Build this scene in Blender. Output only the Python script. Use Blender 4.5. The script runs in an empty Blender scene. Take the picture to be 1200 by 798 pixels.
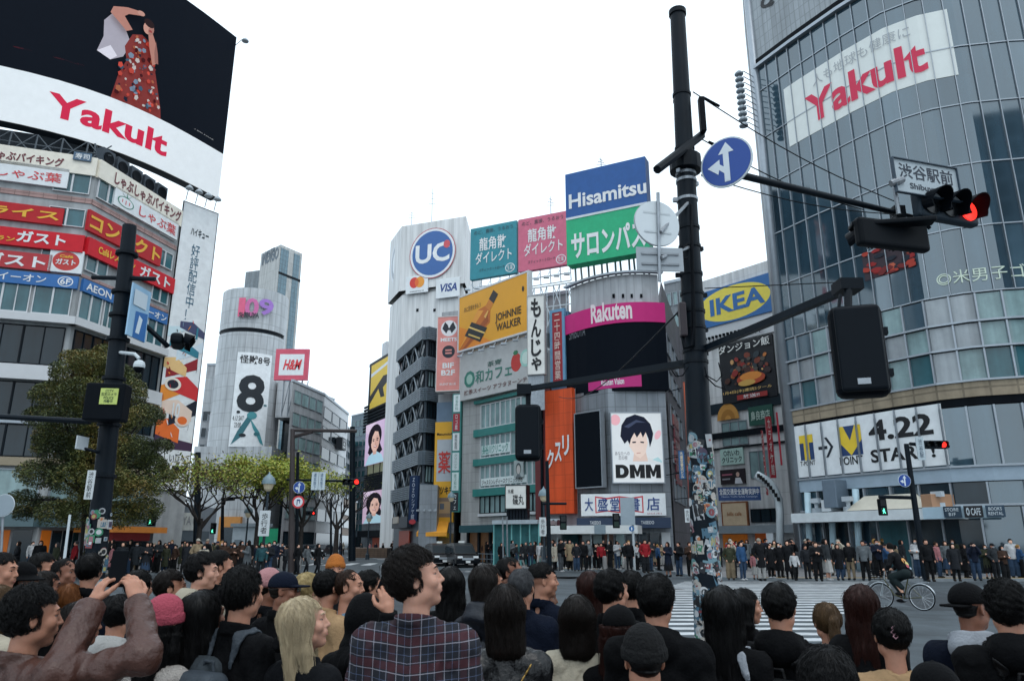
import bpy, bmesh, math, random
import numpy as np
from mathutils import Vector, Matrix
random.seed(7); RNG = np.random.default_rng(11)
S = bpy.context.scene
COL = S.collection
# ---------------------------------------------------------------- camera
FPX, PITCH, CH = 865.0, math.atan(236 / 865.0), 1.8
cd = bpy.data.cameras.new('camera'); cam = bpy.data.objects.new('camera', cd); COL.objects.link(cam)
cam.location = (0, 0, CH); cam.rotation_euler = (math.pi / 2 + PITCH, 0, 0)
cd.sensor_fit = 'HORIZONTAL'; cd.sensor_width = 36; cd.lens = 36 * FPX / 1200
cd.clip_start = 0.05; cd.clip_end = 3000
cd.dof.use_dof = True; cd.dof.focus_distance = 40; cd.dof.aperture_fstop = 11
S.camera = cam
# ---------------------------------------------------------------- world, sun, exposure
W = bpy.data.worlds.new('World'); S.world = W; W.use_nodes = True
wn, wl = W.node_tree.nodes, W.node_tree.links
bg = wn['Background']
sky = wn.new('ShaderNodeTexSky'); sky.sky_type = 'NISHITA'; sky.sun_disc = False
SUN_EL, SUN_AZ = math.radians(62), math.radians(150)
sky.sun_elevation = SUN_EL; sky.sun_rotation = SUN_AZ
sky.air_density = 1.0; sky.dust_density = 6.0
mixw = wn.new('ShaderNodeMix'); mixw.data_type = 'RGBA'
mixw.inputs['Factor'].default_value = 0.88                       # a thick even cloud layer over the clear sky
cloud = wn.new('ShaderNodeTexNoise'); cloud.inputs['Scale'].default_value = 2.2; cloud.inputs['Detail'].default_value = 4
cr = wn.new('ShaderNodeValToRGB')
cr.color_ramp.elements[0].position = .3; cr.color_ramp.elements[0].color = (10.2, 11.9, 13.3, 1)
cr.color_ramp.elements[1].position = .7; cr.color_ramp.elements[1].color = (12.2, 14.0, 15.4, 1)
wl.new(cloud.outputs['Fac'], cr.inputs['Fac'])
wl.new(sky.outputs['Color'], mixw.inputs[6]); wl.new(cr.outputs['Color'], mixw.inputs[7])
wl.new(mixw.outputs[2], bg.inputs['Color']); bg.inputs['Strength'].default_value = 0.1
sd = bpy.data.lights.new('sun', 'SUN'); sd.energy = 0.6; sd.angle = math.radians(25); sd.color = (1, .98, .96)
sun = bpy.data.objects.new('sun', sd); COL.objects.link(sun)
sun.rotation_euler = (math.pi / 2 - SUN_EL, 0, math.pi - SUN_AZ + 0.0)
sun.location = (0, -20, 80)
S.view_settings.view_transform = 'Standard'; S.view_settings.look = 'None'
S.view_settings.exposure = 0.25; S.view_settings.gamma = 1
S.render.engine = 'CYCLES'
S.cycles.max_bounces = 5; S.cycles.diffuse_bounces = 2; S.cycles.glossy_bounces = 3
S.cycles.transmission_bounces = 4; S.cycles.caustics_reflective = False; S.cycles.caustics_refractive = False
S.cycles.use_denoising = True
# ---------------------------------------------------------------- pixels of the photograph (1200 x 798) to rays
CT, ST = math.cos(PITCH), math.sin(PITCH)
CAM = Vector((0, 0, CH))
def ray(x, y):
    a, b = x - 600, 399 - y
    return Vector((a, FPX * CT - b * ST, FPX * ST + b * CT))
def at(x, y, Y):
    r = ray(x, y); return CAM + r * (Y / r.y)
def ground(x, y, z=0.0):
    r = ray(x, y); return CAM + r * ((z - CH) / r.z)
def ppm(p):
    """picture pixels per metre at a world point"""
    d = Vector(p) - CAM; return FPX / (d.y * CT + d.z * ST)
def proj(p):
    d = Vector(p) - CAM; f = d.y * CT + d.z * ST
    return 600 + FPX * d.x / f, 399 - FPX * (-d.y * ST + d.z * CT) / f
# ---------------------------------------------------------------- materials
MATS = {}
def srgb(r, g=None, b=None):
    if g is None: r, g, b = (r >> 16) & 255, (r >> 8) & 255, r & 255
    return tuple(((c / 255) / 12.92 if c / 255 <= .04045 else ((c / 255 + .055) / 1.055) ** 2.4) for c in (r, g, b)) + (1,)
def mat(name, col, rough=.6, metal=0, emit=0, var=.12, scale=1.5, bump=0, bscale=40, spec=.4, coat=0, alpha=1, trans=0, ior=None, grid=None, stretch=None):
    """procedural surface: base colour broken by soft noise, optional tile grid on the UV map (metres), optional fine bump"""
    if name in MATS: return MATS[name]
    if isinstance(col, int): col = srgb(col)
    if len(col) == 3: col = tuple(col) + (1,)
    m = bpy.data.materials.new(name); m.use_nodes = True
    n, l = m.node_tree.nodes, m.node_tree.links
    p = n['Principled BSDF']
    p.inputs['Roughness'].default_value = rough; p.inputs['Metallic'].default_value = metal
    p.inputs['Specular IOR Level'].default_value = spec
    p.inputs['Coat Weight'].default_value = coat
    p.inputs['Transmission Weight'].default_value = trans
    if ior: p.inputs['IOR'].default_value = ior; p.inputs['Specular Tint'].default_value = (.86, .95, 1, 1)
    tc = n.new('ShaderNodeTexCoord')
    nz = n.new('ShaderNodeTexNoise'); nz.inputs['Scale'].default_value = scale; nz.inputs['Detail'].default_value = 6
    nz.inputs['Roughness'].default_value = .65
    src = tc.outputs['Object']
    if stretch:
        mp = n.new('ShaderNodeMapping'); mp.inputs['Scale'].default_value = stretch
        l.new(src, mp.inputs['Vector']); src = mp.outputs['Vector']
    l.new(src, nz.inputs['Vector'])
    rp = n.new('ShaderNodeMapRange'); rp.inputs['From Min'].default_value = .25; rp.inputs['From Max'].default_value = .75
    rp.inputs['To Min'].default_value = 1 - var; rp.inputs['To Max'].default_value = 1 + var
    l.new(nz.outputs['Fac'], rp.inputs['Value'])
    mx = n.new('ShaderNodeMix'); mx.data_type = 'RGBA'; mx.blend_type = 'MULTIPLY'; mx.inputs['Factor'].default_value = 1
    mx.inputs[6].default_value = col
    l.new(rp.outputs['Result'], mx.inputs[7])
    out = mx.outputs[2]
    if grid or var >= .15 and not emit:
        m3 = n.new('ShaderNodeMapping'); m3.inputs['Scale'].default_value = (1.6, 1.6, .12); l.new(tc.outputs['Object'], m3.inputs['Vector'])
        n3 = n.new('ShaderNodeTexNoise'); n3.inputs['Scale'].default_value = 1.1; n3.inputs['Detail'].default_value = 5; l.new(m3.outputs['Vector'], n3.inputs['Vector'])   # rain streaks
        r3 = n.new('ShaderNodeMapRange'); r3.inputs['From Min'].default_value = .35; r3.inputs['From Max'].default_value = .62; r3.inputs['To Min'].default_value = .78; r3.inputs['To Max'].default_value = 1.03; l.new(n3.outputs['Fac'], r3.inputs['Value'])
        m4 = n.new('ShaderNodeMix'); m4.data_type = 'RGBA'; m4.blend_type = 'MULTIPLY'; m4.inputs['Factor'].default_value = 1; l.new(out, m4.inputs[6]); l.new(r3.outputs['Result'], m4.inputs[7]); out = m4.outputs[2]
    if grid:
        bw, bh, mort, dark = grid
        br = n.new('ShaderNodeTexBrick'); br.offset = 0; br.squash = 1
        br.inputs['Scale'].default_value = 1; br.inputs['Brick Width'].default_value = bw; br.inputs['Row Height'].default_value = bh
        br.inputs['Mortar Size'].default_value = mort; br.inputs['Mortar Smooth'].default_value = .2
        br.inputs['Color1'].default_value = (1, 1, 1, 1); br.inputs['Color2'].default_value = (.9, .9, .9, 1)
        br.inputs['Mortar'].default_value = (dark, dark, dark, 1)
        l.new(tc.outputs['UV'], br.inputs['Vector'])
        m2 = n.new('ShaderNodeMix'); m2.data_type = 'RGBA'; m2.blend_type = 'MULTIPLY'; m2.inputs['Factor'].default_value = 1
        l.new(out, m2.inputs[6]); l.new(br.outputs['Color'], m2.inputs[7]); out = m2.outputs[2]
    l.new(out, p.inputs['Base Color'])
    if emit:
        l.new(out, p.inputs['Emission Color']); p.inputs['Emission Strength'].default_value = emit
    if bump:
        bz = n.new('ShaderNodeTexNoise'); bz.inputs['Scale'].default_value = bscale; bz.inputs['Detail'].default_value = 4
        l.new(src, bz.inputs['Vector'])
        bp = n.new('ShaderNodeBump'); bp.inputs['Strength'].default_value = bump; bp.inputs['Distance'].default_value = .02
        l.new(bz.outputs['Fac'], bp.inputs['Height']); l.new(bp.outputs['Normal'], p.inputs['Normal'])
    if alpha < 1: p.inputs['Alpha'].default_value = alpha
    MATS[name] = m
    return m
def C(hexcol, rough=.5, **k):
    c = srgb(hexcol)[:3]
    if max(c) > .10 and not k.get('emit'): f = min(1.45, .82 / max(c)); c = tuple(v * f for v in c)     # paint is lighter than it looks on a wall facing away from the zenith
    return mat('paint_%06x_%g_%s' % (hexcol, rough, '_'.join('%s%s' % i for i in sorted(k.items()))), c, rough, **k)
def LED(hexcol, e=.55):
    """face of a lit display: mostly its own light"""
    return C(hexcol, .6, emit=e, var=.04, spec=.2 if max(srgb(hexcol)[:3]) > .05 else .03)
# ---------------------------------------------------------------- things and parts
ORG = {}
def tag(o, label=None, cat=None, group=None, kind=None):
    if label: o['label'] = label
    if cat: o['category'] = cat
    if group: o['group'] = group
    if kind: o['kind'] = kind
    return o
def thing(name, label, cat, loc=(0, 0, 0), group=None):
    o = bpy.data.objects.new(name, None); COL.objects.link(o); o.location = loc; o.empty_display_size = .3
    ORG[o.name] = Vector(loc); return tag(o, label, cat, group)
class MB:
    """collects faces in world metres and links them as one mesh object"""
    def __init__(s): s.v, s.f, s.m, s.uv, s.k = [], [], [], [], 0
    def poly(s, pts, uv=None):
        b = len(s.v); s.v += [tuple(p) for p in pts]; s.f.append(tuple(range(b, b + len(pts)))); s.m.append(s.k)
        s.uv.append(uv or [(0, 0)] * len(pts)); return s
    def raw(s, verts, faces, uvs=None):
        b = len(s.v); s.v += [tuple(p) for p in verts]
        for i, f in enumerate(faces):
            s.f.append(tuple(b + j for j in f)); s.m.append(s.k); s.uv.append(uvs[i] if uvs else [(0, 0)] * len(f))
        return s
    def panel(s, F, u0, u1, z0, z1, o0, o1, back=True):
        """slab on a facade between offsets o0 (back) and o1 (front)"""
        us = F.cuts(u0, u1)
        for a, b in zip(us[:-1], us[1:]):
            q = lambda o: [F.P(a, z0, o), F.P(b, z0, o), F.P(b, z1, o), F.P(a, z1, o)]
            fr, bk = q(o1), q(o0)
            s.poly(fr, [(a, z0), (b, z0), (b, z1), (a, z1)])
            if back: s.poly(bk[::-1], [(b, z0), (a, z0), (a, z1), (b, z1)][::1])
            s.poly([fr[3], fr[2], bk[2], bk[3]], [(a, z1), (b, z1), (b, z1), (a, z1)]); s.poly([fr[1], fr[0], bk[0], bk[1]])
            if a == us[0]: s.poly([fr[0], fr[3], bk[3], bk[0]], [(0, z0), (0, z1), (o1 - o0, z1), (o1 - o0, z0)])
            if b == us[-1]: s.poly([fr[2], fr[1], bk[1], bk[2]], [(0, z1), (0, z0), (o1 - o0, z0), (o1 - o0, z1)])
        return s
    def box(s, c, sz, rz=0, M=None):
        x, y, z = [t / 2 for t in sz]
        R = M or Matrix.Rotation(rz, 3, 'Z')
        P = [Vector(c) + R @ Vector((i * x, j * y, k * z)) for k in (-1, 1) for j in (-1, 1) for i in (-1, 1)]
        for f, (a, b) in (((0, 2, 3, 1), (sz[0], sz[1])), ((4, 5, 7, 6), (sz[0], sz[1])), ((0, 1, 5, 4), (sz[0], sz[2])),
                          ((3, 2, 6, 7), (sz[0], sz[2])), ((2, 0, 4, 6), (sz[1], sz[2])), ((1, 3, 7, 5), (sz[1], sz[2]))):
            s.poly([P[i] for i in f], [(0, 0), (a, 0), (a, b), (0, b)])
        return s
    def tube(s, pts, r, n=8, cap=True):
        pts = [Vector(p) for p in pts]; N = len(pts)
        rr = [r] * N if isinstance(r, (int, float)) else r
        rings = []; up = None
        for i, p in enumerate(pts):
            t = (pts[min(i + 1, N - 1)] - pts[max(i - 1, 0)])
            t = t.normalized() if t.length > 1e-9 else Vector((0, 0, 1))
            if up is None: up = t.orthogonal().normalized()
            up = (up - t * up.dot(t)); up = up.normalized() if up.length > 1e-6 else t.orthogonal().normalized()
            w = t.cross(up)
            rings.append([p + (up * math.cos(2 * math.pi * k / n) + w * math.sin(2 * math.pi * k / n)) * rr[i] for k in range(n)])
        V = [q for ring in rings for q in ring]; Fs, U = [], []
        for i in range(N - 1):
            for k in range(n):
                a, b = i * n + k, i * n + (k + 1) % n
                Fs.append((a, b, b + n, a + n)); h = (pts[i] - pts[0]).length; h2 = (pts[i + 1] - pts[0]).length
                U.append([(k / n, h), ((k + 1) / n, h), ((k + 1) / n, h2), (k / n, h2)])
        if cap:
            Fs.append(tuple(range(n))[::-1]); Fs.append(tuple((N - 1) * n + k for k in range(n)))
            U += [[(0, 0)] * n] * 2
        return s.raw(V, Fs, U)
    def lathe(s, c, prof, n=16, M=None):
        """profile of (radius, height) turned round the z axis (or M's z axis) at c"""
        R = M or Matrix.Identity(3); V, Fs = [], []
        for r, h in prof:
            for k in range(n): V.append(Vector(c) + R @ Vector((r * math.cos(2 * math.pi * k / n), r * math.sin(2 * math.pi * k / n), h)))
        for i in range(len(prof) - 1):
            for k in range(n): Fs.append((i * n + k, i * n + (k + 1) % n, (i + 1) * n + (k + 1) % n, (i + 1) * n + k))
        Fs.append(tuple(range(n))[::-1]); Fs.append(tuple((len(prof) - 1) * n + k for k in range(n)))
        return s.raw(V, Fs)
    def build(s, name, mats, parent=None, smooth=False, bevel=0):
        if not isinstance(mats, (list, tuple)): mats = [mats]
        if parent is not None: org = ORG[parent.name]
        else:
            a = np.array(s.v); org = Vector((a[:, 0].mean(), a[:, 1].mean(), a[:, 2].min()))
        me = bpy.data.meshes.new(name)
        me.from_pydata([(x - org[0], y - org[1], z - org[2]) for x, y, z in s.v], [], s.f)
        for m_ in mats: me.materials.append(m_)
        me.polygons.foreach_set('material_index', s.m)
        ul = me.uv_layers.new(name='UVMap'); ul.data.foreach_set('uv', [c for f in s.uv for p in f for c in p])
        if smooth: me.polygons.foreach_set('use_smooth', [True] * len(s.f))
        me.validate(); me.update()
        o = bpy.data.objects.new(name, me); COL.objects.link(o)
        if parent is not None: o.parent = parent
        else: o.location = org
        ORG[o.name] = Vector(org)
        if smooth == 'auto':
            md = o.modifiers.new('es', 'EDGE_SPLIT'); md.split_angle = math.radians(40)
        if bevel:
            wd = o.modifiers.new('weld', 'WELD'); wd.merge_threshold = .0005
            b = o.modifiers.new('bev', 'BEVEL'); b.width = bevel; b.segments = 3; b.limit_method = 'ANGLE'
        return o
class Face:
    """a facade: polyline in plan, left to right as seen from outside; u runs along it in metres"""
    def __init__(s, *pts):
        s.p = [Vector((q[0], q[1])) for q in pts]; s.L = [0]
        for a, b in zip(s.p[:-1], s.p[1:]): s.L.append(s.L[-1] + (b - a).length)
        s.len = s.L[-1]
        s.n = [Vector(((b - a).y, -(b - a).x)).normalized() for a, b in zip(s.p[:-1], s.p[1:])]
    def P(s, u, z, o=0):
        i = 0
        while i < len(s.n) - 1 and u > s.L[i + 1]: i += 1
        a, b = s.p[i], s.p[i + 1]; d = (b - a).normalized(); t = u - s.L[i]
        if len(s.n) > 1:                                         # offsets follow the smooth normal of a curved facade
            f = max(0, min(1, t / (b - a).length))
            nl = (s.n[i] + s.n[max(i - 1, 0)]).normalized(); nr = (s.n[i] + s.n[min(i + 1, len(s.n) - 1)]).normalized()
            n = (nl * (1 - f) + nr * f).normalized()
        else: n = s.n[i]
        q = a + d * t + n * o
        return Vector((q.x, q.y, z))
    def cuts(s, a, b):
        return [a] + [l for l in s.L if a + 1e-4 < l < b - 1e-4] + [b]
    def hit(s, x, y, o=0):
        r = ray(x, y); best = None
        for i in range(len(s.n)):
            a = s.p[i] + s.n[i] * o; n = s.n[i]; dn = r.x * n.x + r.y * n.y
            if abs(dn) < 1e-9: continue
            t = (a.x * n.x + a.y * n.y) / dn
            if t <= 0: continue
            q = Vector((r.x * t, r.y * t)); u = (q - a).dot((s.p[i + 1] - s.p[i]).normalized())
            l = s.L[i + 1] - s.L[i]
            ex = max(-u if i > 0 or True else 0, u - l, 0)
            if best is None or ex < best[0]: best = (ex, s.L[i] + u, CH + r.z * t)
        return best[1], best[2]
    def rect(s, x0, y0, x1, y1, o=0):
        """u0,u1,z0,z1 of the rectangle whose top-left and bottom-right corners show at these pixels"""
        a, b = s.hit(x0, y0, o), s.hit(x1, y1, o); return a[0], b[0], b[1], a[1]
TXT = {}
def glyphs(body, bold=0.0, lines=1.0):
    if any(ord(ch) > 0x4dff for ch in body): bold = min(bold, .012)
    bold = min(bold, .032); k = (body, bold, lines)
    if k in TXT: return TXT[k]
    c = bpy.data.curves.new('t', 'FONT'); c.body = body; c.align_x = 'CENTER'; c.offset = bold; c.space_line = lines; c.resolution_u = 3
    o = bpy.data.objects.new('t', c); COL.objects.link(o)
    dg = bpy.context.evaluated_depsgraph_get(); dg.update()
    me = bpy.data.meshes.new_from_object(o.evaluated_get(dg))
    V = np.array([v.co[:2] for v in me.vertices]); Fs = [tuple(p.vertices) for p in me.polygons]
    bpy.data.objects.remove(o); bpy.data.curves.remove(c); bpy.data.meshes.remove(me)
    V = (V - V.min(0)) / (V.max(0) - V.min(0))
    TXT[k] = (V, Fs); return TXT[k]
def conform(F, V, Fs):
    """cut a flat drawing at the bends of a curved facade so that it lies on it"""
    if len(F.n) < 2: return V, Fs
    xs = [v[0] for v in V]; cuts = [c for c in F.L if min(xs) + 1e-4 < c < max(xs) - 1e-4]
    if not cuts: return V, Fs
    bm = bmesh.new(); vs = [bm.verts.new((x, y, 0)) for x, y in V]
    for f in Fs:
        try: bm.faces.new([vs[i] for i in f])
        except ValueError: pass
    for c in cuts: bmesh.ops.bisect_plane(bm, geom=bm.verts[:] + bm.edges[:] + bm.faces[:], plane_co=(c, 0, 0), plane_no=(1, 0, 0), dist=1e-6)
    bm.verts.index_update()
    out = [(v.co.x, v.co.y) for v in bm.verts], [tuple(v.index for v in f.verts) for f in bm.faces]
    bm.free(); return out
def letter(parent, F, body, R, o, m, bold=.02, name='lettering', lines=1.0, skew=0, lift=0):
    V, Fs = glyphs(body, bold, lines); u0, u1, z0, z1 = R
    W_, Fs = conform(F, [(u0 + (u1 - u0) * (x + skew * y), z0 + (z1 - z0) * (y + lift * x)) for x, y in V], Fs)
    return MB().raw([F.P(x, y, o) for x, y in W_], Fs).build(name, m, parent)
def sub(R, a, b, c, d):
    """part of a rectangle: a,b along (0 left..1 right), c,d up (0 bottom..1 top)"""
    u0, u1, z0, z1 = R
    return u0 + (u1 - u0) * a, u0 + (u1 - u0) * b, z0 + (z1 - z0) * c, z0 + (z1 - z0) * d
def ell(cx, cy, rx, ry, n=22, a0=0, a1=2 * math.pi, rot=0):
    pts = []
    full = abs(a1 - a0 - 2 * math.pi) < 1e-6
    for i in range(n if full else n + 1):
        t = a0 + (a1 - a0) * i / n
        x, y = rx * math.cos(t), ry * math.sin(t)
        pts.append((cx + x * math.cos(rot) - y * math.sin(rot), cy + x * math.sin(rot) + y * math.cos(rot)))
    return pts
def art(parent, F, R, shapes, o, name='artwork', emit=0):
    """printed or lit picture: flat coloured shapes in 0..1 coordinates, each a hair in front of the one before"""
    b = MB(); ms = []; u0, u1, z0, z1 = R
    for i, (pts, col) in enumerate(shapes):
        m = LED(col, emit) if emit else C(col, .5, var=.06)
        if m not in ms: ms.append(m)
        b.k = ms.index(m); oo = o + .003 * (i + 1)
        pl = [(u0 + (u1 - u0) * min(1, max(0, x)), z0 + (z1 - z0) * min(1, max(0, y))) for x, y in pts]
        V, Fs = conform(F, pl, [tuple(range(len(pl)))]); b.raw([F.P(x, y, oo) for x, y in V], Fs)
    return b.build(name, ms, parent)
def sign(F, R, label, face, cat='sign', name='shop_sign', depth=.25, o=.0, rim=None, rimw=.06, group=None):
    """a sign board standing proud of the facade, a thing of its own"""
    b = MB().panel(F, *R, o, o + depth); s = b.build(name, face)
    tag(s, label, cat, group)
    if rim:
        u0, u1, z0, z1 = R; f = MB(); w = rimw
        for q in ((u0 - w, u1 + w, z1, z1 + w), (u0 - w, u1 + w, z0 - w, z0), (u0 - w, u0, z0, z1), (u1, u1 + w, z0, z1)):
            f.panel(F, *q, o + .01, o + depth + .03)
        f.build('frame', rim, s)
    s['front'] = o + depth
    return s
def window(bld, F, R, o, frame, pane, fw=.07, mull=0, name='window'):
    """one window: frame mesh with mullions, pane as its own sub-part set back in it"""
    u0, u1, z0, z1 = R; b = MB()
    for q in ((u0, u1, z1 - fw, z1), (u0, u1, z0, z0 + fw), (u0, u0 + fw, z0 + fw, z1 - fw), (u1 - fw, u1, z0 + fw, z1 - fw)):
        b.panel(F, *q, o, o + .12)
    for i in range(mull):
        c = u0 + (u1 - u0) * (i + 1) / (mull + 1); b.panel(F, c - fw / 2, c + fw / 2, z0 + fw, z1 - fw, o, o + .1)
    w = b.build(name, frame, bld)
    MB().panel(F, u0 + fw, u1 - fw, z0 + fw, z1 - fw, o + .004, o + .03).build('pane', pane, w)
    return w
def prism(b, pts, z0, z1, cap=True):
    """vertical walls round a plan outline (counter-clockwise from above) with a roof"""
    n = len(pts); u = 0
    for i in range(n):
        p, q = pts[i], pts[(i + 1) % n]; l = math.hypot(q[0] - p[0], q[1] - p[1])
        b.poly([(p[0], p[1], z0), (q[0], q[1], z0), (q[0], q[1], z1), (p[0], p[1], z1)], [(u, z0), (u + l, z0), (u + l, z1), (u, z1)]); u += l
    if cap:
        b.poly([(p[0], p[1], z1) for p in pts], [(p[0], p[1]) for p in pts])
    return b
def X(px, py, Y): p = at(px, py, Y); return (p.x, p.y)
# common surfaces
GLASS_DK = mat('glass_dark', (.012, .025, .035), .1, spec=.45, var=.3, scale=.4)
GLASS_TEAL = mat('glass_teal', (.04, .13, .155), .1, spec=.6, var=.35, scale=.35)
GLASS_PALE = mat('glass_pale', (.26, .38, .39), .15, spec=.5, var=.35, scale=.5)
GLASS_Q = mat('glass_facade', (.055, .085, .115), .05, spec=.75, var=.3, scale=.25)
ALU = mat('aluminium', (.34, .38, .42), .4, .5, var=.1)
WHITE_P = mat('white_panel', (.62, .64, .66), .5, var=.08, scale=.6)
DARKM = mat('dark_steel', (.006, .010, .015), .5, .0, spec=.12, var=.25, scale=3)
BLACKM = mat('black_plastic', (.003, .005, .008), .55, spec=.07, var=.2)
STEEL = mat('galvanised_steel', (.30, .33, .36), .45, .7, var=.25, scale=6)
CONC = mat('grey_concrete', (.22, .25, .27), .85, var=.18, bump=.2, bscale=8)
# ================================================================ ground
def sheet(name, pts, z, m, kind='structure'):
    b = MB(); b.poly([(x, y, z) for x, y in pts], [(x, y) for x, y in pts]); o = b.build(name, m); return tag(o, kind=kind)
ASPH = mat('asphalt', (.062, .077, .088), .8, var=.42, scale=.35, bump=.45, bscale=60)
PAVE = mat('pavement_slabs', (.20, .20, .205), .8, var=.2, scale=.7, grid=(.6, .6, .012, .55), bump=.1)
sheet('ground', [(-900, -300), (900, -300), (900, 1500), (-900, 1500)], -.02, CONC)
sheet('road', [(-260, 9.5), (260, 9.5), (260, 430), (-260, 430)], 0, ASPH)
def pavement(name, pts):
    b = MB(); prism(b, pts, -.01, .13); o = b.build(name, PAVE); tag(o, kind='structure')
    k = MB(); cx = sum(p[0] for p in pts) / len(pts); cy = sum(p[1] for p in pts) / len(pts)
    for p, q in zip(pts, pts[1:] + pts[:1]):
        a, c = Vector((p[0], p[1])), Vector((q[0], q[1])); d = (c - a); n = Vector((d.y, -d.x)).normalized(); L = d.length
        if L > 120: continue
        k.box(((a.x + c.x) / 2 + n.x * .08, (a.y + c.y) / 2 + n.y * .08, .068), (L, .16, .135), math.atan2(d.y, d.x))
    o2 = k.build('kerb', CONC); tag(o2, kind='structure'); return o
pavement('near_pavement', [(-40, -40), (40, -40), (40, 9), (12, 10.5), (-14, 9.6), (-40, 9)])
pavement('right_pavement', [(9.4, 39.4), (12, 37.2), (34, 36.6), (60, 36), (60, 80), (21, 120), (10.5, 120), (10.2, 60)])
pavement('centre_pavement', [(-6.8, 63), (1.6, 51.5), (5.8, 48.6), (9.2, 50.5), (9.6, 120), (-25, 160), (-22, 110), (-13, 76)])
pavement('left_pavement', [(-60, 40), (-22, 42), (-17.5, 46.5), (-18.5, 60), (-26, 100), (-40, 170), (-90, 170), (-90, 40)])
pavement('island_pavement', [(-18, 84), (-13.2, 83), (-14.5, 97), (-20.5, 98)])
YEL = mat('tactile_yellow', (.36, .24, .07), .8, var=.2)
MARK = mat('road_paint', (.50, .53, .55), .7, var=.30, scale=3)
tb = MB()
for p, q in (((12.2, 37.65), (34, 37.05)), ((2.0, 52.0), (5.9, 49.1)), ((-22, 42.5), (-60, 40.5))):
    a, c = Vector(p), Vector(q); d = c - a
    tb.box(((a.x + c.x) / 2, (a.y + c.y) / 2, .136), (d.length, .35, .008), math.atan2(d.y, d.x))
tag(tb.build('tactile_pavement', YEL), kind='structure')
zb = MB(); y = 15.0
while y < 36.6:                                                     # the wide scramble crossing, bars lie across the view
    t = (y - 16.5) / (35 - 16.5); xl, xr = .3 + t * 7.2, 6.6 + t * 9.4
    zb.poly([(xl, y, .005), (xr, y - .12, .005), (xr + .2, y + .33, .005), (xl + .2, y + .45, .005)]); y += .92
for i in range(16):                                                 # crossings on the far sides
    zb.poly([(-6.5 + i * .55, 46.5 + i * .35, .005), (-6.1 + i * .55, 46.2 + i * .35, .005), (-4.6 + i * .55, 48.4 + i * .35, .005), (-5.0 + i * .55, 48.7 + i * .35, .005)])
for k in range(7):
    zb.poly([(-17 + k * 1.6, 62, .005), (-16.2 + k * 1.6, 62, .005), (-16.6 + k * 1.6, 68, .005), (-17.4 + k * 1.6, 68, .005)])
zb.poly([(-10, 58.5, .006), (-2.5, 57.9, .006), (-2.5, 58.3, .006), (-10, 58.9, .006)])
zb.poly([(-6.2, 45, .006), (-5.9, 45, .006), (-10.5, 75, .006), (-10.8, 75, .006)])
tag(zb.build('road_markings', MARK), kind='structure')
pt_ = MB(); rp_ = random.Random(8)
for x_, y_, w_, h_, a_ in ((-3, 24, 2.6, 5, .3), (4.5, 40, 3, 1.6, .1), (14, 27, 1.5, 6, -.2), (-9, 36, 5, 1.2, .5), (17.5, 20, 2.2, 3, 0), (-1, 44, 1.2, 6, .9)): pt_.poly([(x_ + dx * math.cos(a_) - dy * math.sin(a_), y_ + dx * math.sin(a_) + dy * math.cos(a_), .003) for dx, dy in ((-w_, -h_), (w_, -h_), (w_, h_), (-w_, h_))])
tag(pt_.build('asphalt_patch', mat('asphalt_repair', (.040, .048, .056), .85, var=.3, scale=.8, bump=.4, bscale=70)), kind='structure')
for x_, y_ in ((6.5, 30.5), (-4, 33), (16, 25)):
    mh = MB().lathe((x_, y_, .006), [(.34, 0), (.34, .003), (.05, .004)], 20); tag(mh.build('manhole_cover', mat('cast_iron', (.05, .05, .052), .6, .4, var=.3)), 'round iron manhole cover in the crossing', 'manhole cover', 'manhole covers in the road')
# ================================================================ building blocks
def bldg(name, label, pts, h, m, z0=.1, cat='building', base=None):
    cx = sum(p[0] for p in pts) / len(pts); cy = sum(p[1] for p in pts) / len(pts)
    t = thing(name, label, cat, (cx, cy, 0))
    prism(MB(), pts, z0, h).build('wall', m, t); return t
def rows(t, F, u0, u1, zs, n, o, frame, pane, mull=0, gap=.0, fw=.06):
    for z0, z1 in zs:
        w = (u1 - u0) / n
        for i in range(n): window(t, F, (u0 + w * i + gap / 2, u0 + w * (i + 1) - gap / 2, z0, z1), o, frame, pane, fw, mull)
def band(t, F, R, o0, o1, m, name='band'): return MB().panel(F, *R, o0, o1).build(name, m, t)
def parapet(t, F, z, h=.4, m=None, name='parapet'): return MB().panel(F, 0, F.len, z, z + h, -.3, .15).build(name, m or ALU, t)
def antenna(x, y, z, h, label):
    b = MB(); b.tube([(x, y, z - .3), (x, y, z + h)], [.05, .03], 5)
    for k in range(3): b.box((x, y, z + h * (.55 + .15 * k)), (.9 - .2 * k, .04, .04), k * .4)
    tag(b.build('roof_antenna', STEEL), label, 'antenna')
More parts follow.
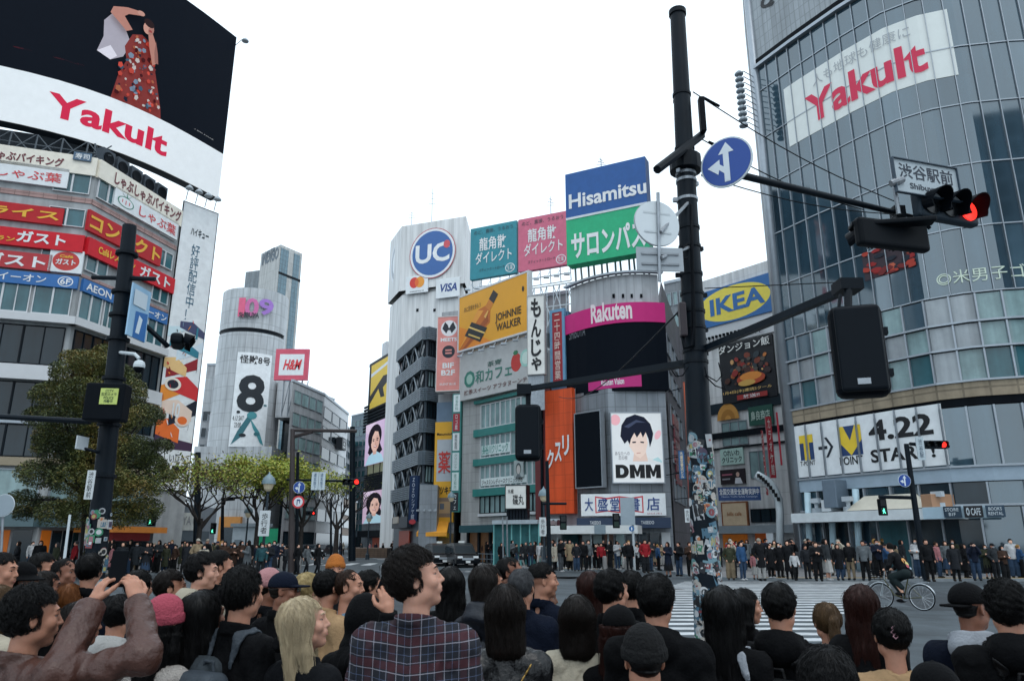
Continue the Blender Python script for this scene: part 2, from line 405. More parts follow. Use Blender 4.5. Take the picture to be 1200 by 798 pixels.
# ================================================================ left corner building
Cn = X(107, 240, 50); Rn = X(213, 238, 59); Bn = X(256, 250, 61.8)
FL = Face((-46, Cn[1] - 5.0), Cn); FR = Face(Cn, Rn); FB = Face(Rn, Bn)
roofz = FR.hit(108, 181)[1]
LB = bldg('corner_building', 'tall corner building covered in shop signs under the big curved screen', [(-46, Cn[1] - 5), Cn, Rn, Bn, (-38, 82), (-60, 82)], roofz, mat('cream_cladding', (.36, .38, .39), .6, var=.15))
q2 = lambda x, y: (x / 3.323, 160 + y / 3.323)
def RL(x0, y0, x1, y1, F=FL): return F.rect(*q2(x0, y0), *q2(x1, y1))
PINKT = mat('pink_tiles', (.42, .27, .25), .6, var=.12, grid=(.9, .45, .03, .55))
zz = lambda y, F=FR, x=350: F.hit(*q2(x, y))[1]
for ya, yb in ((235, 275), (385, 410), (535, 560)):                # pink tile bands between the floors
    R = FL.rect(*q2(60, ya - 28), *q2(345, yb - 12)); band(LB, FL, (0, FL.len, R[2], R[3]), .0, .06, PINKT, 'tile_band')
    band(LB, FR, (0, FR.len, R[2], R[3]), 0, .06, PINKT, 'tile_band')
rz = [zz(135), zz(225), zz(290), zz(365), zz(455), zz(530), zz(610), zz(725)]
for a, b_ in ((0, 1), (2, 3), (4, 5), (6, 7)):
    z1, z0 = rz[a], rz[b_]
    rows(LB, FL, FL.len - 2.6, FL.len - .25, [(z0, z1)], 2, .02, WHITE_P, GLASS_TEAL)
    rows(LB, FR, .25, 2.3, [(z0, z1)], 2, .02, WHITE_P, GLASS_TEAL)
    rows(LB, FR, FR.len - 2.2, FR.len - .3, [(z0, z1)], 2, .02, WHITE_P, GLASS_TEAL)
z1, z0 = rz[6], rz[7]
rows(LB, FL, FL.len - 14.6, FL.len - 2.8, [(z0, z1)], 7, .02, WHITE_P, GLASS_TEAL, 1)
rows(LB, FR, 2.5, FR.len - 2.4, [(z0, z1)], 4, .02, WHITE_P, GLASS_TEAL, 1)
cz = zz(745); band(LB, FL, (0, FL.len + .3, cz - .3, cz + .25), -.1, .6, WHITE_P, 'cornice'); band(LB, FR, (-.3, FR.len, cz - .3, cz + .25), -.1, .6, WHITE_P, 'cornice')
zA = FL.hit(60, 378)[1]; zB = FL.hit(60, 432)[1]; zC = FL.hit(60, 444)[1]; zD = FL.hit(60, 490)[1]; zE = FL.hit(60, 545)[1]; zF = FL.hit(60, 612)[1]
for Fc, n in ((FL, 6), (FR, 5)):
    rows(LB, Fc, .3, Fc.len - .3, [(zB + .2, cz - .5), (zD, zC - .3), (zE + .5, zD - .5)], n, .02, DARKM, GLASS_DK, 1)
    band(LB, Fc, (0, Fc.len, zC - .2, zB + .1), -.1, .5, WHITE_P, 'cornice')
    band(LB, Fc, (0, Fc.len, zD - .45, zD - .05), 0, .2, ALU, 'band')
    band(LB, Fc, (0, Fc.len, zE - .1, zE + .45), 0, .3, mat('beige_band', (.33, .28, .2), .7), 'band')
    rows(LB, Fc, .3, Fc.len - .3, [(zF + .6, zE - .3)], n, .02, ALU, GLASS_PALE)
    band(LB, Fc, (0, Fc.len, zF - .3, zF + .5), 0, 1.4, mat('teal_canopy', (.10, .16, .18), .5), 'canopy')
    nb = n * 2
    for i in range(nb):
        m_ = [C(0xC56A1E, .5, emit=.15), GLASS_DK, C(0xB8862C, .5, emit=.12), GLASS_DK, GLASS_TEAL][(i * 3) % 5]
        w = (Fc.len - .4) / nb; band(LB, Fc, (.2 + w * i + .08, .2 + w * (i + 1) - .08, .3, zF - .5), 0, .08, m_, 'shop_front')
RED = C(0x9E2228, .5, spec=.2); REDB = C(0xB01F2A, .5, spec=.2); YELT = C(0xE7B23A, .5); WHT = C(0xD8DADB, .5); BLUE = C(0x2A5C93, .5); WINE = C(0x5A2028, .5)
CREAM = C(0xC9C4B8, .5); BLK = C(0x14171C, .5); WSIGN = C(0xC8CCCE, .5)
s = sign(FL, (0, FL.len, FL.hit(0, 193)[1], FL.hit(0, 171)[1]), 'cream strip sign in dark red letters along the roof edge, left of the corner', CREAM)
R = (0, 0, FL.hit(60, 193)[1], FL.hit(60, 173)[1]); letter(s, FL, 'しゃぶしゃぶバイキング', (RL(-150, 30, 255, 95)[0], RL(-150, 30, 255, 95)[1], FL.hit(0, 193)[1] + .3, FL.hit(0, 173)[1] - .3), .28, WINE, .03)
R = (0, FR.len, FL.hit(0, 193)[1], FL.hit(0, 171)[1]); s = sign(FR, R, 'cream strip sign in dark red letters along the roof edge, right of the corner', CREAM)
letter(s, FR, 'しゃぶしゃぶバイキング', sub(R, .16, .98, .15, .85), .28, WINE, .03)
s = sign(FL, RL(293, 68, 358, 108), 'small slate blue plate lettered in white on the cream strip at the corner', C(0x41576B), o=.3, depth=.08)
letter(s, FL, '寿司', sub((RL(293, 68, 358, 108)), .1, .9, .15, .85), .4, WHT)
R = RL(-40, 92, 262, 208); s = sign(FL, R, 'wide white sign with red brush letters under the cream strip, left of the corner', WSIGN)
letter(s, FL, 'しゃぶ葉', RL(-5, 120, 240, 190), .28, C(0xB43A3F), .01)
R = (FR.hit(*q2(437, 230))[0], FR.hit(*q2(690, 320))[0], RL(-40, 92, 262, 208)[2] - .1, RL(-40, 92, 262, 208)[3] - .1); s = sign(FR, R, 'white sign with a green vegetable drawing and red brush letters', WSIGN)
letter(s, FR, 'しゃぶ葉', sub(R, .36, .96, .16, .75), .28, C(0xB43A3F), .01)
art(s, FR, sub(R, .02, .3, .1, .95), [(ell(.5, .38, .42, .34), 0x2E6B57), (ell(.5, .38, .37, .29), 0xC8CCCE), ([(.5, .66), (.2, .95), (.42, .7)], 0x2E6B57), ([(.5, .66), (.5, 1), (.58, .7)], 0x2E6B57), ([(.5, .66), (.8, .95), (.56, .68)], 0x2E6B57), ([(.3, .3), (.34, .3), (.34, .5), (.3, .5)], 0xB43A3F), ([(.48, .25), (.52, .25), (.52, .5), (.48, .5)], 0xB43A3F), ([(.66, .3), (.7, .3), (.7, .5), (.66, .5)], 0xB43A3F)], .26)
R = RL(-60, 250, 243, 352); s = sign(FL, R, 'red sign with fat yellow letters under pink tiles, left of the corner', RED)
letter(s, FL, 'ライス', RL(-40, 268, 232, 335), .28, YELT, .04)
R = FR.rect(*q2(341, 285), *q2(618, 470)); R = (R[0], R[1], zz(375), zz(290)); s = sign(FR, R, 'red sign with fat yellow letters under pink tiles, right of the corner', RED)
letter(s, FR, 'コンタクト', sub(R, .02, .98, .12, .88), .28, YELT, .04)
zt, zb_ = FL.hit(*q2(150, 372))[1], FL.hit(*q2(150, 440))[1]
s = sign(FL, (0, FL.len, zb_, zt), 'long dark red band with yellow and white letters, left of the corner', REDB, depth=.35)
letter(s, FL, 'ストラン', RL(-90, 382, 62, 418), .38, YELT, .03); letter(s, FL, 'ガスト', RL(75, 372, 258, 436), .38, WHT, .04)
R = (0, FR.len, zb_, zt); s = sign(FR, R, 'long dark red band with yellow and white letters, right of the corner', REDB, depth=.35)
letter(s, FR, 'Caféレストラン', sub(R, .1, .5, .3, .78), .38, YELT, .03); letter(s, FR, 'ガスト', sub(R, .56, .94, .15, .88), .38, WHT, .04)
R = RL(-80, 437, 198, 530); s = sign(FL, R, 'big red sign with very large white letters above the blue band', C(0x9C2A30))
letter(s, FL, 'ガスト', RL(-60, 450, 178, 520), .28, WHT, .05)
R = RL(202, 440, 318, 540); s = sign(FL, R, 'square white sign with a red disc at the building corner', WSIGN)
art(s, FL, R, [(ell(.5, .5, .4, .42, 28), 0xA8322F)], .25, 'disc'); letter(s, FL, 'ガスト', sub(R, .2, .8, .33, .58), .28, WHT, .03); letter(s, FL, 'Café', sub(R, .3, .7, .64, .76), .28, YELT, .03)
R = RL(-60, 533, 303, 592); R = (R[0], R[1], FL.hit(*q2(305, 598))[1], FL.hit(*q2(305, 550))[1]); s = sign(FL, R, 'blue band sign with white letters and a floor number in a ring', BLUE)
letter(s, FL, '英会話イーオン', sub(R, -.25, .66, .18, .84), .28, WHT, .02)
art(s, FL, sub(R, .78, .95, .08, .92), [(ell(.5, .5, .5, .48), 0xD8DADB), (ell(.5, .5, .42, .40), 0x2A5C93)], .25, 'ring'); letter(s, FL, '6F', sub(R, .81, .92, .26, .74), .28, WHT)
s = sign(FR, (.2, FR.len - .2, zz(618), zz(568)), 'blue and white band sign right of the corner, broken by the dark pole', BLUE)
Rr = s and (.2, FR.len - .2, zz(618), zz(568)); letter(s, FR, 'AEON', sub(Rr, .03, .3, .2, .8), .28, WHT); letter(s, FR, '英会話', sub(Rr, .34, .6, .15, .85), .28, WHT); letter(s, FR, 'イーオン', sub(Rr, .66, .98, .2, .8), .28, WHT)
# roof steelwork, plant, floodlights behind the screen
RTM = mat('roof_steel', (.07, .085, .1), .5, .3); rt = thing('roof_steelwork', 'open steel trusswork on the roof that carries the curved screen', 'steelwork', (-34, 52, roofz))
for i in range(9):
    F_, u = (FL, FL.len - 1.2 - i * 1.7) if i < 5 else (FR, (i - 5) * 2.0 + .8)
    MB().tube([F_.P(u, roofz, -1.2), F_.P(u, roofz + 1.9, -1.4)], .07, 6).build('post', RTM, rt)
    b = MB(); b.tube([F_.P(u, roofz + .1, -1.2), F_.P(u + 1.6, roofz + 1.9, -1.4)], .05, 5); b.tube([F_.P(u + 1.6, roofz + .1, -1.2), F_.P(u, roofz + 1.9, -1.4)], .05, 5)
    b.tube([F_.P(u, roofz + 1.0, -1.3), F_.P(u + 1.7, roofz + 1.0, -1.3)], .045, 5); b.build('brace', RTM, rt)
MB().panel(FL, 0, FL.len, roofz, roofz + 4, -6, -5.5).build('back_panel', mat('roof_panel', (.10, .12, .14), .6), rt)
for i in range(5):
    u = .8 + i * 1.5; b = MB(); b.panel(FR, u, u + 1.2, roofz + .1, roofz + 1.5, -1.3, -.5); o = b.build('air_conditioner', C(0x39424B, .6)); tag(o, 'grey air conditioner unit on the roof behind the cream strip', 'air conditioner', 'air conditioners on the roof edge')
    p = FR.P(u + .6, roofz + .8, -.49); n = FR.n[0]; M = Vector((n.x, n.y, 0)).to_track_quat('Z', 'Y').to_matrix()
    MB().lathe(p, [(.5, 0), (.5, .05), (.42, .05), (.12, .02)], 14, M).build('fan', BLACKM, o)
# ---- the curved screen
def bez(pts, n=10):
    out = []
    P = [Vector(p) for p in pts]
    for i in range(n + 1):
        t = i / n; q = list(P)
        while len(q) > 1: q = [q[j] * (1 - t) + q[j + 1] * t for j in range(len(q) - 1)]
        out.append((q[0].x, q[0].y))
    return out
FS = Face(*bez([(-43, 46.6), (-36.0, 49.2), (-31.6, 51.5), (-29.5, 56), X(256, 232, 61.6)], 12))
zs0, zs1, zs2 = 32.0, 36.5, 49.2
scr = MB().panel(FS, 0, FS.len, zs0, zs2, -1.0, -.05).build('curved_screen', DARKM)
tag(scr, 'huge curved display, dark above a white strip, over the corner building', 'screen')
MB().panel(FS, .02, FS.len - .02, zs1, zs2 - .05, -.04, 0).build('upper_display', LED(0x0B1018, .5), scr)
MB().panel(FS, .02, FS.len - .02, zs0 + .05, zs1, -.04, .02).build('lower_display', LED(0xD0D4D6, .33), scr)
a_, b_ = FS.hit(57, 112), FS.hit(195, 179)
letter(scr, FS, 'Yakult', (a_[0], b_[0], zs0 + 1.3, zs1 - 1.15), .04, LED(0xB5193C, .4), .05)
R = FS.rect(108, 18, 202, 140); R = (R[0], R[1], zs1, zs1 + 9.2)
K = []
body = [(.30, .0), (.34, .25), (.40, .42), (.36, .55), (.42, .70), (.52, .74), (.62, .70), (.68, .55), (.74, .38), (.84, .1), (.86, .0)]
K += [([(.10, .40), (.14, .56), (.12, .72), (.2, .84), (.34, .72), (.42, .6), (.36, .44), (.24, .36)], 0x8C8790), ([(.1, .4), (.22, .5), (.3, .42), (.24, .36)], 0xB8B4BC), (body, 0x6A221F)]
rs = random.Random(5)
for i in range(150):
    x, y_ = rs.uniform(.34, .82), rs.uniform(.02, .70); r = rs.uniform(.008, .034)
    if x > .5 + .36 * (1 - y_): continue
    if x < .42 and y_ > .45: continue
    K.append((ell(x, y_, r, r * rs.uniform(.5, 1.1), 5, rot=rs.uniform(0, 3)), rs.choice([0x9A3226, 0x2A4456, 0xA09894, 0x5E1A1C, 0x8A4A30, 0x141E2C, 0x5F6F80, 0xA8382A, 0x3A1418])))
K += [([(.16, .80), (.18, .87), (.32, .92), (.44, .94), (.46, .9), (.34, .86), (.30, .82), (.4, .72), (.34, .68)], 0x96665A), (ell(.46, .925, .04, .025), 0xA07568), ([(.66, .7), (.7, .5), (.66, .46), (.6, .62), (.56, .78), (.6, .8)], 0x96665A), ([(.66, .72), (.70, .6), (.72, .5), (.68, .5), (.66, .6)], 0x7A5048), (ell(.56, .82, .055, .075, 16, rot=-.3), 0xA87A6C), (ell(.59, .80, .03, .05, 10, rot=-.3), 0x8A5E54), (ell(.56, .865, .06, .04, 12, rot=-.2), 0x23181A), (ell(.585, .79, .02, .012, 8), 0x7A2A2A)]
art(scr, FS, R, K, .0, 'performer_picture', .5)
R2 = FS.rect(15, 55, 100, 78); sp = []
for i in range(9): sp.append((ell(rs.random(), rs.random(), .07, .06, 7), rs.choice([0x8C2028, 0x4A1620, 0x6E1F2A])))
art(scr, FS, R2, sp, 0, 'light_specks', .5)
R3 = FS.rect(228, 152, 250, 164); letter(scr, FS, 'I feel LOVE', R3, .02, LED(0x9A9A9A, .4), .01)
def floodlight(p, d, label, group):
    p = Vector(p); d = Vector(d); e = p + d; t = MB(); t.tube([p, p + d * .7 + Vector((0, 0, .25)), e], .035, 6); o = t.build('floodlight', STEEL); tag(o, label, 'floodlight', group)
    MB().lathe(e - Vector((0, 0, .22)), [(.32, 0), (.34, .08), (.22, .24), (.1, .34), (.05, .4)], 12).build('lamp_head', C(0x8A9298, .4), o)
p = FS.P(FS.len, zs2 - 1.0, -.3); floodlight(p, (1.2, -.3, .6), 'single floodlight on a bracket at the top right of the curved screen', None)
for i in range(4): q = FB.P(.3 + i * .9, FB.hit(230, 241)[1] + .1, .05); floodlight(q, (.55, -.75, .9), 'floodlight on a curved arm above the tall banner', 'floodlights above the tall banner')
# ---- tall banner
zt = FB.hit(214, 236)[1]; zb_ = FB.hit(200, 574)[1]
BR = (.15, FB.len - .1, zb_, zt); s = sign(FB, BR, 'very tall white advertising banner with blocks of orange, red and navy', C(0xD6DADC, .5), 'banner', 'wall_banner', .12, rim=DARKM, rimw=.05)
letter(s, FB, '\n'.join('好評配信中！'), sub(BR, .36, .60, .575, .855), .15, C(0x2E5468), .0, lines=.95)
letter(s, FB, 'ハイキュー', sub(BR, .28, .8, .885, .915), .15, C(0x24303A), .03)
rb = random.Random(31); KB = [([(0, 0), (1, 0), (1, .06), (0, .10)], 0x46304A)]
for k_, (y0_, h_, c_) in enumerate(((.10, .10, 0xD0642A), (.17, .12, 0x1A2030), (.27, .08, 0xC8B4A6), (.33, .13, 0xE08A34), (.43, .10, 0xB02A2E), (.52, .09, 0x7C1C24), (.60, .07, 0xCDAA74), (.66, .09, 0xC2D0D8), (.76, .05, 0x2A6A7A), (.83, .08, 0xB8CCD2), (.92, .05, 0x3A3E5A))):
    t_ = .10 if k_ % 2 else -.05; xa, xb = ((0, .62) if k_ % 3 == 0 else (.3, 1) if k_ % 3 == 1 else (.08, .9)); KB.append(([(xa, y0_), (xb, y0_ + t_), (xb, y0_ + h_ + t_), ((xa + xb) / 2, y0_ + h_ * 1.25), (xa, y0_ + h_)], c_))
KB += [(ell(.66, .22, .2, .045, 22), 0xC8B4A6), (ell(.66, .22, .13, .03, 22), 0xD0642A), (ell(.3, .48, .22, .05, 22), 0xF0E8DC), (ell(.3, .48, .15, .033, 22), 0x1A2030)]
for i in range(34): KB.append((ell(rb.uniform(.04, .96), rb.uniform(.06, .99), rb.uniform(.015, .05), rb.uniform(.004, .012), 5, rot=rb.uniform(0, 3)), rb.choice([0xE08A34, 0xF0E8DC, 0x1A2030, 0xB02A2E, 0x8AA4B4, 0xD6DADC, 0x7C1C24])))
art(s, FB, sub(BR, 0, 1, .13, .58), KB, .12, 'colour_blocks')
letter(s, FB, '10', sub(BR, .36, .56, .235, .285), .19, C(0xC8CCCE), .03); letter(s, FB, '1', sub(BR, .76, .81, .515, .555), .19, C(0x2A6A7A), .02)
letter(s, FB, '新しい頂へ', sub(BR, .12, .88, .088, .118), .15, BLK, .03)
art(s, FB, sub(BR, .1, .95, .055, .082), [([(0, .1), (.46, .1), (.46, .9), (0, .9)], 0x14171C), ([(.52, .1), (1, .1), (1, .9), (.52, .9)], 0x14171C)], .12, 'badges')
letter(s, FB, '配信情報はこちら', sub(BR, .14, .7, .03, .045), .15, C(0x50585E), .0)
# low white canopy building right of the banner
FW = Face(X(183, 620, 63), X(229, 620, 67))
wb = bldg('canopy_shop', 'low pale shop with a white lettered fascia under the tall banner', [FW.P(0, 0)[:2], FW.P(FW.len, 0)[:2], (FW.P(FW.len, 0).x - 1, 74), (FW.P(0, 0).x - 3, 72)], FW.hit(200, 590)[1], C(0x6A7178, .6))
R = (0, FW.len, FW.hit(200, 621)[1], FW.hit(200, 600)[1]); band(wb, FW, R, 0, .5, C(0xAEB0AC, .6, var=.2), 'fascia')
letter(wb, FW, 'SHIBUYA 0F', sub(R, .05, .95, .3, .8), .52, C(0x7C7F80), .02)
band(wb, FW, (0, FW.len, FW.hit(200, 634)[1], FW.hit(200, 622)[1]), .4, 1.6, C(0x4B545B, .5), 'awning')
rows(wb, FW, .2, FW.len - .2, [(.3, FW.hit(200, 635)[1])], 3, .02, DARKM, GLASS_DK)
for i in range(3): q = FW.P(.6 + i * 1.3, FW.hit(200, 590)[1], 0); floodlight(q, (.2, -.5, .5), 'grey floodlight on the roof of the low canopy shop', 'floodlights on the canopy shop roof')
FO = Face(X(120, 640, 52), X(178, 640, 57))
t = thing('food_kiosk', 'kiosk with an orange canopy and dark red front under the tree', 'kiosk', FO.P(FO.len / 2, 0))
za, zb_ = FO.hit(150, 624)[1], FO.hit(150, 617)[1]
MB().panel(FO, 0, FO.len, .1, za, -2, 0).build('wall', C(0x50585E), t); MB().panel(FO, -.3, FO.len + .3, za, zb_, -2.2, .9).build('canopy', C(0xC07A38, .5, emit=.1), t)
MB().panel(FO, .2, FO.len * .8, za - .55, za, .02, .5).build('fascia', C(0x7A2A2C), t); MB().panel(FO, .5, FO.len - .6, .1, za - .6, .02, .06).build('shop_front', GLASS_DK, t)
# ================================================================ round white tower, hotel, street behind
def cyl(c, r, z0, z1, n=48, a0=math.radians(-180), a1=0):
    return Face(*[(c[0] + r * math.cos(a0 + (a1 - a0) * i / n), c[1] + r * math.sin(a0 + (a1 - a0) * i / n)) for i in range(n + 1)])
PANELS = mat('pale_wall_panels', (.47, .50, .52), .45, .1, var=.10, scale=.3, grid=(1.3, 2.4, .05, .62))
Tc = X(288, 480, 136); Tr = (327 - 247) / ppm((Tc[0], 130, 20)) / 2; FT = cyl(Tc, Tr, 0, 0)
tz = FT.hit(288, 337)[1]
tw = thing('round_tower', 'round pale panelled tower with coloured numerals near its top', 'tower', (Tc[0], Tc[1], 0))
zr = FT.hit(288, 386)[1]
b = MB(); b.panel(FT, 0, FT.len, 0, zr - .4, -1, 0); b.panel(FT, 0, FT.len, zr + .4, tz, -1, .0); b.poly([FT.P(u, tz, -.02) for u in FT.L] + [(Tc[0] + Tr * math.cos(a), Tc[1] + Tr * math.sin(a), tz) for a in (.6, 1.2, 1.8, 2.4)])
b.panel(cyl(Tc, Tr, 0, 0, 24, 0, math.pi), 0, math.pi * Tr * .998, 0, tz, -1, 0)
b.build('wall', PANELS, tw); MB().panel(FT, 0, FT.len, zr - .4, zr + .4, -1, -.3).build('dark_ring', DARKM, tw)
def num109(txt, x0, x1, col):
    R = FT.rect(x0, 350, x1, 372); letter(tw, FT, txt, R, .5, C(col, .4), .03, 'numeral')
num109('1', 282, 287, 0xB8506E); num109('0', 289, 302, 0xA85886); num109('9', 304, 318, 0x8460A4)
letter(tw, FT, 'SHIBUYA', FT.rect(282, 367, 303, 374), .6, C(0x30343C), .03)
for sx, (x0, x1, y0, y1) in ((-1, (237, 256, 441, 482)), (1, (322, 347, 447, 489))):
    Fw = Face(X(x0, y1, 134), X(x1, y1, 134)); z1, z0 = Fw.hit(x0, y0)[1], Fw.hit(x0, y1)[1]
    MB().panel(Fw, 0, Fw.len, z0, z1, -14, 0).build('wing', PANELS, tw); MB().panel(Fw, .3, Fw.len, 0, z0, -14, -4).build('wing_base', GLASS_DK, tw)
Fb = Face(X(231, 560, 133), X(321, 560, 133)); MB().panel(Fb, 0, Fb.len, 0, Fb.hit(280, 525)[1], -8, 2.5).build('base_wall', PANELS, tw)
band(tw, Fb, (6, Fb.len - 4, .2, Fb.hit(280, 606)[1]), 2.5, 3.5, C(0xA8743A, .5, emit=.1), 'entrance_canopy'); band(tw, Fb, (7, Fb.len - 5, .2, Fb.hit(280, 618)[1]), 3.5, 3.6, GLASS_DK, 'entrance')
BR = FT.rect(279, 414, 309, 525); BR = (BR[0], BR[1], FT.hit(290, 524)[1], FT.hit(290, 413)[1])
s = sign(FT, BR, 'white banner with a heavy black figure eight on the round tower', C(0xC6CBCD), 'banner', 'tower_banner', .1, o=.05)
letter(s, FT, '怪獣8号', sub(BR, .08, .94, .88, .97), .2, BLK, .03); letter(s, FT, '8', sub(BR, .1, .85, .36, .76), .2, C(0x1C242C), .035)
art(s, FT, BR, [([(.05, .02), (.3, .10), (.62, .34), (.5, .36), (.2, .16)], 0x2E5E66), ([(.95, .03), (.8, .16), (.5, .3), (.6, .2), (.84, .05)], 0x3C7A80), (ell(.55, .33, .14, .04, 9), 0x3C7A80), (ell(.34, .12, .1, .02, 7), 0x1C242C), (ell(.72, .14, .09, .02, 7), 0x2E5E66), (ell(.18, .36, .05, .015), 0x1C242C), (ell(.9, .45, .05, .01), 0x2E5E66)], .2, 'splash')
letter(s, FT, '4.13 SAT\n23:00', sub(BR, .04, .34, .2, .32), .21, BLK, .0)
FH1 = Face(X(306, 300, 230), X(328, 300, 222)); FH2 = Face(X(328, 300, 222), X(354, 300, 230)); hz = FH1.hit(318, 292)[1]
ht = bldg('hotel_tower', 'slim beige tower with strips of blue glass behind the round tower', [FH1.P(0, 0)[:2], FH1.P(FH1.len, 0)[:2], FH2.P(FH2.len, 0)[:2], (FH2.P(FH2.len, 0).x * 1.09, 250), (FH1.P(0, 0).x * 1.08, 250)], hz, mat('beige_panels', (.48, .49, .48), .6, var=.08, grid=(1.5, 3.2, .06, .7)))
letter(ht, FH1, 'INDIGO', FH1.rect(308, 298, 326, 303), .1, C(0x4A5660), .03); letter(ht, FH1, 'HOTEL', FH1.rect(311, 295, 323, 297.5), .1, C(0x4A5660), .02)
GB = mat('blue_glass', (.12, .21, .26), .12, spec=.6, var=.2, grid=(1.2, 1.6, .08, .6))
for a, b_ in ((.02, .38), (.62, .9)): band(ht, FH2, (FH2.len * a, FH2.len * b_, 20, hz - 1), 0, .1, GB, 'glass_strip')
band(ht, FH2, (0, FH2.len, hz - 10, hz - 9.2), 0, .15, DARKM, 'dark_line')
F_ = Face(X(288, 320, 236), X(306, 320, 234)); MB().panel(F_, 0, F_.len, 0, F_.hit(295, 318)[1], -10, 0).build('stair_core', CONC, ht)
FM = Face(X(325, 447, 122), X(361, 447, 122)); R = FM.rect(325, 410, 361, 446)
s = sign(FM, R, 'square pink framed roof sign with slanted red letters on white', C(0xB04A5C), 'roof sign', 'roof_sign', .6)
art(s, FM, sub(R, .13, .87, .15, .83), [([(0, 0), (1, 0), (1, 1), (0, 1)], 0xCED2D4)], .6, 'white_field'); letter(s, FM, 'H&M', sub(R, .25, .75, .32, .66), .65, C(0xB8343A), .03, skew=.12)
b = MB()
for i in range(4): u = FM.len * (.2 + .2 * i); b.tube([FM.P(u, R[2] - 6, -.3), FM.P(u, R[2] + .3, -.3)], .12, 5); b.tube([FM.P(u, R[2] - 6, -.3), FM.P(u + 1, R[2], -.3)], .08, 5)
b.build('support', STEEL, s)
def slab(label, x0, x1, ytop, Y0, Y1, m, zs, n, frame, pane, depth=25, name='office_building', mull=0, ybase=560):
    """an ordinary street building whose front runs between two picture columns"""
    F = Face(X(x0, ybase, Y0), X(x1, ybase, Y1)); h = F.hit((x0 + x1) / 2, ytop)[1]; a, c = F.P(0, 0), F.P(F.len, 0); n_ = F.n[0]
    ka, kc = 1 + depth / a.y, 1 + depth / c.y; t = bldg(name, label, [a[:2], c[:2], (c.x * kc, c.y * kc), (a.x * ka, a.y * ka)], h, m)
    if n:
        k = max(1, int((h - 5) / zs)); rows(t, F, F.len * .05, F.len * .95, [(4.4 + i * zs + zs * .25, 4.4 + i * zs + zs * .85) for i in range(k)], n, .02, frame, pane, mull, gap=.3)
        rows(t, F, F.len * .05, F.len * .95, [(.3, 3.4)], max(1, n // 2), .02, DARKM, GLASS_DK, gap=.3)
    parapet(t, F, h); return t, F, h
GREYW = mat('grey_wall', (.24, .26, .28), .7, var=.15, scale=.5); LGREY = mat('light_grey_wall', (.38, .40, .42), .65, var=.12, scale=.5, grid=(1.4, 3, .03, .7)); DGREY = mat('dark_grey_wall', (.11, .125, .14), .6, var=.2)
slab('silver panelled store under the pink roof sign', 334, 374, 452, 116, 128, LGREY, 3.6, 4, ALU, GLASS_PALE)
t, F, h = slab('pale shop building with a small dark blade sign, beside the silver store', 372, 404, 470, 130, 152, WHITE_P, 3.6, 3, ALU, GLASS_DK)
s = sign(F, F.rect(393, 512, 397, 528), 'small dark blade sign with white letters on the pale shop building', C(0x2A3038), o=.2, depth=1.2); letter(s, F, 'H\n&\nM', sub(F.rect(393, 512, 397, 528), .25, .75, .1, .9), 1.42, WHT, .03)
slab('dark building standing up behind the pale shop building', 360, 386, 462, 170, 180, DGREY, 3.6, 3, ALU, GLASS_DK)
slab('grey office at the head of the far street', 384, 412, 492, 190, 230, GREYW, 3.4, 4, ALU, GLASS_DK)
slab('blue glass office closing the far street', 408, 434, 486, 250, 240, mat('blue_office', (.16, .22, .27), .5), 3.4, 5, ALU, GLASS_TEAL)
slab('low brown shop row on the far street', 396, 420, 585, 170, 205, mat('brown_wall', (.22, .17, .14), .7), 3, 3, ALU, GLASS_DK)
slab('pale block left of the round tower', 228, 246, 428, 150, 150, LGREY, 3.4, 2, ALU, GLASS_DK)
hb = thing('green_hoarding', 'bright green hoarding with a white mesh fence before the round tower', 'hoarding', at(312, 640, 95)); Fh = Face(X(298, 630, 95), X(325, 630, 95))
MB().panel(Fh, 0, Fh.len, .1, Fh.hit(310, 619)[1], -.1, 0).build('panel', C(0x1E7F5C), hb)
b = MB()
for i in range(14): b.tube([Fh.P(i * .25, .1, .5), Fh.P(i * .25, 1.6, .5)], .02, 4)
for z in (.4, 1.0, 1.6): b.tube([Fh.P(0, z, .5), Fh.P(Fh.len * 1.3, z, .5)], .025, 4)
b.build('fence', C(0xA8B0B4), hb)
kk = thing('site_cabin', 'grey flat roofed site cabin beside the green hoarding', 'cabin', at(286, 640, 97)); Fk = Face(X(272, 630, 97), X(299, 630, 96))
MB().panel(Fk, 0, Fk.len, .1, Fk.hit(285, 617)[1], -3, 0).build('wall', C(0x8A949A), kk); MB().panel(Fk, -.2, Fk.len + .2, Fk.hit(285, 617)[1], Fk.hit(285, 613)[1], -3.2, .3).build('roof', C(0x6A747A), kk); MB().panel(Fk, .4, 1.4, .2, 2.1, 0, .05).build('door', C(0x59636A), kk)
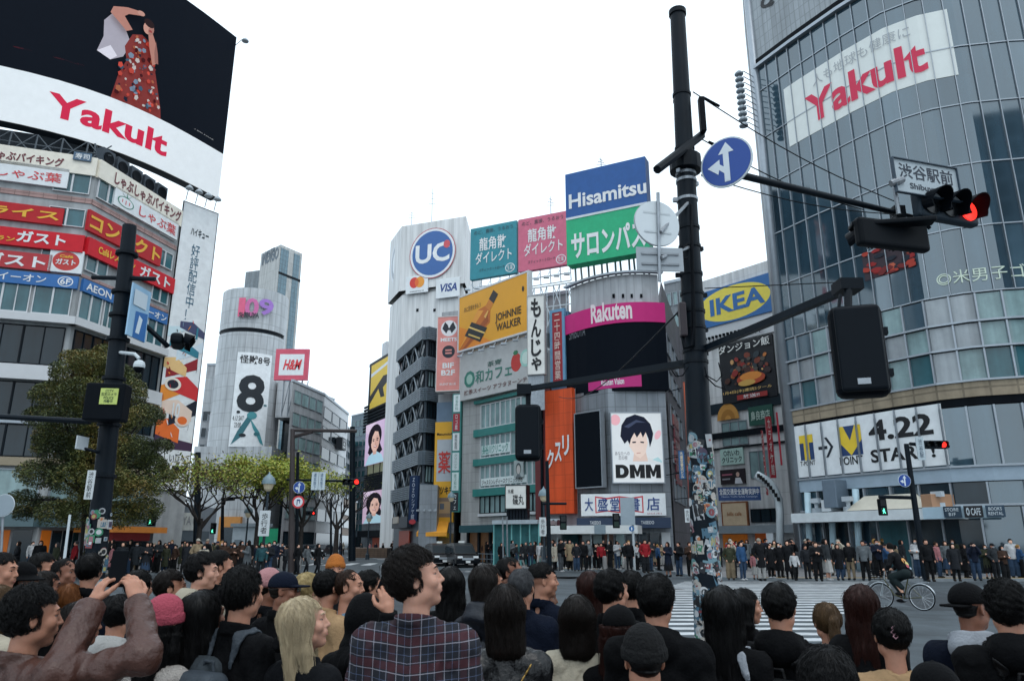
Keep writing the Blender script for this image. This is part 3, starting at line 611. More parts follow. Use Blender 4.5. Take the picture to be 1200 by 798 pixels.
# ================================================================ dark block with portrait display (left of the louvred tower)
t, FD, h = slab('narrow dark block with two lit portrait displays, left of the louvred tower', 428, 458, 425, 118, 108, DGREY, 3.4, 0, ALU, GLASS_DK, ybase=540)
MB().panel(FD, 2.6, 4.6, h, h + 3.5, -3, -1).build('lift_room', C(0xA8ACB0), t)
R = FD.rect(436, 427, 457, 474); s = sign(FD, R, 'yellow and black sign with a white slash atop the narrow dark block', C(0x14181E), o=.1)
art(s, FD, sub(R, .1, 1, .06, .94), [([(0, 0), (1, 0), (1, 1), (0, 1)], 0xC8A93C), ([(0, .3), (.7, .62), (.95, .6), (.95, .45), (.7, .36), (.8, .15), (.6, .16), (.45, .38), (0, .12)], 0x14181E), ([(0, .72), (1, .84), (1, .9), (0, .8)], 0xC9CCCE)], .35)
def portrait(F, R, label, bgc, hair, o, dress, seed, e=.42):
    s = sign(F, R, label, LED(bgc, e), 'screen', 'portrait_display', .2, o=o)
    art(s, F, R, [(ell(.25, .9, .3, .14, 16), 0xD2BCCE), (ell(.47, .64, .33, .30, 24, rot=.2), hair), ([(.16, .3), (.3, .62), (.62, .62), (.86, .28), (.7, .2), (.3, .2)], hair), ([(.05, 0), (.2, .2), (.4, .28), (.6, .28), (.84, .18), (.96, 0)], dress), ([(.4, .34), (.42, .22), (.58, .22), (.6, .36)], 0xC49A8C),
        (ell(.51, .54, .205, .25, 24, rot=-.12), 0xD4AC9C), (ell(.60, .50, .10, .17, 16), 0xC89C8C), ([(.27, .5), (.28, .78), (.46, .90), (.70, .84), (.78, .56), (.70, .60), (.64, .74), (.48, .78), (.36, .66), (.33, .5)], hair), ([(.36, .58), (.44, .60), (.48, .585), (.44, .575)], 0x2A2024), ([(.55, .585), (.62, .60), (.68, .575), (.61, .57)], 0x2A2024), (ell(.43, .55, .04, .014, 10), 0x2A2226), (ell(.61, .545, .04, .014, 10), 0x2A2226), ([(.51, .54), (.55, .46), (.5, .455)], 0xBC8E7E), (ell(.52, .405, .075, .022, 12), 0xA45458), (ell(.52, .41, .055, .010, 10), 0xE0D8D4)], o + .2, emit=e)
    return s
portrait(FD, FD.rect(432, 499, 454, 540), 'upper of the two portrait displays on the narrow dark block', 0xC2A9C4, 0x1E1A22, .2, 0x9FC0CE, 1)
portrait(FD, FD.rect(429, 577, 455, 612), 'lower of the two portrait displays on the narrow dark block', 0xBFA4B8, 0x1E1A22, .2, 0x9CBCC8, 2)
for ya, yb in ((476, 497), (556, 575)):
    b = MB(); R = FD.rect(429, ya, 456, yb); n = 9
    for i in range(n): z = R[2] + (R[3] - R[2]) * i / n; b.panel(FD, R[0], R[1], z, z + (R[3] - R[2]) / n * .6, .1, .35)
    b.build('louvre', DARKM, t)
rows(t, FD, *FD.rect(432, 543, 454, 554)[:2], [FD.rect(432, 543, 454, 554)[2:]], 3, .1, DARKM, C(0x8A8A70, .3, emit=.1))
band(t, FD, FD.rect(430, 622, 456, 629), .1, 1.5, BLACKM, 'canopy'); band(t, FD, FD.rect(438, 630, 450, 645), .1, .2, C(0x7A3A2C, .5, emit=.15), 'shop_front')
Fg = Face(X(456, 540, 106), X(464, 540, 104)); s = sign(Fg, Fg.rect(456, 530, 463, 570), 'tall thin green and white sign at the corner of the narrow dark block', C(0x2E8A5C), o=.2, depth=.4)
art(s, Fg, Fg.rect(456, 530, 463, 570), [([(0, 0), (1, 0), (1, .45), (0, .5)], 0xC2C6C8), ([(.2, .1), (.8, .1), (.8, .2), (.2, .2)], 0xB0585C), (ell(.5, .75, .3, .1), 0xC8A93C)], .6)
# ================================================================ UC tower (white shaft with round emblem)
SH = mat('white_ribbed_shaft', (.76, .77, .77), .6, var=.05, scale=.2, grid=(.55, 60, .03, .82))
F1 = Face(X(473, 300, 92), X(544, 300, 89)); F0 = Face(X(460, 300, 97), X(473, 300, 92))
zt, zb_ = F1.hit(475, 266)[1], F1.hit(472, 346)[1]
uc = bldg('white_sign_tower', 'white tower with a round blue emblem box at its top', [F0.P(0, 0)[:2], F1.P(0, 0)[:2], F1.P(F1.len, 0)[:2], (F1.P(F1.len, 0).x + 1, 110)], zb_, SH)
zb2 = zb_ + .5
hd = MB(); prism(hd, [F0.P(-.3, 0, .3)[:2], F1.P(-.3, 0, .3)[:2], F1.P(F1.len + .3, 0, .3)[:2], (F1.P(F1.len, 0).x + 1.3, 110)], zb2, zt)
prism(hd, [F0.P(.3, 0, -.3)[:2], F1.P(.3, 0, -.3)[:2], F1.P(F1.len - .3, 0, -.3)[:2], (F1.P(F1.len, 0).x, 109)], zb_, zb2, False); hd.build('sign_box', SH, uc)
sR = F1.rect(483, 273, 535, 324); MB().poly([F1.P(sR[0] + (sR[1] - sR[0]) * x, sR[2] + (sR[3] - sR[2]) * y, .45) for x, y in ell(.5, .5, .5, .5, 40)]).build('emblem', C(0x9C4048), uc)
art(uc, F1, sR, [(ell(.5, .5, .485, .485, 40), 0xC9CDD0), (ell(.5, .5, .44, .44, 40), 0x35588C)], .45, 'emblem_disc')
letter(uc, F1, 'UC', sub(sR, .13, .87, .31, .69), .47, WHT, .03); art(uc, F1, sub(sR, .74, .88, .56, .72), [(ell(.5, .5, .5, .5), 0xB04A52)], .48, 'dot')
s = sign(F1, F1.rect(478, 326, 503, 343), 'white plate with overlapping red and orange discs under the round emblem', C(0xC4C8CA), o=.3, depth=.15); art(s, F1, F1.rect(481, 327, 500, 341), [(ell(.34, .6, .28, .38, 24), 0xB5352E), (ell(.66, .6, .28, .38, 24), 0xD08A35), (ell(.5, .6, .11, .26, 16), 0xC25A28)], .46); letter(s, F1, 'mastercard', sub(F1.rect(481, 327, 500, 342), .1, .9, .0, .1), .47, BLK, 0)
R = F1.rect(513, 329, 540, 348); s = sign(F1, R, 'white plate with navy capital letters under the round emblem', C(0xC4C8CA), o=.3, depth=.15); letter(s, F1, 'VISA', sub(R, .12, .9, .3, .72), .47, C(0x2A3F74), .04, skew=.08)
R0 = F0.rect(462, 290, 472, 325); art(uc, F0, R0, [(ell(.5, .5, .5, .5, 30), 0xB8BCC0), (ell(.5, .5, .42, .42, 30), 0x8A9098), (ell(.5, .5, .3, .3, 24), 0xC4C8CA)], .35, 'side_emblem')
for y, x in ((385, 488), (385, 508)): R = F1.rect(x, 362, x + 2.5, 365); band(uc, F1, R, 0, .06, DARKM, 'vent')
antenna(*F1.P(1, zt)[:2], zt, 2.2, 'small aerial at the left corner of the white tower roof'); antenna(*F1.P(4, zt)[:2], zt, 5, 'tall thin mast on the white tower roof')
for u in (.4, 1.1, 2.6): R = None
R = F1.rect(459, 352, 470, 420); 
# ================================================================ louvred tower
LV = mat('louvre_steel', (.17, .215, .255), .45, .2, var=.2, scale=1)
A_ = X(467, 480, 84); B_ = X(497, 480, 74); C_ = X(515, 480, 75.5); Fl = Face(A_, B_); Fr = Face(B_, C_); h = Fr.hit(497, 382)[1]
lv = bldg('louvred_tower', 'grey tower wrapped in horizontal louvres with slanting braces behind', [A_, B_, C_, (C_[0] + 2, 92), (A_[0] + 2, 96)], h, mat('lv_wall', (.10, .125, .15), .5))
nf = 6; fh = (h - 4.2) / nf
for i in range(nf):
    z = 4.2 + fh * i
    for Fq in (Fl, Fr):
        b = MB()
        for k in range(7): b.panel(Fq, -.1, Fq.len + .1, z + fh * .56 + k * fh * .062, z + fh * .56 + k * fh * .062 + fh * .046, .05, .5)
        b.build('louvre_band', LV, lv)
    b = MB()
    for k in range(6):
        u = Fl.len * k / 6; du = Fl.len / 6
        a, c = (u, u + du) if k % 2 else (u + du, u)
        b.tube([Fl.P(a, z, .25), Fl.P(c, z + fh * .6, .25)], .11, 5)
    b.build('slanting_brace', mat('brace_steel', (.2, .23, .26), .4, .5), lv)
    rows(lv, Fl, .1, Fl.len, [(z + .1, z + fh * .54)], 5, .02, DARKM, GLASS_DK); rows(lv, Fr, .3, Fr.len - .2, [(z + .1, z + fh * .54)], 2, .02, DARKM, [GLASS_DK, GLASS_PALE, GLASS_DK][i % 3], 1)
R = Fr.rect(507, 425, 513, 434); band(lv, Fr, R, .3, .8, C(0x9AA2A8), 'air_conditioner')
PIL = mat('silver_pillar', (.26, .29, .32), .45, .4, var=.12, grid=(1.1, 1.3, .03, .7))
Fp = Face(X(491, 600, 71), X(512, 600, 71)); MB().panel(Fp, 0, Fp.len, .1, Fp.hit(500, 568)[1], -2.5, 0).build('corner_pillar', PIL, lv)
Fv = Face(X(483, 585, 74.5), X(492, 585, 74)); R = Fv.rect(484, 558, 492, 611); s = sign(Fv, R, 'tall navy blade sign with white letters beside the silver pillar', C(0x1E3354), o=.2, depth=.3)
letter(s, Fv, '\n'.join('ZOZOシブヤ館'), sub(R, .3, .7, .05, .95), .52, C(0xA8B0BC), .0); art(s, Fv, sub(R, .1, .9, -.06, .05), [(ell(.5, .5, .5, .5), 0xA03A40)], .5)
band(lv, Fl, Fl.rect(468, 607, 486, 618), .3, .8, C(0x2A3440), 'fascia'); band(lv, Fl, Fl.rect(470, 606, 476, 613), .8, .9, C(0x9A938A), 'notice'); band(lv, Fl, Fl.rect(471, 622, 482, 645), .2, .3, C(0x7A3426, .5, emit=.2), 'shop_front')
b = MB()
for x in (478, 486, 494, 501): p = Fp.P(Fp.len * (x - 478) / 24, Fp.hit(500, 599)[1], .0); b.tube([p, p + Vector((0, -.7, .15))], .04, 5); b.box(p + Vector((0, -.8, .05)), (.3, .3, .16))
tag(b.build('shop_light', STEEL), 'row of small arm lights on the silver pillar', 'shop light')
# ================================================================ yellow drug store, thin sign stack, pink sign
Fy = Face(X(511, 560, 73.5), X(533, 560, 73)); h = Fy.hit(520, 490)[1]
ds = bldg('drug_store', 'narrow yellow fronted drug store with an orange awning', [Fy.P(0, 0)[:2], Fy.P(Fy.len, 0)[:2], (Fy.P(Fy.len, 0).x, 90), (Fy.P(0, 0).x, 90)], Fy.hit(520, 462)[1], LGREY)
YW = C(0xC2912C, .5, var=.06); R = Fy.rect(511.5, 503, 532.5, 612); R = (R[0], R[1], R[2], Fy.hit(520, 495)[1]); s = sign(Fy, R, 'tall yellow shop sign with a large red character on a grey panel', YW, o=.1)
art(s, Fy, sub(R, .12, .9, .40, .82), [([(0, 0), (1, 0), (1, 1), (0, 1)], 0x9AA0A6)], .35, 'grey_panel'); letter(s, Fy, '薬', sub(R, .2, .82, .48, .70), .4, C(0xA8332F), .04)
letter(s, Fy, 'マツキヨ', sub(R, .08, .95, .27, .35), .37, BLK, .05); letter(s, Fy, 'MatsumotoK', sub(R, .1, .9, .86, .89), .37, BLK, .02); art(s, Fy, sub(R, .18, .9, .05, .24), [([(0, 0), (1, 0), (1, 1), (0, 1)], 0x7A6A5C), ([(.1, .2), (.9, .2), (.9, .8), (.1, .8)], 0xA48A6A), ([(.2, .4), (.5, .4), (.5, .7), (.2, .7)], 0x5C6470)], .35, 'poster')
MB().panel(Fy, 0, Fy.len, R[3], R[3] + 2.0, -.2, .3).build('top_band', C(0x5C6E80), ds)
aw = MB(); z1, z0 = Fy.hit(520, 611)[1], Fy.hit(520, 624)[1]; q0 = Fy.P(-.9, z1, .35); q1 = Fy.P(Fy.len * .8, z1, .35)
aw.raw([q0, q1, q1 + Vector((0, -2.2, z0 - z1)), q0 + Vector((-.5, -2.2, z0 - z1)), q0 - Vector((0, 0, .25)), q1 - Vector((0, 0, .25)), q1 + Vector((0, -2.2, z0 - z1 - .35)), q0 + Vector((-.5, -2.2, z0 - z1 - .35))], [(0, 3, 2, 1), (4, 5, 6, 7), (3, 7, 6, 2), (0, 4, 7, 3), (1, 2, 6, 5)]); aw.build('awning', C(0xC88A2E, .6), ds)
MB().panel(Fy, .1, Fy.len, .2, 2.6, .02, .2).build('shop_front', C(0x6A5A3C, .4, emit=.12), ds); R = Fy.rect(516, 624, 527, 630); band(ds, Fy, R, .3, .5, C(0xB89A34), 'notice')
Fk = Face(X(532, 540, 71.5), X(541, 540, 71.3)); R = Fk.rect(533, 463, 540.5, 600)
cols = [(0xB8C2C4, 'teal'), (0x8A2A34, ''), (0xB4BABC, ''), (0xA8B2B4, ''), (0xA9B7B6, ''), (0x2A2E36, '')]
s = sign(Fk, R, 'thin vertical stack of clinic panels between the drug store and tiled corner', C(0x2F6E6A), o=.1, depth=.5); n = 6
for i, (c_, t_) in enumerate(cols):
    q = sub(R, .12, .88, 1 - (i + .95) / n, 1 - (i + .05) / n); MB().panel(Fk, *q, .6, .64).build('panel', C(c_), s); letter(s, Fk, '\n'.join(['渋谷外科', 'ロゴ館', '歯科医院', 'クリニック', '皮フ科内', 'カフェ'][i]), sub(q, .3, .7, .08, .92), .66, C([0x1F6A5C, 0xC8CCCE, 0x30343C, 0x1F6A5C, 0x1F6A5C, 0xC8CCCE][i]), .0)
Fq = Face(X(514, 420, 72.5), X(542, 420, 72)); R = Fq.rect(516.5, 375, 541, 459)
s = sign(Fq, R, 'tall pink sign with white lettering and two dark emblems, high above the drug store', C(0xBE7A74), 'sign', o=.1, depth=.8, rim=C(0xB8B4B2), rimw=.08)
art(s, Fq, R, [(ell(.5, .84, .36, .11, 26), 0xC4C4C6), ([(.2, .84), (.32, .93), (.45, .88), (.5, .80), (.56, .88), (.68, .93), (.8, .84), (.62, .77), (.5, .84), (.38, .77)], 0x2A2E38), (ell(.5, .52, .28, .085, 26), 0x2A2E38), ([(.36, .49), (.64, .49), (.64, .51), (.36, .51)], 0xBE7A74), ([(.36, .53), (.64, .53), (.64, .55), (.36, .55)], 0xBE7A74)], .9)
letter(s, Fq, 'MEETS', sub(R, .14, .86, .66, .71), .92, WHT, .04); letter(s, Fq, 'BIF\nB2F', sub(R, .2, .8, .2, .37), .92, WHT, .08); letter(s, Fq, 'SILENT BLUE', sub(R, .15, .85, .07, .1), .92, WHT, .01)
Fo = Face(X(515, 480, 76), X(545, 480, 75)); MB().panel(Fo, 0, Fo.len, Fo.hit(520, 495)[1], Fo.hit(520, 366)[1], -10, 0).build('upper_wall', LGREY, ds)
# ================================================================ tiled corner building with the amber billboard
Gl = X(542, 500, 71); Gm = X(563, 500, 69.5); Gr = X(640, 500, 62.5); FGt = Face(Gl, Gm); FG = Face(Gm, Gr); FA = Face(Gl, Gr)
TILEW = mat('white_tiles', (.45, .46, .46), .5, var=.1, scale=.6, grid=(.9, .9, .03, .72))
hG = FA.hit(543, 470)[1]; hT = FA.hit(543, 417)[1]
gb = bldg('tiled_corner_building', 'white tiled corner building with teal bands under the amber billboard', [Gl, Gm, Gr, (Gr[0] + 1, 90), (Gl[0], 92)], hG, TILEW)
TEAL = C(0x2A6A66, .45)
Q7 = lambda x, y: (430 + x / 3.47, 430 + y / 3.47)
for ya, yb in ((140, 155), (258, 290), (378, 408), (500, 532)):
    z1, z0 = FG.hit(*Q7(468, ya - 4))[1], FG.hit(*Q7(468, yb - 6))[1]
    band(gb, FG, (.0, FG.len, z0, z1), 0, .28, TEAL, 'teal_band'); band(gb, FGt, (FGt.len * .72, FGt.len, z0, z1), 0, .28, TEAL, 'teal_band')
for ya, yb in ((152, 252), (280, 372), (398, 494), (522, 596)):
    z1, z0 = FG.hit(*Q7(470, ya + 4))[1], FG.hit(*Q7(470, yb))[1]
    rows(gb, FG, .15, FG.len - .2, [(z0, z1)], 6, .02, WHITE_P if ya < 500 else DARKM, GLASS_PALE, 1)
    band(gb, FG, (0, FG.len, z0 - .25, z0 - .02), 0, .22, WHITE_P, 'sill')
s = sign(FG, FG.rect(*Q7(472, 322), *Q7(588, 345)), 'teal clinic window lettering on the middle storey of the tiled corner building', C(0xB4C2C2), o=.14, depth=.03, name='window_sign'); letter(s, FG, '長谷川クリニック', FG.rect(*Q7(475, 322), *Q7(580, 343)), .19, C(0x2F7A72), .01)
s = sign(FG, FG.rect(*Q7(470, 455), *Q7(655, 468)), 'clinic window lettering in black on white, lower storey of the tiled corner building', C(0xBCC6C6), o=.14, depth=.03, name='window_sign'); letter(s, FG, 'ジャスミンレディースクリニック渋谷', FG.rect(*Q7(474, 460), *Q7(640, 466)), .19, BLK, .01)
# sign storey above
hz0, hz1 = hG - .05, hT
s = sign(FA, (.0, FA.len, hz0, hz1), 'broad pale sign storey with green lettering and a fruit picture', mat('sign_white', (.52, .53, .53), .5, var=.1), depth=.7, o=-.3)
R = FA.rect(548, 437, 604, 452); R = (R[0], R[1], FA.hit(575, 455)[1], FA.hit(575, 430)[1]); letter(s, FA, '和カフェ', sub(R, .25, 1, .3, .9), .44, C(0x2F6A5E), .06); art(s, FA, sub(R, 0, .24, .2, 1), [(ell(.5, .5, .5, .5, 9), 0x2F6A5E), (ell(.5, .5, .28, .3), 0x8AA69C)], .42, 'rosette')
letter(s, FA, '茶寮', sub(R, .5, .8, .95, 1.2), .44, C(0x3C5A54), .04)
R = FA.rect(602, 410, 634, 432); art(s, FA, R, [(ell(.22, .42, .2, .36, 14), 0xA8332F), (ell(.2, .8, .1, .1, 6), 0x2F6A4A), (ell(.58, .5, .22, .34, 18), 0x8FB8AE), (ell(.58, .5, .15, .24, 18), 0xB8CCC4), (ell(.85, .5, .14, .4, 10), 0x35404A)], .41, 'fruit')
R = FA.rect(548, 455, 634, 440); letter(s, FA, '抹茶スイーツ アフタヌーンティー', (R[0], R[1], FA.hit(590, 455)[1], FA.hit(590, 449)[1]), .44, C(0x5A3A38), .02)
# amber billboard
zb_, zt = FA.hit(543, 413)[1], FA.hit(543, 352)[1]; BRd = (.05, FA.hit(624.5, 350)[0], zb_, zt)
s = sign(FA, BRd, 'large amber rooftop billboard with a tilted square whisky bottle', mat('amber_print', srgb(0xE8A428), .5, var=.10, scale=.15), 'billboard', 'rooftop_billboard', .5, o=.2, rim=WHITE_P, rimw=.18)
ux, uz = BRd[1] - BRd[0], zt - zb_
def tilt(pts, cx, cy, a, sc): return [(cx + (x * math.cos(a) - y * math.sin(a)) * sc, cy + (x * math.sin(a) + y * math.cos(a)) * sc * ux / uz) for x, y in pts]
bt = lambda p: tilt(p, .33, .38, -.72, .42)
art(s, FA, BRd, [([(0, 0), (.5, 0), (.2, .3), (0, .45)], 0xC4741C), (bt([(-.3, -1.1), (.3, -1.1), (.3, .2), (.12, .42), (-.12, .42), (-.3, .2)]), 0xA85A18), (bt([(-.3, -1.1), (-.1, -1.1), (-.1, .3), (-.3, .2)]), 0xC9862E), (bt([(.1, -1.1), (.24, -1.1), (.24, .2), (.1, .3)]), 0x8A4212), (bt([(-.11, .40), (.11, .40), (.09, .78), (-.09, .78)]), 0xB06A20), (bt([(-.11, .6), (.11, .6), (.11, .84), (-.11, .84)]), 0x2A2624),
    (bt([(-.3, -.5), (.3, -.32), (.3, .06), (-.3, -.12)]), 0x1E2224), (bt([(-.3, -.28), (.3, -.10), (.3, -.06), (-.3, -.24)]), 0xC8A860), (bt([(-.2, -.42), (.24, -.28), (.24, -.24), (-.2, -.38)]), 0xB89A50), (bt([(.02, .2), (.1, .2), (.08, .38), (.04, .38)]), 0xDCAA58), (ell(.945, .74, .015, .05, 8), 0x2A2624)], .7, 'bottle_picture')
letter(s, FA, 'JOHNNIE\nWALKER', sub(BRd, .56, .92, .14, .46), .73, C(0x33291C), .02); letter(s, FA, '共に苦境を歩もう', sub(BRd, .08, .34, .68, .78), .73, C(0x4A3820), .0)
pole = MB()
for i in range(7): u = .8 + i * 1.6; pole.tube([FA.P(u, zb_ + .2, .3), FA.P(u, zb_ - .7, 1.0)], .05, 5); pole.box(FA.P(u, zb_ - .75, 1.1), (.5, .3, .18))
tag(pole.build('billboard_lights', STEEL), 'row of small floodlights along the foot of the amber billboard', 'floodlight')
gb2 = MB().panel(FA, 0, FA.len, hT, zb_ + .2, -4, -.2).build('roof_storey', WHITE_P, gb)
Fm = Face(X(617, 400, 60.5), X(641, 400, 60)); R = Fm.rect(620, 350, 640, 439); s = sign(Fm, R, 'upright white board with bold black brush letters beside the amber billboard', C(0xC0C0BC), o=0, depth=.5, rim=C(0x8A8C8C), rimw=.06)
for i, ch in enumerate('もんじゃ'): letter(s, Fm, ch, sub(R, .2, .82, [.72, .46, .22, .04][i], [.97, .70, .44, .21][i]), .53, BLK, .06)
MB().panel(Fm, .2, Fm.len - .2, R[2] - 3, R[2], .1, .3).build('support', STEEL, s)
tc = C(0x1F4A52, .5); Fc = Face(X(538, 620, 66), X(606, 620, 60)); z1, z0 = Fc.hit(540, 617)[1], Fc.hit(540, 624)[1]
MB().panel(Fc, 0, Fc.len, z0, z1 + .1, -3, 0).build('canopy', tc, gb)
MB().panel(Fc, 0, Fc.len, .2, z0, -1.2, -1.0).build('shop_front', C(0x6A4E36, .45, emit=.12, var=.5, scale=1.2), gb)
for i in range(5): MB().panel(Fc, i * Fc.len / 5, i * Fc.len / 5 + .25, .1, z0, -1, -.8).build('pier', DARKM, gb)
# glass lift house in front of the corner
lh = thing('glass_lift_house', 'teal glass entrance box with a flat grey roof on the centre pavement', 'entrance', at(605, 650, 57)); Fg2 = Face(X(579, 640, 58.5), X(632, 640, 57))
zt = Fg2.hit(600, 614)[1]
TG = mat('teal_clear_glass', (.05, .17, .18), .06, spec=.7, var=.3, alpha=.82)
MB().panel(Fg2, 0, Fg2.len, zt, zt + .3, -4, .4).build('roof', C(0x8A949A), lh)
for i in range(5): MB().panel(Fg2, i * Fg2.len / 5 + .06, (i + 1) * Fg2.len / 5 - .06, .2, zt, -.1, 0).build('glass_panel', TG, lh)
for i in range(6): MB().panel(Fg2, i * Fg2.len / 5 - .05, i * Fg2.len / 5 + .05, .13, zt, -.15, .08).build('post', C(0x5F9494), lh)
Fs_ = Face(X(575, 590, 64), X(592, 590, 62)); Fs2 = Face(X(597, 585, 59.5), X(622, 585, 59)); R = Fs2.rect(597, 570, 620.5, 596); s = sign(Fs2, R, 'square white projecting sign with black brush letters above the glass entrance', C(0xBDBEBA), o=0, depth=1.0, rim=DARKM, rimw=.05)
letter(s, Fs2, '磯丸', sub(R, .35, .9, .15, .6), 1.03, BLK, .06); letter(s, Fs2, '水産', sub(R, .1, .4, .65, .85), 1.03, BLK, .02)
b = MB()
for i in range(7): u = Fs2.len * i / 7; b.panel(Fs2, u, u + Fs2.len / 9, R[2] - .9, R[2] - .08, .1, .8)
b.build('louvre', DARKM, s)
R = FG.rect(606, 540, 617, 559); s = sign(FG, R, 'small grey portrait poster high on the teal banded wall', C(0x8A9494), 'poster', 'wall_poster', .08, o=.3); art(s, FG, R, [(ell(.5, .5, .28, .34), 0x4A5054), (ell(.5, .45, .2, .26), 0xA8A4A0), ([(.2, 0), (.4, .2), (.6, .2), (.8, 0)], 0x5A6266)], .38)
# ================================================================ orange drug building and the curved screen building
Fe = Face(X(641.5, 530, 61.5), X(676, 530, 59.8)); ho = Fe.hit(660, 457)[1]
ORA = mat('orange_panels', srgb(0xE0582C), .45, var=.1, scale=.4, grid=(1.0, 1.0, .025, .7))
ob = bldg('orange_building', 'orange panelled shop building left of the big dark screen', [Fe.P(0, 0)[:2], Fe.P(Fe.len, 0)[:2], (Fe.P(Fe.len, 0).x, 85), (Fe.P(0, 0).x, 85)], ho, GREYW)
MB().panel(Fe, .15, Fe.len - .05, Fe.hit(660, 602)[1], ho, 0, .5).build('orange_front', ORA, ob)
R = Fe.rect(645, 512, 673, 552)
for i, ch in enumerate('クスリ'): letter(ob, Fe, ch, sub(R, .02 + .33 * i, .31 + .33 * i, .1 + .16 * i, .62 + .18 * i), .6, C(0xBCC0C2), .03, skew=.0)
MB().panel(Fe, .1, Fe.len + .5, 2.6, 2.9, .0, 2.0).build('awning', C(0xA0423A, .6), ob); MB().panel(Fe, .1, Fe.len, .2, 2.6, .0, .1).build('shop_front', GLASS_TEAL, ob)
s = sign(Fe, Fe.rect(640, 608, 664, 619), 'poster strip with pictures under the orange front', C(0x9AA2A6), 'poster', 'poster_strip', .1, o=.3); art(s, Fe, Fe.rect(640, 608, 664, 619), [([(0, 0), (.3, 0), (.3, 1), (0, 1)], 0xA0423A), (ell(.5, .5, .1, .4), 0x2A2E36), (ell(.75, .45, .1, .45), 0x4A2E36), ([(.86, .1), (1, .1), (1, .9), (.86, .9)], 0x30343C)], .4)
Fu = Face(X(645, 410, 62), X(666, 410, 61)); MB().panel(Fu, 0, Fu.len, ho - 3, Fu.hit(655, 366)[1], -6, -.1).build('upper_wall', C(0x4A6A84), ob)
R = Fu.rect(649, 368, 662, 447); s = sign(Fu, R, 'vertical red sign with pale letters in a blue frame, left of the dark screen', C(0x8C2C34), o=0, depth=.3, rim=C(0x5A84A0), rimw=.25); letter(s, Fu, '\n'.join('二十四時間営業'), sub(R, .2, .8, .03, .97), .33, C(0xC0B0A8), .02)
MB().panel(Fu, -1.6, -.1, 3, ho + .5, -.5, .1).build('duct', C(0x5A2A2C, .6), ob); MB().panel(Fu, -.95, -.75, 3, ho, .12, .3).build('pipe', DARKM, ob)
Tl = X(672, 540, 60.2); Tm = X(715, 540, 57.6); Tr_ = X(784, 540, 57.6)
FT1 = Face(Tl, Tm); FT2 = Face(Tm, Tr_); SILV = mat('silver_cladding', (.27, .30, .33), .4, .45, var=.12, scale=.5, grid=(.85, 1.1, .03, .62))
FK = Face(*bez([X(663, 400, 61), X(705, 400, 57.0), X(740, 400, 56.6), X(781, 400, 57.2)], 10))
zk = FK.hit(720, 455)[1]; tb_ = bldg('screen_building', 'silver clad bookshop building wrapped by a dark curved screen', [Tl, Tm, Tr_, (Tr_[0] + 2.2, 84), (Tl[0] + 1, 84)], zk, SILV)
SIL2 = mat('silver_drum', (.43, .45, .47), .45, .3, var=.08, grid=(.7, 8, .03, .75)); zp0, zp1 = FK.hit(720, 379)[1], FK.hit(720, 356)[1]; ztop = FK.hit(720, 321)[1]
MB().panel(FK, .3, FK.len - .3, zp1, ztop, -9, -.4).build('drum', SIL2, tb_); parapet(tb_, FK, ztop, .15)
for x in (718, 729, 739, 750): R = FK.rect(x, 345, x + 3, 349, -.4); band(tb_, FK, R, -.4, -.3, BLACKM, 'vent')
s = MB().panel(FK, 0, FK.len, zk - .2, zp0, -1.2, 0).build('curved_screen', LED(0x0C1118, .3)); tag(s, 'dark blank curved screen between a pink strip and the bookshop front', 'screen'); letter(s, FK, 'SHIBUYA', FK.rect(667, 387, 686, 393), .02, C(0x5A6066), 0)
s = MB().panel(FK, 0, FK.len, zp0, zp1, -1.0, .08).build('shop_sign', LED(0xB02A6E, .18)); tag(s, 'curved magenta strip sign with white letters above the dark screen', 'sign'); letter(s, FK, 'Rakuten', FK.rect(693, 358, 741, 374), .11, LED(0xC8C0C4, .2), .03)
R = FK.rect(690, 445, 752, 453); s = sign(FK, R, 'small magenta strip with white letters along the foot of the dark screen', LED(0xA83070, .2), o=.02, depth=.06); letter(s, FK, 'Rakuten Vision', sub(R, .28, .7, .25, .8), .1, WHT, .02)
R = FT1.rect(681, 487, 713, 570); s = sign(FT1, R, 'unlit black display panel left of the cartoon portrait', LED(0x0E1319, .2), 'screen', 'wall_display', .5, o=.3, rim=ALU, rimw=.08)
R = FT2.rect(714.5, 486, 776, 566); s = sign(FT2, R, 'white lit display, drawn dark haired young man above heavy black capitals', LED(0xC8CCCE, .42), 'screen', 'wall_display', .5, o=.3, rim=ALU, rimw=.08)
art(s, FT2, R, [(ell(.08, .9, .1, .08), 0xD8A0A8), (ell(.92, .68, .08, .05, rot=.8), 0xD8A8B0), ([(.3, .3), (.32, .42), (.62, .42), (.9, .26), (.96, .28), (.96, .3)], 0xC8CCCE), ([(.40, .30), (.44, .46), (.66, .46), (.70, .30)], 0xCDB4A8), ([(.34, .52), (.36, .74), (.68, .74), (.71, .56), (.66, .42), (.55, .34), (.46, .38)], 0xD6C0B4),
    ([(.17, .66), (.2, .82), (.3, .93), (.48, .98), (.66, .94), (.78, .84), (.83, .7), (.8, .6), (.75, .5), (.73, .62), (.68, .72), (.62, .64), (.58, .72), (.5, .64), (.45, .71), (.38, .62), (.35, .54), (.31, .60), (.25, .55)], 0x1E2230), ([(.25, .8), (.5, .9), (.7, .86), (.5, .86), (.34, .78)], 0x3A4258), ([(.40, .58), (.48, .585), (.47, .565), (.41, .56)], 0x2A2A34), ([(.56, .585), (.64, .58), (.63, .56), (.57, .565)], 0x2A2A34), ([(.48, .42), (.56, .425), (.56, .415), (.48, .41)], 0xA87A74), ([(.78, .32), (.9, .36), (.98, .3), (.98, .28)], 0x9FC0C4)], .8, emit=.42)
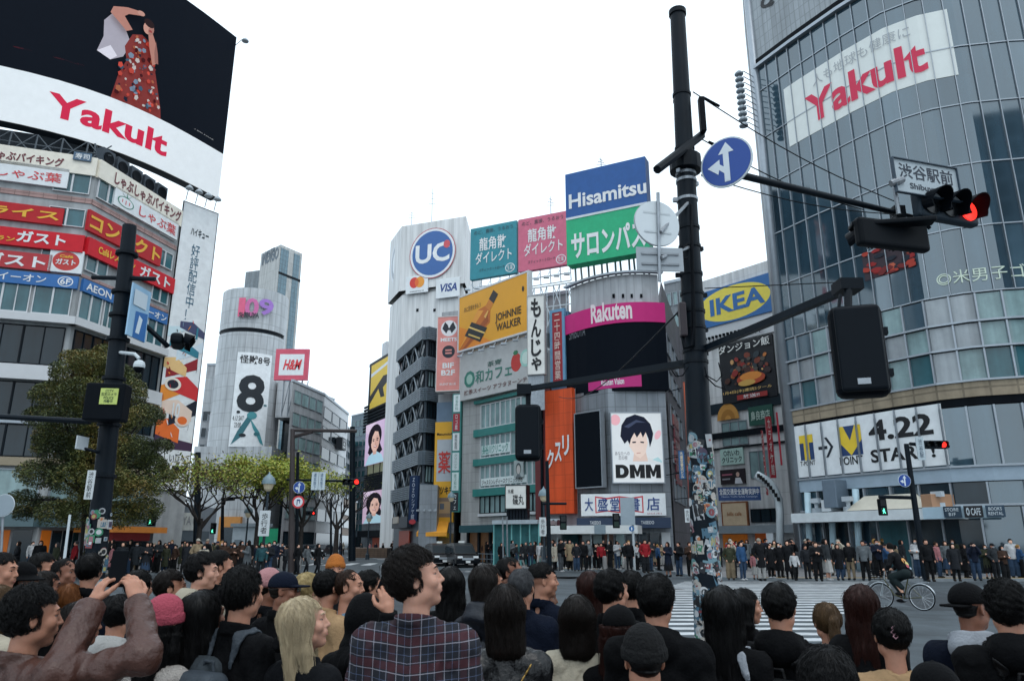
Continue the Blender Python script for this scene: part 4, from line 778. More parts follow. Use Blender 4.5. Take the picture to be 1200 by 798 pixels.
dm = lambda x0, x1: [(x0, 0), (x0, 1), (x0 + .11, 1), ((x0 + x1) / 2, .5), (x1 - .11, 1), (x1, 1), (x1, 0), (x1 - .11, 0), (x1 - .10, .55), ((x0 + x1) / 2 + .02, .12), ((x0 + x1) / 2 - .02, .12), (x0 + .10, .55), (x0 + .11, 0)]
art(s, FT2, sub(R, .05, .95, .06, .25), [([(0, 0), (0, 1), (.14, 1)] + ell(.14, .5, .15, .5, 14, math.pi / 2, -math.pi / 2) + [(.14, 0)], 0x0A0C10), ([(.10, .26), (.10, .74)] + ell(.135, .5, .05, .24, 10, math.pi / 2, -math.pi / 2), 0xC8CCCE), (dm(.31, .64), 0x0A0C10), (dm(.66, .99), 0x0A0C10)], .83, 'capitals'); letter(s, FT2, 'あなたへの\n 恋の唄', sub(R, .05, .34, .32, .44), .85, C(0x6A6A72), 0)
FTs = Face(X(680, 590, 58.0), X(785, 590, 56.6)); R = FTs.rect(682, 583, 781, 603.5); R = (R[0], R[1], FTs.hit(730, 604.5)[1], FTs.hit(730, 579)[1]); s = sign(FTs, R, 'wide white bookshop sign with navy characters and a red open book outline', C(0xBFC3C5), o=.2, depth=.5)
art(s, FTs, R, [([(.17, .12), (.31, .2), (.46, .12), (.46, .9), (.31, .82), (.17, .9)], 0xA83A40), ([(.185, .18), (.31, .26), (.452, .18), (.452, .82), (.31, .75), (.185, .82)], 0xBFC3C5), ([(.46, .12), (.60, .2), (.74, .12), (.74, .9), (.60, .82), (.46, .9)], 0xA83A40), ([(.468, .18), (.60, .26), (.725, .18), (.725, .82), (.60, .75), (.468, .82)], 0xBFC3C5)], .7, 'book_outline')
NAVY = C(0x253C6E, .5)
for i, ch in enumerate('大盛堂書店'): letter(s, FTs, ch, sub(R, [.045, .2, .35, .56, .78][i], [.145, .32, .46, .70, .93][i], .22, .82), .74, NAVY, .035)
letter(s, FTs, 'SINCE 1912', sub(R, .78, .95, .06, .13), .74, C(0x8A3A44), 0)
MB().panel(FTs, -.2, FTs.len, R[2] - .9, R[2] - .15, -.5, .9).build('canopy', C(0x22344E), tb_); letter(tb_, FTs, 'TAISEIDO', (FTs.len * .68, FTs.len * .82, R[2] - .62, R[2] - .38), .93, C(0xA8AEB4), .01); letter(tb_, FTs, 'TAISEIDO', (FTs.len * .12, FTs.len * .24, R[2] - .62, R[2] - .38), .93, C(0xA8AEB4), .01)
MB().panel(FTs, -1.8, FTs.len * .4, R[2] - 1.2, R[2] - .92, .2, 1.9).build('awning', C(0xA49C88, .6), tb_)
for i in range(8):
    u = FTs.len * i / 8; band(tb_, FTs, (u + .1, u + FTs.len / 8 - .1, .2, R[2] - 1.2), -.1, .05, [GLASS_TEAL, GLASS_PALE, C(0x5A4A44, .5, emit=.1), GLASS_PALE, GLASS_DK, GLASS_DK, GLASS_DK, C(0xA4A8AA)][i], 'shop_front')
FTr = Face(Tr_, (Tr_[0] + 2.2, 84)); rows(tb_, FTr, 2, 20, [(6 + 3 * i, 7.8 + 3 * i) for i in range(5)], 5, .02, ALU, GLASS_DK, gap=.6)
# long white street canopy
wc = thing('street_canopy', 'long flat white canopy on thin posts before the bookshop', 'canopy', at(690, 640, 52)); Fwc = Face(X(640, 640, 53), X(748, 640, 51)); z1, z0 = Fwc.hit(690, 618)[1], Fwc.hit(690, 627)[1]
MB().panel(Fwc, 0, Fwc.len, max(z0, 2.35), max(z1, 2.9), -2, 0).build('roof', C(0xB4B8B8), wc)
for u in (.6, 3.0, 4.2, 6.0): MB().tube([Fwc.P(u, .13, -.8), Fwc.P(u, 2.4, -.8)], .06, 8).build('post', C(0x8A9498), wc)
MB().panel(Fwc, Fwc.len * .54, Fwc.len * .66, max(z0, 2.35) - .02, max(z1, 2.9) + .04, .0, .06).build('plate', C(0x6A7880), wc)
gx = thing('notice_board', 'large plain grey board standing on a pole before the bookshop sign', 'board', at(735, 650, 47)); Fgx = Face(X(725, 600, 47), X(746, 600, 46.8)); R = Fgx.rect(726.5, 583, 744.5, 615); MB().panel(Fgx, *R, -.2, 0).build('panel', C(0x7E8A92), gx); MB().tube([Fgx.P(Fgx.len * .75, .13, -.3), Fgx.P(Fgx.len * .75, R[3], -.3)], .07, 8).build('post', C(0x9AA2A6), gx)
art(gx, Fgx, Fgx.rect(737, 616, 743.5, 622.5), [(ell(.5, .5, .5, .5), 0x2A5A8A), (ell(.5, .5, .12, .3), 0xC4C8CA)], .02, 'round_sign')
# roof billboards
Fhb = Face(X(669, 260, 64.5), X(764, 260, 61)); zt = Fhb.hit(669, 211)[1]; zm = Fhb.hit(669, 263)[1]; zb_ = Fhb.hit(670, 316)[1]
s = sign(Fhb, (0, Fhb.len, zm + .1, zt), 'blue upper half of the tallest rooftop billboard, white capitals', C(0x1E4A82), 'billboard', 'rooftop_billboard', 1.2)
R = Fhb.rect(672, 225, 763, 243); R = (R[0], R[1], Fhb.hit(718, 243)[1], Fhb.hit(718, 224)[1]); letter(s, Fhb, 'Hisamitsu', sub(R, .0, 1, .05, .95), 1.24, WHT, .025)
MB().panel(Fhb, 0, Fhb.len, zm - .12, zm + .1, 0, 1.25).build('divider', C(0xB4B8BC), s)
s = sign(Fhb, (0, Fhb.len, zb_, zm - .12), 'green lower half of the tallest rooftop billboard, white letters', C(0x1E9468), 'billboard', 'rooftop_billboard', 1.2)
R = Fhb.rect(675, 275, 762, 299); R = (R[0], R[1], Fhb.hit(718, 302)[1], Fhb.hit(718, 271)[1]); letter(s, Fhb, 'サロンパス', R, 1.24, WHT, .06)
st = MB()
for i in range(6): u = Fhb.len * (i + .2) / 6; st.tube([Fhb.P(u, ztop - .2, -.4), Fhb.P(u, zb_ + .1, -.2)], .1, 5); st.tube([Fhb.P(u, ztop - .2, -2.4), Fhb.P(u, zt - 2, -.4)], .1, 5)
st.build('support', STEEL, s); antenna(*Fhb.P(3.2, zt)[:2], zt, 1.6, 'thin mast on the tallest rooftop billboard')
Frk = Face(X(554, 300, 80), X(668, 300, 75)); zt, zb_ = Frk.hit(554, 271)[1], Frk.hit(554, 330)[1]; um = Frk.hit(609, 300)[0]
for (a, b_, c_, lab) in ((0, um - .1, 0x2A7480, 'teal rooftop billboard with white characters and a small ring'), (um + .1, Frk.len, 0xB05A70, 'pink rooftop billboard with white characters and a small ring')):
    R = (a, b_, zb_, zt); s = sign(Frk, R, lab, C(c_), 'billboard', 'rooftop_billboard', .6); letter(s, Frk, '龍角散', sub(R, .2, .78, .52, .78), .64, WHT, .015); letter(s, Frk, 'ダイレクト', sub(R, .12, .9, .27, .5), .64, WHT, .01)
    letter(s, Frk, 'のど、直接、うるおう', sub(R, .08, .92, .86, .94), .64, C(0x3A4650), 0); letter(s, Frk, 'スティック・トローチ', sub(R, .2, .75, .12, .18), .64, C(0x3A4650), 0)
    art(s, Frk, sub(R, .76, .96, .03, .2), [(ell(.5, .5, .5, .5), 0xC8CCCE), (ell(.5, .5, .42, .42), c_)], .6, 'ring'); letter(s, Frk, '生薬', sub(R, .80, .92, .07, .16), .64, WHT, 0)
    f = MB()
    for i in range(6):
        u = a + (b_ - a) * i / 5; f.tube([Frk.P(u, zb_ - 1.6, -.2), Frk.P(u, zb_, 0)], .07, 4); f.tube([Frk.P(u, zb_ - 1.3, 1.0), Frk.P(u, zb_ - .4, .2)], .05, 4); f.box(Frk.P(u, zb_ - 1.3, 1.1), (.6, .4, .2))
    f.tube([Frk.P(a, zb_ - 1.6, -.2), Frk.P(b_, zb_ - 1.6, -.2)], .07, 4); f.tube([Frk.P(a, zb_ - .7, -.2), Frk.P(b_, zb_ - .7, -.2)], .07, 4); f.build('support', C(0xAAB2B8, .5, metal=.3), s)
b = MB(); rl = random.Random(3); zr0 = FA.hit(630, 420)[1]
for i in range(9):
    u = um + i * .75; z0_ = zb_ - 1.7
    for k in range(3): b.tube([Frk.P(u, z0_ - k * 2.4, -.6), Frk.P(u + (.8 if (i + k) % 2 else -.8), z0_ - (k + 1) * 2.4, -.6)], .07, 4)
    b.tube([Frk.P(u, z0_, -.6), Frk.P(u, z0_ - 7.5, -.6)], .06, 4)
for k in range(4): b.tube([Frk.P(um - .5, z0_ - k * 2.4, -.6), Frk.P(um + 6.5, z0_ - k * 2.4, -.6)], .07, 4)
tag(b.build('billboard_truss', C(0xAAB2B8, .5, metal=.3)), 'pale lattice steelwork under the pink rooftop billboard', 'steelwork')
slab('grey building behind the amber billboard, under the teal and pink billboards', 552, 668, 352, 84, 79, LGREY, 3.4, 0, ALU, GLASS_DK, ybase=420)
antenna(*Frk.P(9.8, zt)[:2], zt, 2.4, 'thin mast above the pink rooftop billboard')
# ================================================================ narrow buildings, store block with blue and yellow sign
Fx = Face(X(784, 500, 60), X(801, 500, 74)); PUR = mat('plum_wall', (.19, .18, .21), .6, var=.2, grid=(.8, 2.6, .05, .6))
t = bldg('narrow_building', 'narrow plum grey building with stacked red signs right of the bookshop', [Fx.P(0, 0)[:2], Fx.P(Fx.len, 0)[:2], (Fx.P(Fx.len, 0).x + 4, 82), (Fx.P(0, 0).x + 2.6, 78)], Fx.hit(790, 372)[1], PUR)
rows(t, Fx, .8, 12, [(5 + 3.1 * i, 6.8 + 3.1 * i) for i in range(5)], 3, .02, ALU, GLASS_DK, gap=1)
for i in range(6):
    R = Fx.rect(787 , 560 - i * 12, 797, 570 - i * 12); R = (3.0, 7.5, R[2], R[2] + .9); s = sign(Fx, R, '%s of the six stacked pink panels on the plum grey side wall' % ['lowest', 'second lowest', 'third lowest', 'third highest', 'second highest', 'topmost'][5 - i], C([0xA05A5E, 0x8A4A54, 0xA86A68][i % 3]), o=.05, depth=.1, group='stacked pink sign panels'); letter(s, Fx, ['カラオケ', '居酒屋', 'ラーメン', 'BAR', '焼肉', 'マンガ'][i], sub(R, .12, .88, .2, .8), .18, C(0xC0B6B4), .0)
slab('tall grey office behind the plum grey building', 782, 808, 330, 100, 98, GREYW, 3.2, 3, ALU, GLASS_PALE, ybase=400)
for (x0, y0, x1, y1, c_, tx, lab, Y) in ((800.5, 449, 812.5, 538, 0xB4502A, 'クスリのことなら三千里', 'tall orange vertical sign left of the sticker covered pole', 55), (795, 529, 803, 561, 0x2A5580, '大盛堂書店ビル', 'small blue vertical sign under the orange sign', 54.8), (805, 546, 814, 590, 0xA02E34, '薬 免税 薬', 'short red vertical sign beside the sticker covered pole', 54.5)):
    Fv = Face(X(x0, (y0 + y1) / 2, Y), X(x1, (y0 + y1) / 2, Y - .1)); R = Fv.rect(x0, y0, x1, y1); s = sign(Fv, R, lab, C(c_), o=0, depth=.35, rim=C(0x6A3A30 if c_ != 0x2A5580 else 0x24405C), rimw=.04); letter(s, Fv, '\n'.join(tx), sub(R, .2, .8, .02, .98), .38, C(0xC6B89A), .01)
    b = MB(); b.tube([Fv.P(0, R[3] - .4, .1), Fv.P(-.9, R[3] - .4, -1.2)], .04, 4); b.tube([Fv.P(0, R[2] + .4, .1), Fv.P(-.9, R[2] + .4, -1.2)], .04, 4); b.build('bracket', DARKM, s)
Fi = Face(X(824, 450, 92), X(935, 450, 82)); hI = Fi.hit(860, 318)[1]
ik = bldg('store_block', 'pale store block with a blue and yellow oval sign, right of the big pole', [Fi.P(0, 0)[:2], Fi.P(Fi.len, 0)[:2], (Fi.P(Fi.len, 0).x, 115), (Fi.P(0, 0).x, 118)], hI, mat('store_wall', (.72, .73, .73), .55, var=.1, scale=.4, grid=(1.8, 2.4, .03, .75)))
R = (0.1, Fi.hit(909, 350)[0], Fi.hit(862, 377)[1], Fi.hit(862, 333)[1]); s = sign(Fi, R, 'wide blue sign with a yellow oval and heavy blue capitals', C(0x23588C), o=.05, depth=.4)
art(s, Fi, R, [(ell(.5, .5, .47, .46, 40), 0xC9B846)], .45, 'oval'); letter(s, Fi, 'IKEA', sub(R, .19, .90, .27, .73), .49, C(0x23588C), .09)
for (ya, yb, m_) in ((377, 400, WHITE_P), (470, 482, GLASS_DK), (505, 512, DARKM), (523, 525, DARKM)): band(ik, Fi, (.2, Fi.len, Fi.hit(862, yb)[1], Fi.hit(862, ya)[1]), .02, .25, m_, 'band')
b = MB()
for i in range(16): u = .8 + i * .55; b.tube([Fi.P(u, Fi.hit(862, 398)[1], .6), Fi.P(u, Fi.hit(862, 391)[1], .6)], .05, 4); b.box(Fi.P(u, Fi.hit(862, 391)[1], .7), (.3, .3, .3))
tag(b.build('sign_lights', DARKM), 'row of small spotlights between the oval sign and the dark poster', 'spotlight')
R = (Fi.hit(846, 430)[0], Fi.hit(910, 430)[0], Fi.hit(875, 470)[1], Fi.hit(875, 399)[1]); s = sign(Fi, R, 'large dark poster of a feast in browns and oranges with white headline', C(0x14181F), 'poster', 'wall_poster', .3, o=.1)
rs = random.Random(9); K = []
for i in range(70):
    x = rs.gauss(.5, .22); y_ = rs.gauss(.48, .16); r = rs.uniform(.02, .07)
    if not (.05 < x < .95 and .2 < y_ < .78): continue
    K.append((ell(x, y_, r, r * .8, 8, rot=rs.random() * 3), rs.choice([0x6A3020, 0x8C4A24, 0x4A2A22, 0xA8642E, 0x3A2A2A, 0xB48A5A, 0x7A2420, 0x2E3A40, 0x585048])))
K += [(ell(.58, .34, .26, .1, 20), 0x9C3E24), (ell(.58, .38, .2, .07, 20), 0xC47A34), (ell(.5, .28, .16, .05), 0xB8904A), ([(.3, .02), (.85, .02), (.85, .1), (.3, .1)], 0x8A2A28)]
art(s, Fi, R, K, .4, 'feast_picture'); letter(s, Fi, 'ダンジョン飯', sub(R, .02, .98, .83, .97), .72, C(0xC4C4C0), .06); letter(s, Fi, '1月4日(木)連続2クール', sub(R, .05, .95, .13, .19), .72, C(0xC0A060), .02); letter(s, Fi, '放送!!', sub(R, .42, .72, .03, .09), .72, WHT, .02)
R = Fi.rect(841, 475, 868, 490); art(ik, Fi, R, [(ell(.5, 0, .5, .98, 24, 0, math.pi), 0xA8793A), (ell(.5, 0, .32, .62, 20, 0, math.pi), 0x8E6128), (ell(.5, 0, .14, .26, 14, 0, math.pi), 0xA8793A)], .3, 'fan_emblem')
s = sign(Fi, Fi.rect(879, 478, 909, 496), 'green band sign beside the orange fan emblem', C(0x255448), o=.26, depth=.2); letter(s, Fi, '鳥良商店', sub(Fi.rect(879, 478, 909, 496), .1, .9, .25, .75), .5, C(0x9FB0A6), .02)
R = Fi.rect(845, 527, 873, 543); s = sign(Fi, R, 'pale green clinic sign in two rows of dark letters', C(0x9FB8B0), o=.05, depth=.2); letter(s, Fi, '○れいわ\nクリニック', sub(R, .06, .94, .1, .9), .28, C(0x1E3A3C), .02)
R = Fi.rect(845, 551, 875, 566); s = sign(Fi, R, 'dark poster with a pale figure under the pale green clinic sign', C(0x2A2228), 'poster', 'wall_poster', .2, o=.05); art(s, Fi, R, [(ell(.72, .62, .07, .16), 0xB89A8C), ([(.58, 0), (.62, .4), (.82, .4), (.9, 0)], 0xBFC0C4), ([(.08, .6), (.5, .6), (.5, .7), (.08, .7)], 0x9A5A6A), ([(.08, .3), (.4, .3), (.4, .4), (.08, .4)], 0x8A8A90)], .25)
R = Fi.rect(848, 590, 878, 615); s = sign(Fi, R, 'cream lit shop sign with small brown letters and a brown rim', C(0xB4A48C, .5, emit=.12), o=.05, depth=.3, rim=C(0x7A4A2E), rimw=.15); letter(s, Fi, 'bills cafe', sub(R, .2, .8, .42, .6), .38, C(0x8A5A3A), .02)
MB().panel(Fi, .3, Fi.len, Fi.hit(860, 625)[1], Fi.hit(860, 616)[1], 0, 1.0).build('awning', C(0x8A949A), ik); MB().panel(Fi, Fi.hit(848, 628)[0], Fi.hit(876, 628)[0], .2, Fi.hit(860, 626)[1], .0, .2).build('shop_front', C(0xC0702A, .5, emit=.12), ik)
MB().panel(Fi, Fi.hit(886, 628)[0], Fi.hit(898, 628)[0], .2, Fi.hit(860, 623)[1], .0, .2).build('shop_front', C(0xB05A2A, .5, emit=.1), ik); MB().panel(Fi, Fi.hit(899, 628)[0], Fi.hit(906, 628)[0], .2, Fi.hit(860, 623)[1], .0, .2).build('shop_front', C(0xB4C4D0, .5, emit=.3), ik)
rows(ik, Fi, Fi.hit(880, 600)[0], Fi.hit(915, 600)[0], [(Fi.hit(890, 612)[1], Fi.hit(890, 596)[1])], 3, .02, DARKM, GLASS_DK); rows(ik, Fi, Fi.hit(846, 500)[0], Fi.hit(876, 500)[0], [(Fi.hit(860, 522)[1], Fi.hit(860, 494)[1])], 3, .02, ALU, GLASS_PALE); rows(ik, Fi, Fi.hit(878, 530)[0], Fi.hit(900, 530)[0], [(Fi.hit(890, 560)[1], Fi.hit(890, 528)[1])], 2, .02, ALU, GLASS_PALE)
for (x0, y0, x1, y1, c_, tx, lab, Y) in ((896, 489, 909, 560, 0xA02A34, 'カラオケ館', 'tall red karaoke sign hanging out from the pale store block', 76), (909, 484, 917, 545, 0xB82A3E, '', 'bare red neon strip at the corner of the glass building', 72), (894, 505, 899, 580, 0x8C2A30, '渋谷本店', 'thin red sign behind the tall red karaoke sign', 79)):
    Fv = Face(X(x0, (y0 + y1) / 2, Y), X(x1, (y0 + y1) / 2, Y - .2)); R = Fv.rect(x0, y0, x1, y1); s = sign(Fv, R, lab, C(c_), o=0, depth=.5)
    if tx: letter(s, Fv, '\n'.join(tx), sub(R, .2, .8, .04, .96), .53, C(0xD0C8C4), .03)
Fbn = Face(X(836, 578, 62), X(893, 578, 61)); R = Fbn.rect(841, 571, 892, 586); s = sign(Fbn, R, 'blue banner with white characters hung across the lane mouth', C(0x1E3A66), 'banner', 'street_banner', .05); letter(s, Fbn, '全国交通安全運動実施中', sub(R, .03, .97, .42, .9), .08, WHT, .02); letter(s, Fbn, 'Nation Traffic Safety Campaign', sub(R, .08, .92, .2, .36), .08, C(0xA0ACBC), 0)
b = MB(); b.tube([Fbn.P(-.8, .1, -.1), Fbn.P(-.8, R[3] + .3, -.1)], .06, 6); b.tube([Fbn.P(-.8, R[3], -.1), Fbn.P(Fbn.len + .8, R[3], -.1)], .02, 4); b.build('line', DARKM, s)
# lane gate arch in white
ag = thing('lane_gate_arch', 'white curved gate arm with dark lettering at the lane mouth', 'gate', at(910, 660, 55)); pts = [at(914, 668, 55), at(914, 600, 55), at(912, 585, 55), at(906, 572, 55), at(898, 563, 55), at(886, 556, 55)]
MB().tube(pts, [.28, .28, .3, .34, .34, .3], 10).build('arm', C(0xAAB2B6, .4), ag, smooth=True); b = MB()
for i in range(9): t_ = i / 9; p = pts[2].lerp(pts[5], t_) + Vector((-.1, -.34, .25 * math.sin(t_ * 3.1))); b.box(p, (.22, .03, .28))
b.build('lettering', BLK, ag)
# ================================================================ big curved glass building
k_ = 1.19
FQ = Face(*[(x * k_ * 1.0, y * k_) for x, y in [(15.95, 42), (17.4, 39.2), (19.0, 36.4), (20.3, 34.5), (21.6, 33.5), (23.2, 32.9), (25.5, 32.5), (28, 32.3), (33, 32.2)]])
zQ = FQ.hit(900, 62)[1]; p0 = FQ.P(0, 0); Sd = [(p0.x + .3, p0.y + 1.4), (p0.x + 7.6, p0.y + 22)]
MESHP = mat('silver_mesh', (.30, .33, .35), .45, .4, var=.08, grid=(.42, .9, .04, .72)); RIB = mat('ribbed_silver', (.34, .36, .38), .4, .5, var=.08, grid=(3, .28, .05, .6))
out = [FQ.P(u, 0, -.3)[:2] for u in FQ.L] + [(60, 60), (Sd[1][0] + 10, 75), Sd[1], Sd[0]]
qf = bldg('glass_building', 'tall curved glass building on the right with signs behind its panes', out, 58, mat('q_core', (.10, .12, .14), .6)); FSd = Face((Sd[1][0], Sd[1][1]), (Sd[0][0], Sd[0][1]))
FSd = Face(Sd[1], Sd[0]); MB().panel(Face(Sd[1], (FQ.P(0, 0, .2).x, FQ.P(0, 0, .2).y)), 0, 23.1, .1, 58, -.5, .0).build('side_wall', RIB, qf)
MB().tube([FQ.P(0, 3, .05), FQ.P(0, 58, .05)], .32, 12).build('corner_post', ALU, qf, smooth=True)
zz1 = FQ.hit(929, 484)[1]; zz0 = FQ.hit(929, 497)[1]
MB().panel(FQ, 0, FQ.len, zQ, 58, -.2, .1).build('mesh_screen', MESHP, qf); band(qf, FQ, (0, FQ.len, zQ - .45, zQ), 0, .2, BLACKM, 'dark_line'); band(qf, FQ, (0, FQ.len, zQ - .75, zQ - .5), 0, .35, ALU, 'rail')
letter(qf, FQ, 'Q', (FQ.hit(893, 10)[0], FQ.hit(910, 10)[0], FQ.hit(900, 12)[1], FQ.hit(900, -6)[1]), .15, BLK, .06)
pw = 1.06; nM = int(FQ.len / pw)
lv0 = zz1 + 5.2; step = 3.95; zs = []; z = lv0
while z < zQ - 1.5: zs.append((z, min(z + step, zQ - .8))); z += step
WG = [mat('glass_facade_%d' % i, c, .05, ior=2.2, spec=.5, var=.25, scale=.25) for i, c in enumerate([(.028, .06, .085), (.045, .085, .115), (.018, .04, .058), (.07, .11, .145)])]
rq = random.Random(4)
for i, (a, b_) in enumerate(zs):                                     # one glazed storey = one window part, its panes a sub-part
    fr = MB(); gl = MB()
    for k in range(nM + 1): fr.panel(FQ, k * pw - .022, k * pw + .022, a, b_, .02, .14)
    fr.panel(FQ, 0, FQ.len, a - .035, a + .035, .02, .10); w_ = fr.build('window', ALU, qf)
    for k in range(nM):
        gl.k = rq.choice([0, 0, 1, 0, 2]); gl.panel(FQ, k * pw + .035, (k + 1) * pw - .035, a + .06, b_ - .0, -.05 + rq.uniform(-.004, .004), .02 + rq.uniform(0, .01))
    gl.build('pane', WG[:3], w_)
def low(za, zb_, glist, mull, pw_=1.28):
    fr = MB(); gl = MB(); n = int(FQ.len / pw_)
    for k in range(n + 1): fr.panel(FQ, k * pw_ - .045, k * pw_ + .045, za, zb_, .02, .2)
    fr.panel(FQ, 0, FQ.len, za - .05, za + .06, .02, .22); w_ = fr.build('window', ALU, qf)
    for k in range(n): gl.k = rq.randrange(len(glist)); gl.panel(FQ, k * pw_ + .045, (k + 1) * pw_ - .045, za + .06, zb_, -.05, .02)
    gl.build('pane', glist, w_)
SILP = mat('silver_spandrel', (.33, .36, .38), .4, .4, var=.15, scale=1); BEI = mat('beige_spandrel', (.33, .27, .19), .7, var=.2, grid=(1.28, 2, .06, .6))
low(zz1 + .15, zz1 + 1.9, [GLASS_TEAL, SILP, GLASS_PALE, WG[1]], 1); low(zz1 + 2.0, zz1 + 3.4, [SILP, SILP, GLASS_PALE], 1); low(zz1 + 3.5, zz1 + 5.1, [WG[1], GLASS_PALE, SILP], 1)
band(qf, FQ, (0, FQ.len, zz0, zz1 + .12), 0, .12, BEI, 'beige_band'); band(qf, FQ, (0, FQ.len, zz0 - .45, zz0 - .02), -.1, .05, BLACKM, 'dark_slot')
zc1 = FQ.hit(934, 600)[1]; zc0 = FQ.hit(934, 615)[1]; zT1, zT0 = FQ.hit(931, 500)[1], FQ.hit(934, 561)[1]
low(zT0 - .1, zz0 - .5, [WG[0], WG[2], WG[1]], 1); band(qf, FQ, (0, FQ.len, zT0 - .9, zT0 - .15), 0, .12, C(0x7F8E9A, .5), 'spandrel'); low(zc1, zT0 - .95, [WG[2], GLASS_DK, WG[0]], 1, 1.7); low(.15, zc1 - .1, [GLASS_DK, GLASS_TEAL, WG[2]], 1, 1.9)
for k in (1, 3, 5): b = MB(); u = k * .9; b.tube([FQ.P(u, .1, .5), FQ.P(u + .2, zc1 + 1.2, .35)], .2, 10); b.build('pillar', C(0x8FA6B0, .4), qf, smooth=True)
uT = FQ.hit(1108, 508)[0]; R = (.05, uT, zT0 + .05, zT1); s = sign(FQ, R, 'long white sign with navy and yellow square emblems and a date', C(0xC2C6C8), o=.04, depth=.04); 
def Rp(x0, y0, x1, y1): return FQ.rect(x0, y0, x1, y1)
art(s, FQ, Rp(937, 511, 956, 538), [([(0, 0), (1, 0), (1, 1), (0, 1)], 0x20365C), ([(0, .68), (1, .68), (1, 1), (0, 1)], 0xC4A830), ([(.3, 0), (.7, 0), (.7, 1), (.3, 1)], 0xC4A830)], .09, 'emblem'); letter(s, FQ, 'T-POINT', Rp(939, 541, 957, 544.5), .1, BLK, .01)
art(s, FQ, Rp(959, 514, 979, 535), [([(0, .42), (.6, .42), (.6, .58), (0, .58)], 0x1E2632), ([(.45, 1), (.62, 1), (1, .5), (.62, 0), (.45, 0), (.82, .5)], 0x1E2632)], .09, 'arrow')
Rm = Rp(982, 501, 1013, 532); art(s, FQ, Rm, [([(0, 0), (1, 0), (1, 1), (0, 1)], 0x20365C), ([(0, 1), (.25, 1), (.5, .5), (.75, 1), (1, 1), (1, .5), (.5, 0), (0, .5)], 0xC4A830)], .09, 'emblem'); letter(s, FQ, 'POINT', Rp(985, 536, 1013, 543), .1, BLK, .02)
Rn_ = (FQ.hit(1018, 500)[0], FQ.hit(1094, 500)[0], FQ.hit(1050, 514)[1], FQ.hit(1050, 489)[1]); letter(s, FQ, '4.22', Rn_, .1, BLK, .04); letter(s, FQ, 'START!', (FQ.hit(1021, 530)[0], FQ.hit(1097, 530)[0], FQ.hit(1050, 540)[1], FQ.hit(1050, 524)[1]), .1, BLK, .03)
for k in range(int(uT / 1.28) + 1): MB().panel(FQ, k * 1.28 - .03, k * 1.28 + .03, zT0, zT1, .085, .2).build('mullion', ALU, qf)
R = (FQ.hit(922, 135)[0], FQ.hit(1118, 60)[0], FQ.hit(934, 168)[1], FQ.hit(921, 104)[1]); s = sign(FQ, R, 'lit white panel behind the glass with tall red letters, high on the glass building', LED(0xB4BCBC, .38), 'screen', 'wall_display', .02, o=.04)
letter(s, FQ, 'Yakult', sub((FQ.hit(945, 125)[0], FQ.hit(1088, 80)[0], R[2], R[3]), 0, 1, .14, .62), .13, LED(0xB0354E, .3), .03); letter(s, FQ, '人も地球も健康に', (FQ.hit(955, 110)[0], FQ.hit(1070, 60)[0], R[3] - (R[3] - R[2]) * .28, R[3] - (R[3] - R[2]) * .1), .12, LED(0x8A9298, .3), 0)
for k in range(nM): 
    if R[0] < k * pw < R[1]: MB().panel(FQ, k * pw - .02, k * pw + .02, R[2], R[3], .065, .15).build('mullion', ALU, qf)
R = (FQ.hit(1098, 330)[0], FQ.hit(1200, 315)[0], FQ.hit(1145, 330)[1], FQ.hit(1145, 314)[1]); s = letter(qf, FQ, '◎米男子ゴ', R, .09, LED(0xA9B8AC, .35), .0)
R = (FQ.hit(1012, 310)[0], FQ.hit(1072, 295)[0], FQ.hit(1040, 322)[1], FQ.hit(1040, 288)[1]); s = sign(FQ, R, 'dim red picture showing through the glass below the street name board', C(0x30202A), 'screen', 'wall_display', .02, o=.04)
rs = random.Random(2); art(s, FQ, R, [(ell(rs.random(), rs.random(), .08, .12, 6, rot=rs.random() * 3), rs.choice([0x9C3A2E, 0x6A2A2A, 0xB05A44, 0x30343C, 0x8A2A2A])) for i in range(30)], .06, emit=.1)
# canopy, plant and signs in front of its foot
cq = thing('entrance_canopy', 'long pale entrance canopy along the foot of the glass building', 'canopy', FQ.P(5, 0, 1)); uc0, uc1 = FQ.hit(948, 610)[0], FQ.hit(1135, 605)[0]
MB().panel(FQ, uc0, uc1, zc0 + .1, zc1 - .15, .1, 1.6).build('roof', C(0xB2B9BC), cq); 
MB().panel(FQ, uc1 - 1.6, uc1 + 1.5, zc0 + .1, zc1 - .1, 1.62, 1.72).build('plate', C(0x8FA4B0), cq)
for i in range(3): R = (uc1 - .6 + i * .75, uc1 + .05 + i * .75, zc0 + .15, zc1 - .1); q = MB().panel(FQ, *R, 1.73, 1.85).build('notice', C([0x223848, 0x14181E, 0x2A4052][i]), cq); letter(cq, FQ, ['STORE\nB1F', '◎ CAFE', 'BOOKS\nRENTAL'][i], sub(R, .12, .88, .15, .85), 1.87, C(0xA8B2B8), .01)
for (u, o, sz, nm, lab) in ((2.0, 1.0, (1.0, .8, .6), 'camera_box', 'pale equipment box on the entrance canopy, leftmost'),):
    pass
def ptz(u, lab):
    p = FQ.P(u, zc1 - .15, .9); t = thing('weather_camera', lab, 'camera', p); MB().box(p + Vector((0, 0, .15)), (.5, .4, .3)).build('base', C(0x8A9298), t); MB().lathe(p + Vector((0, 0, .3)), [(.12, 0), (.12, .25), (.2, .3), (.2, .5), (.1, .6)], 10).build('neck', C(0xA4ACB2), t); MB().box(p + Vector((-.1, -.2, .75)), (.3, .6, .28), .5).build('lens_housing', C(0x9AA2A8), t)
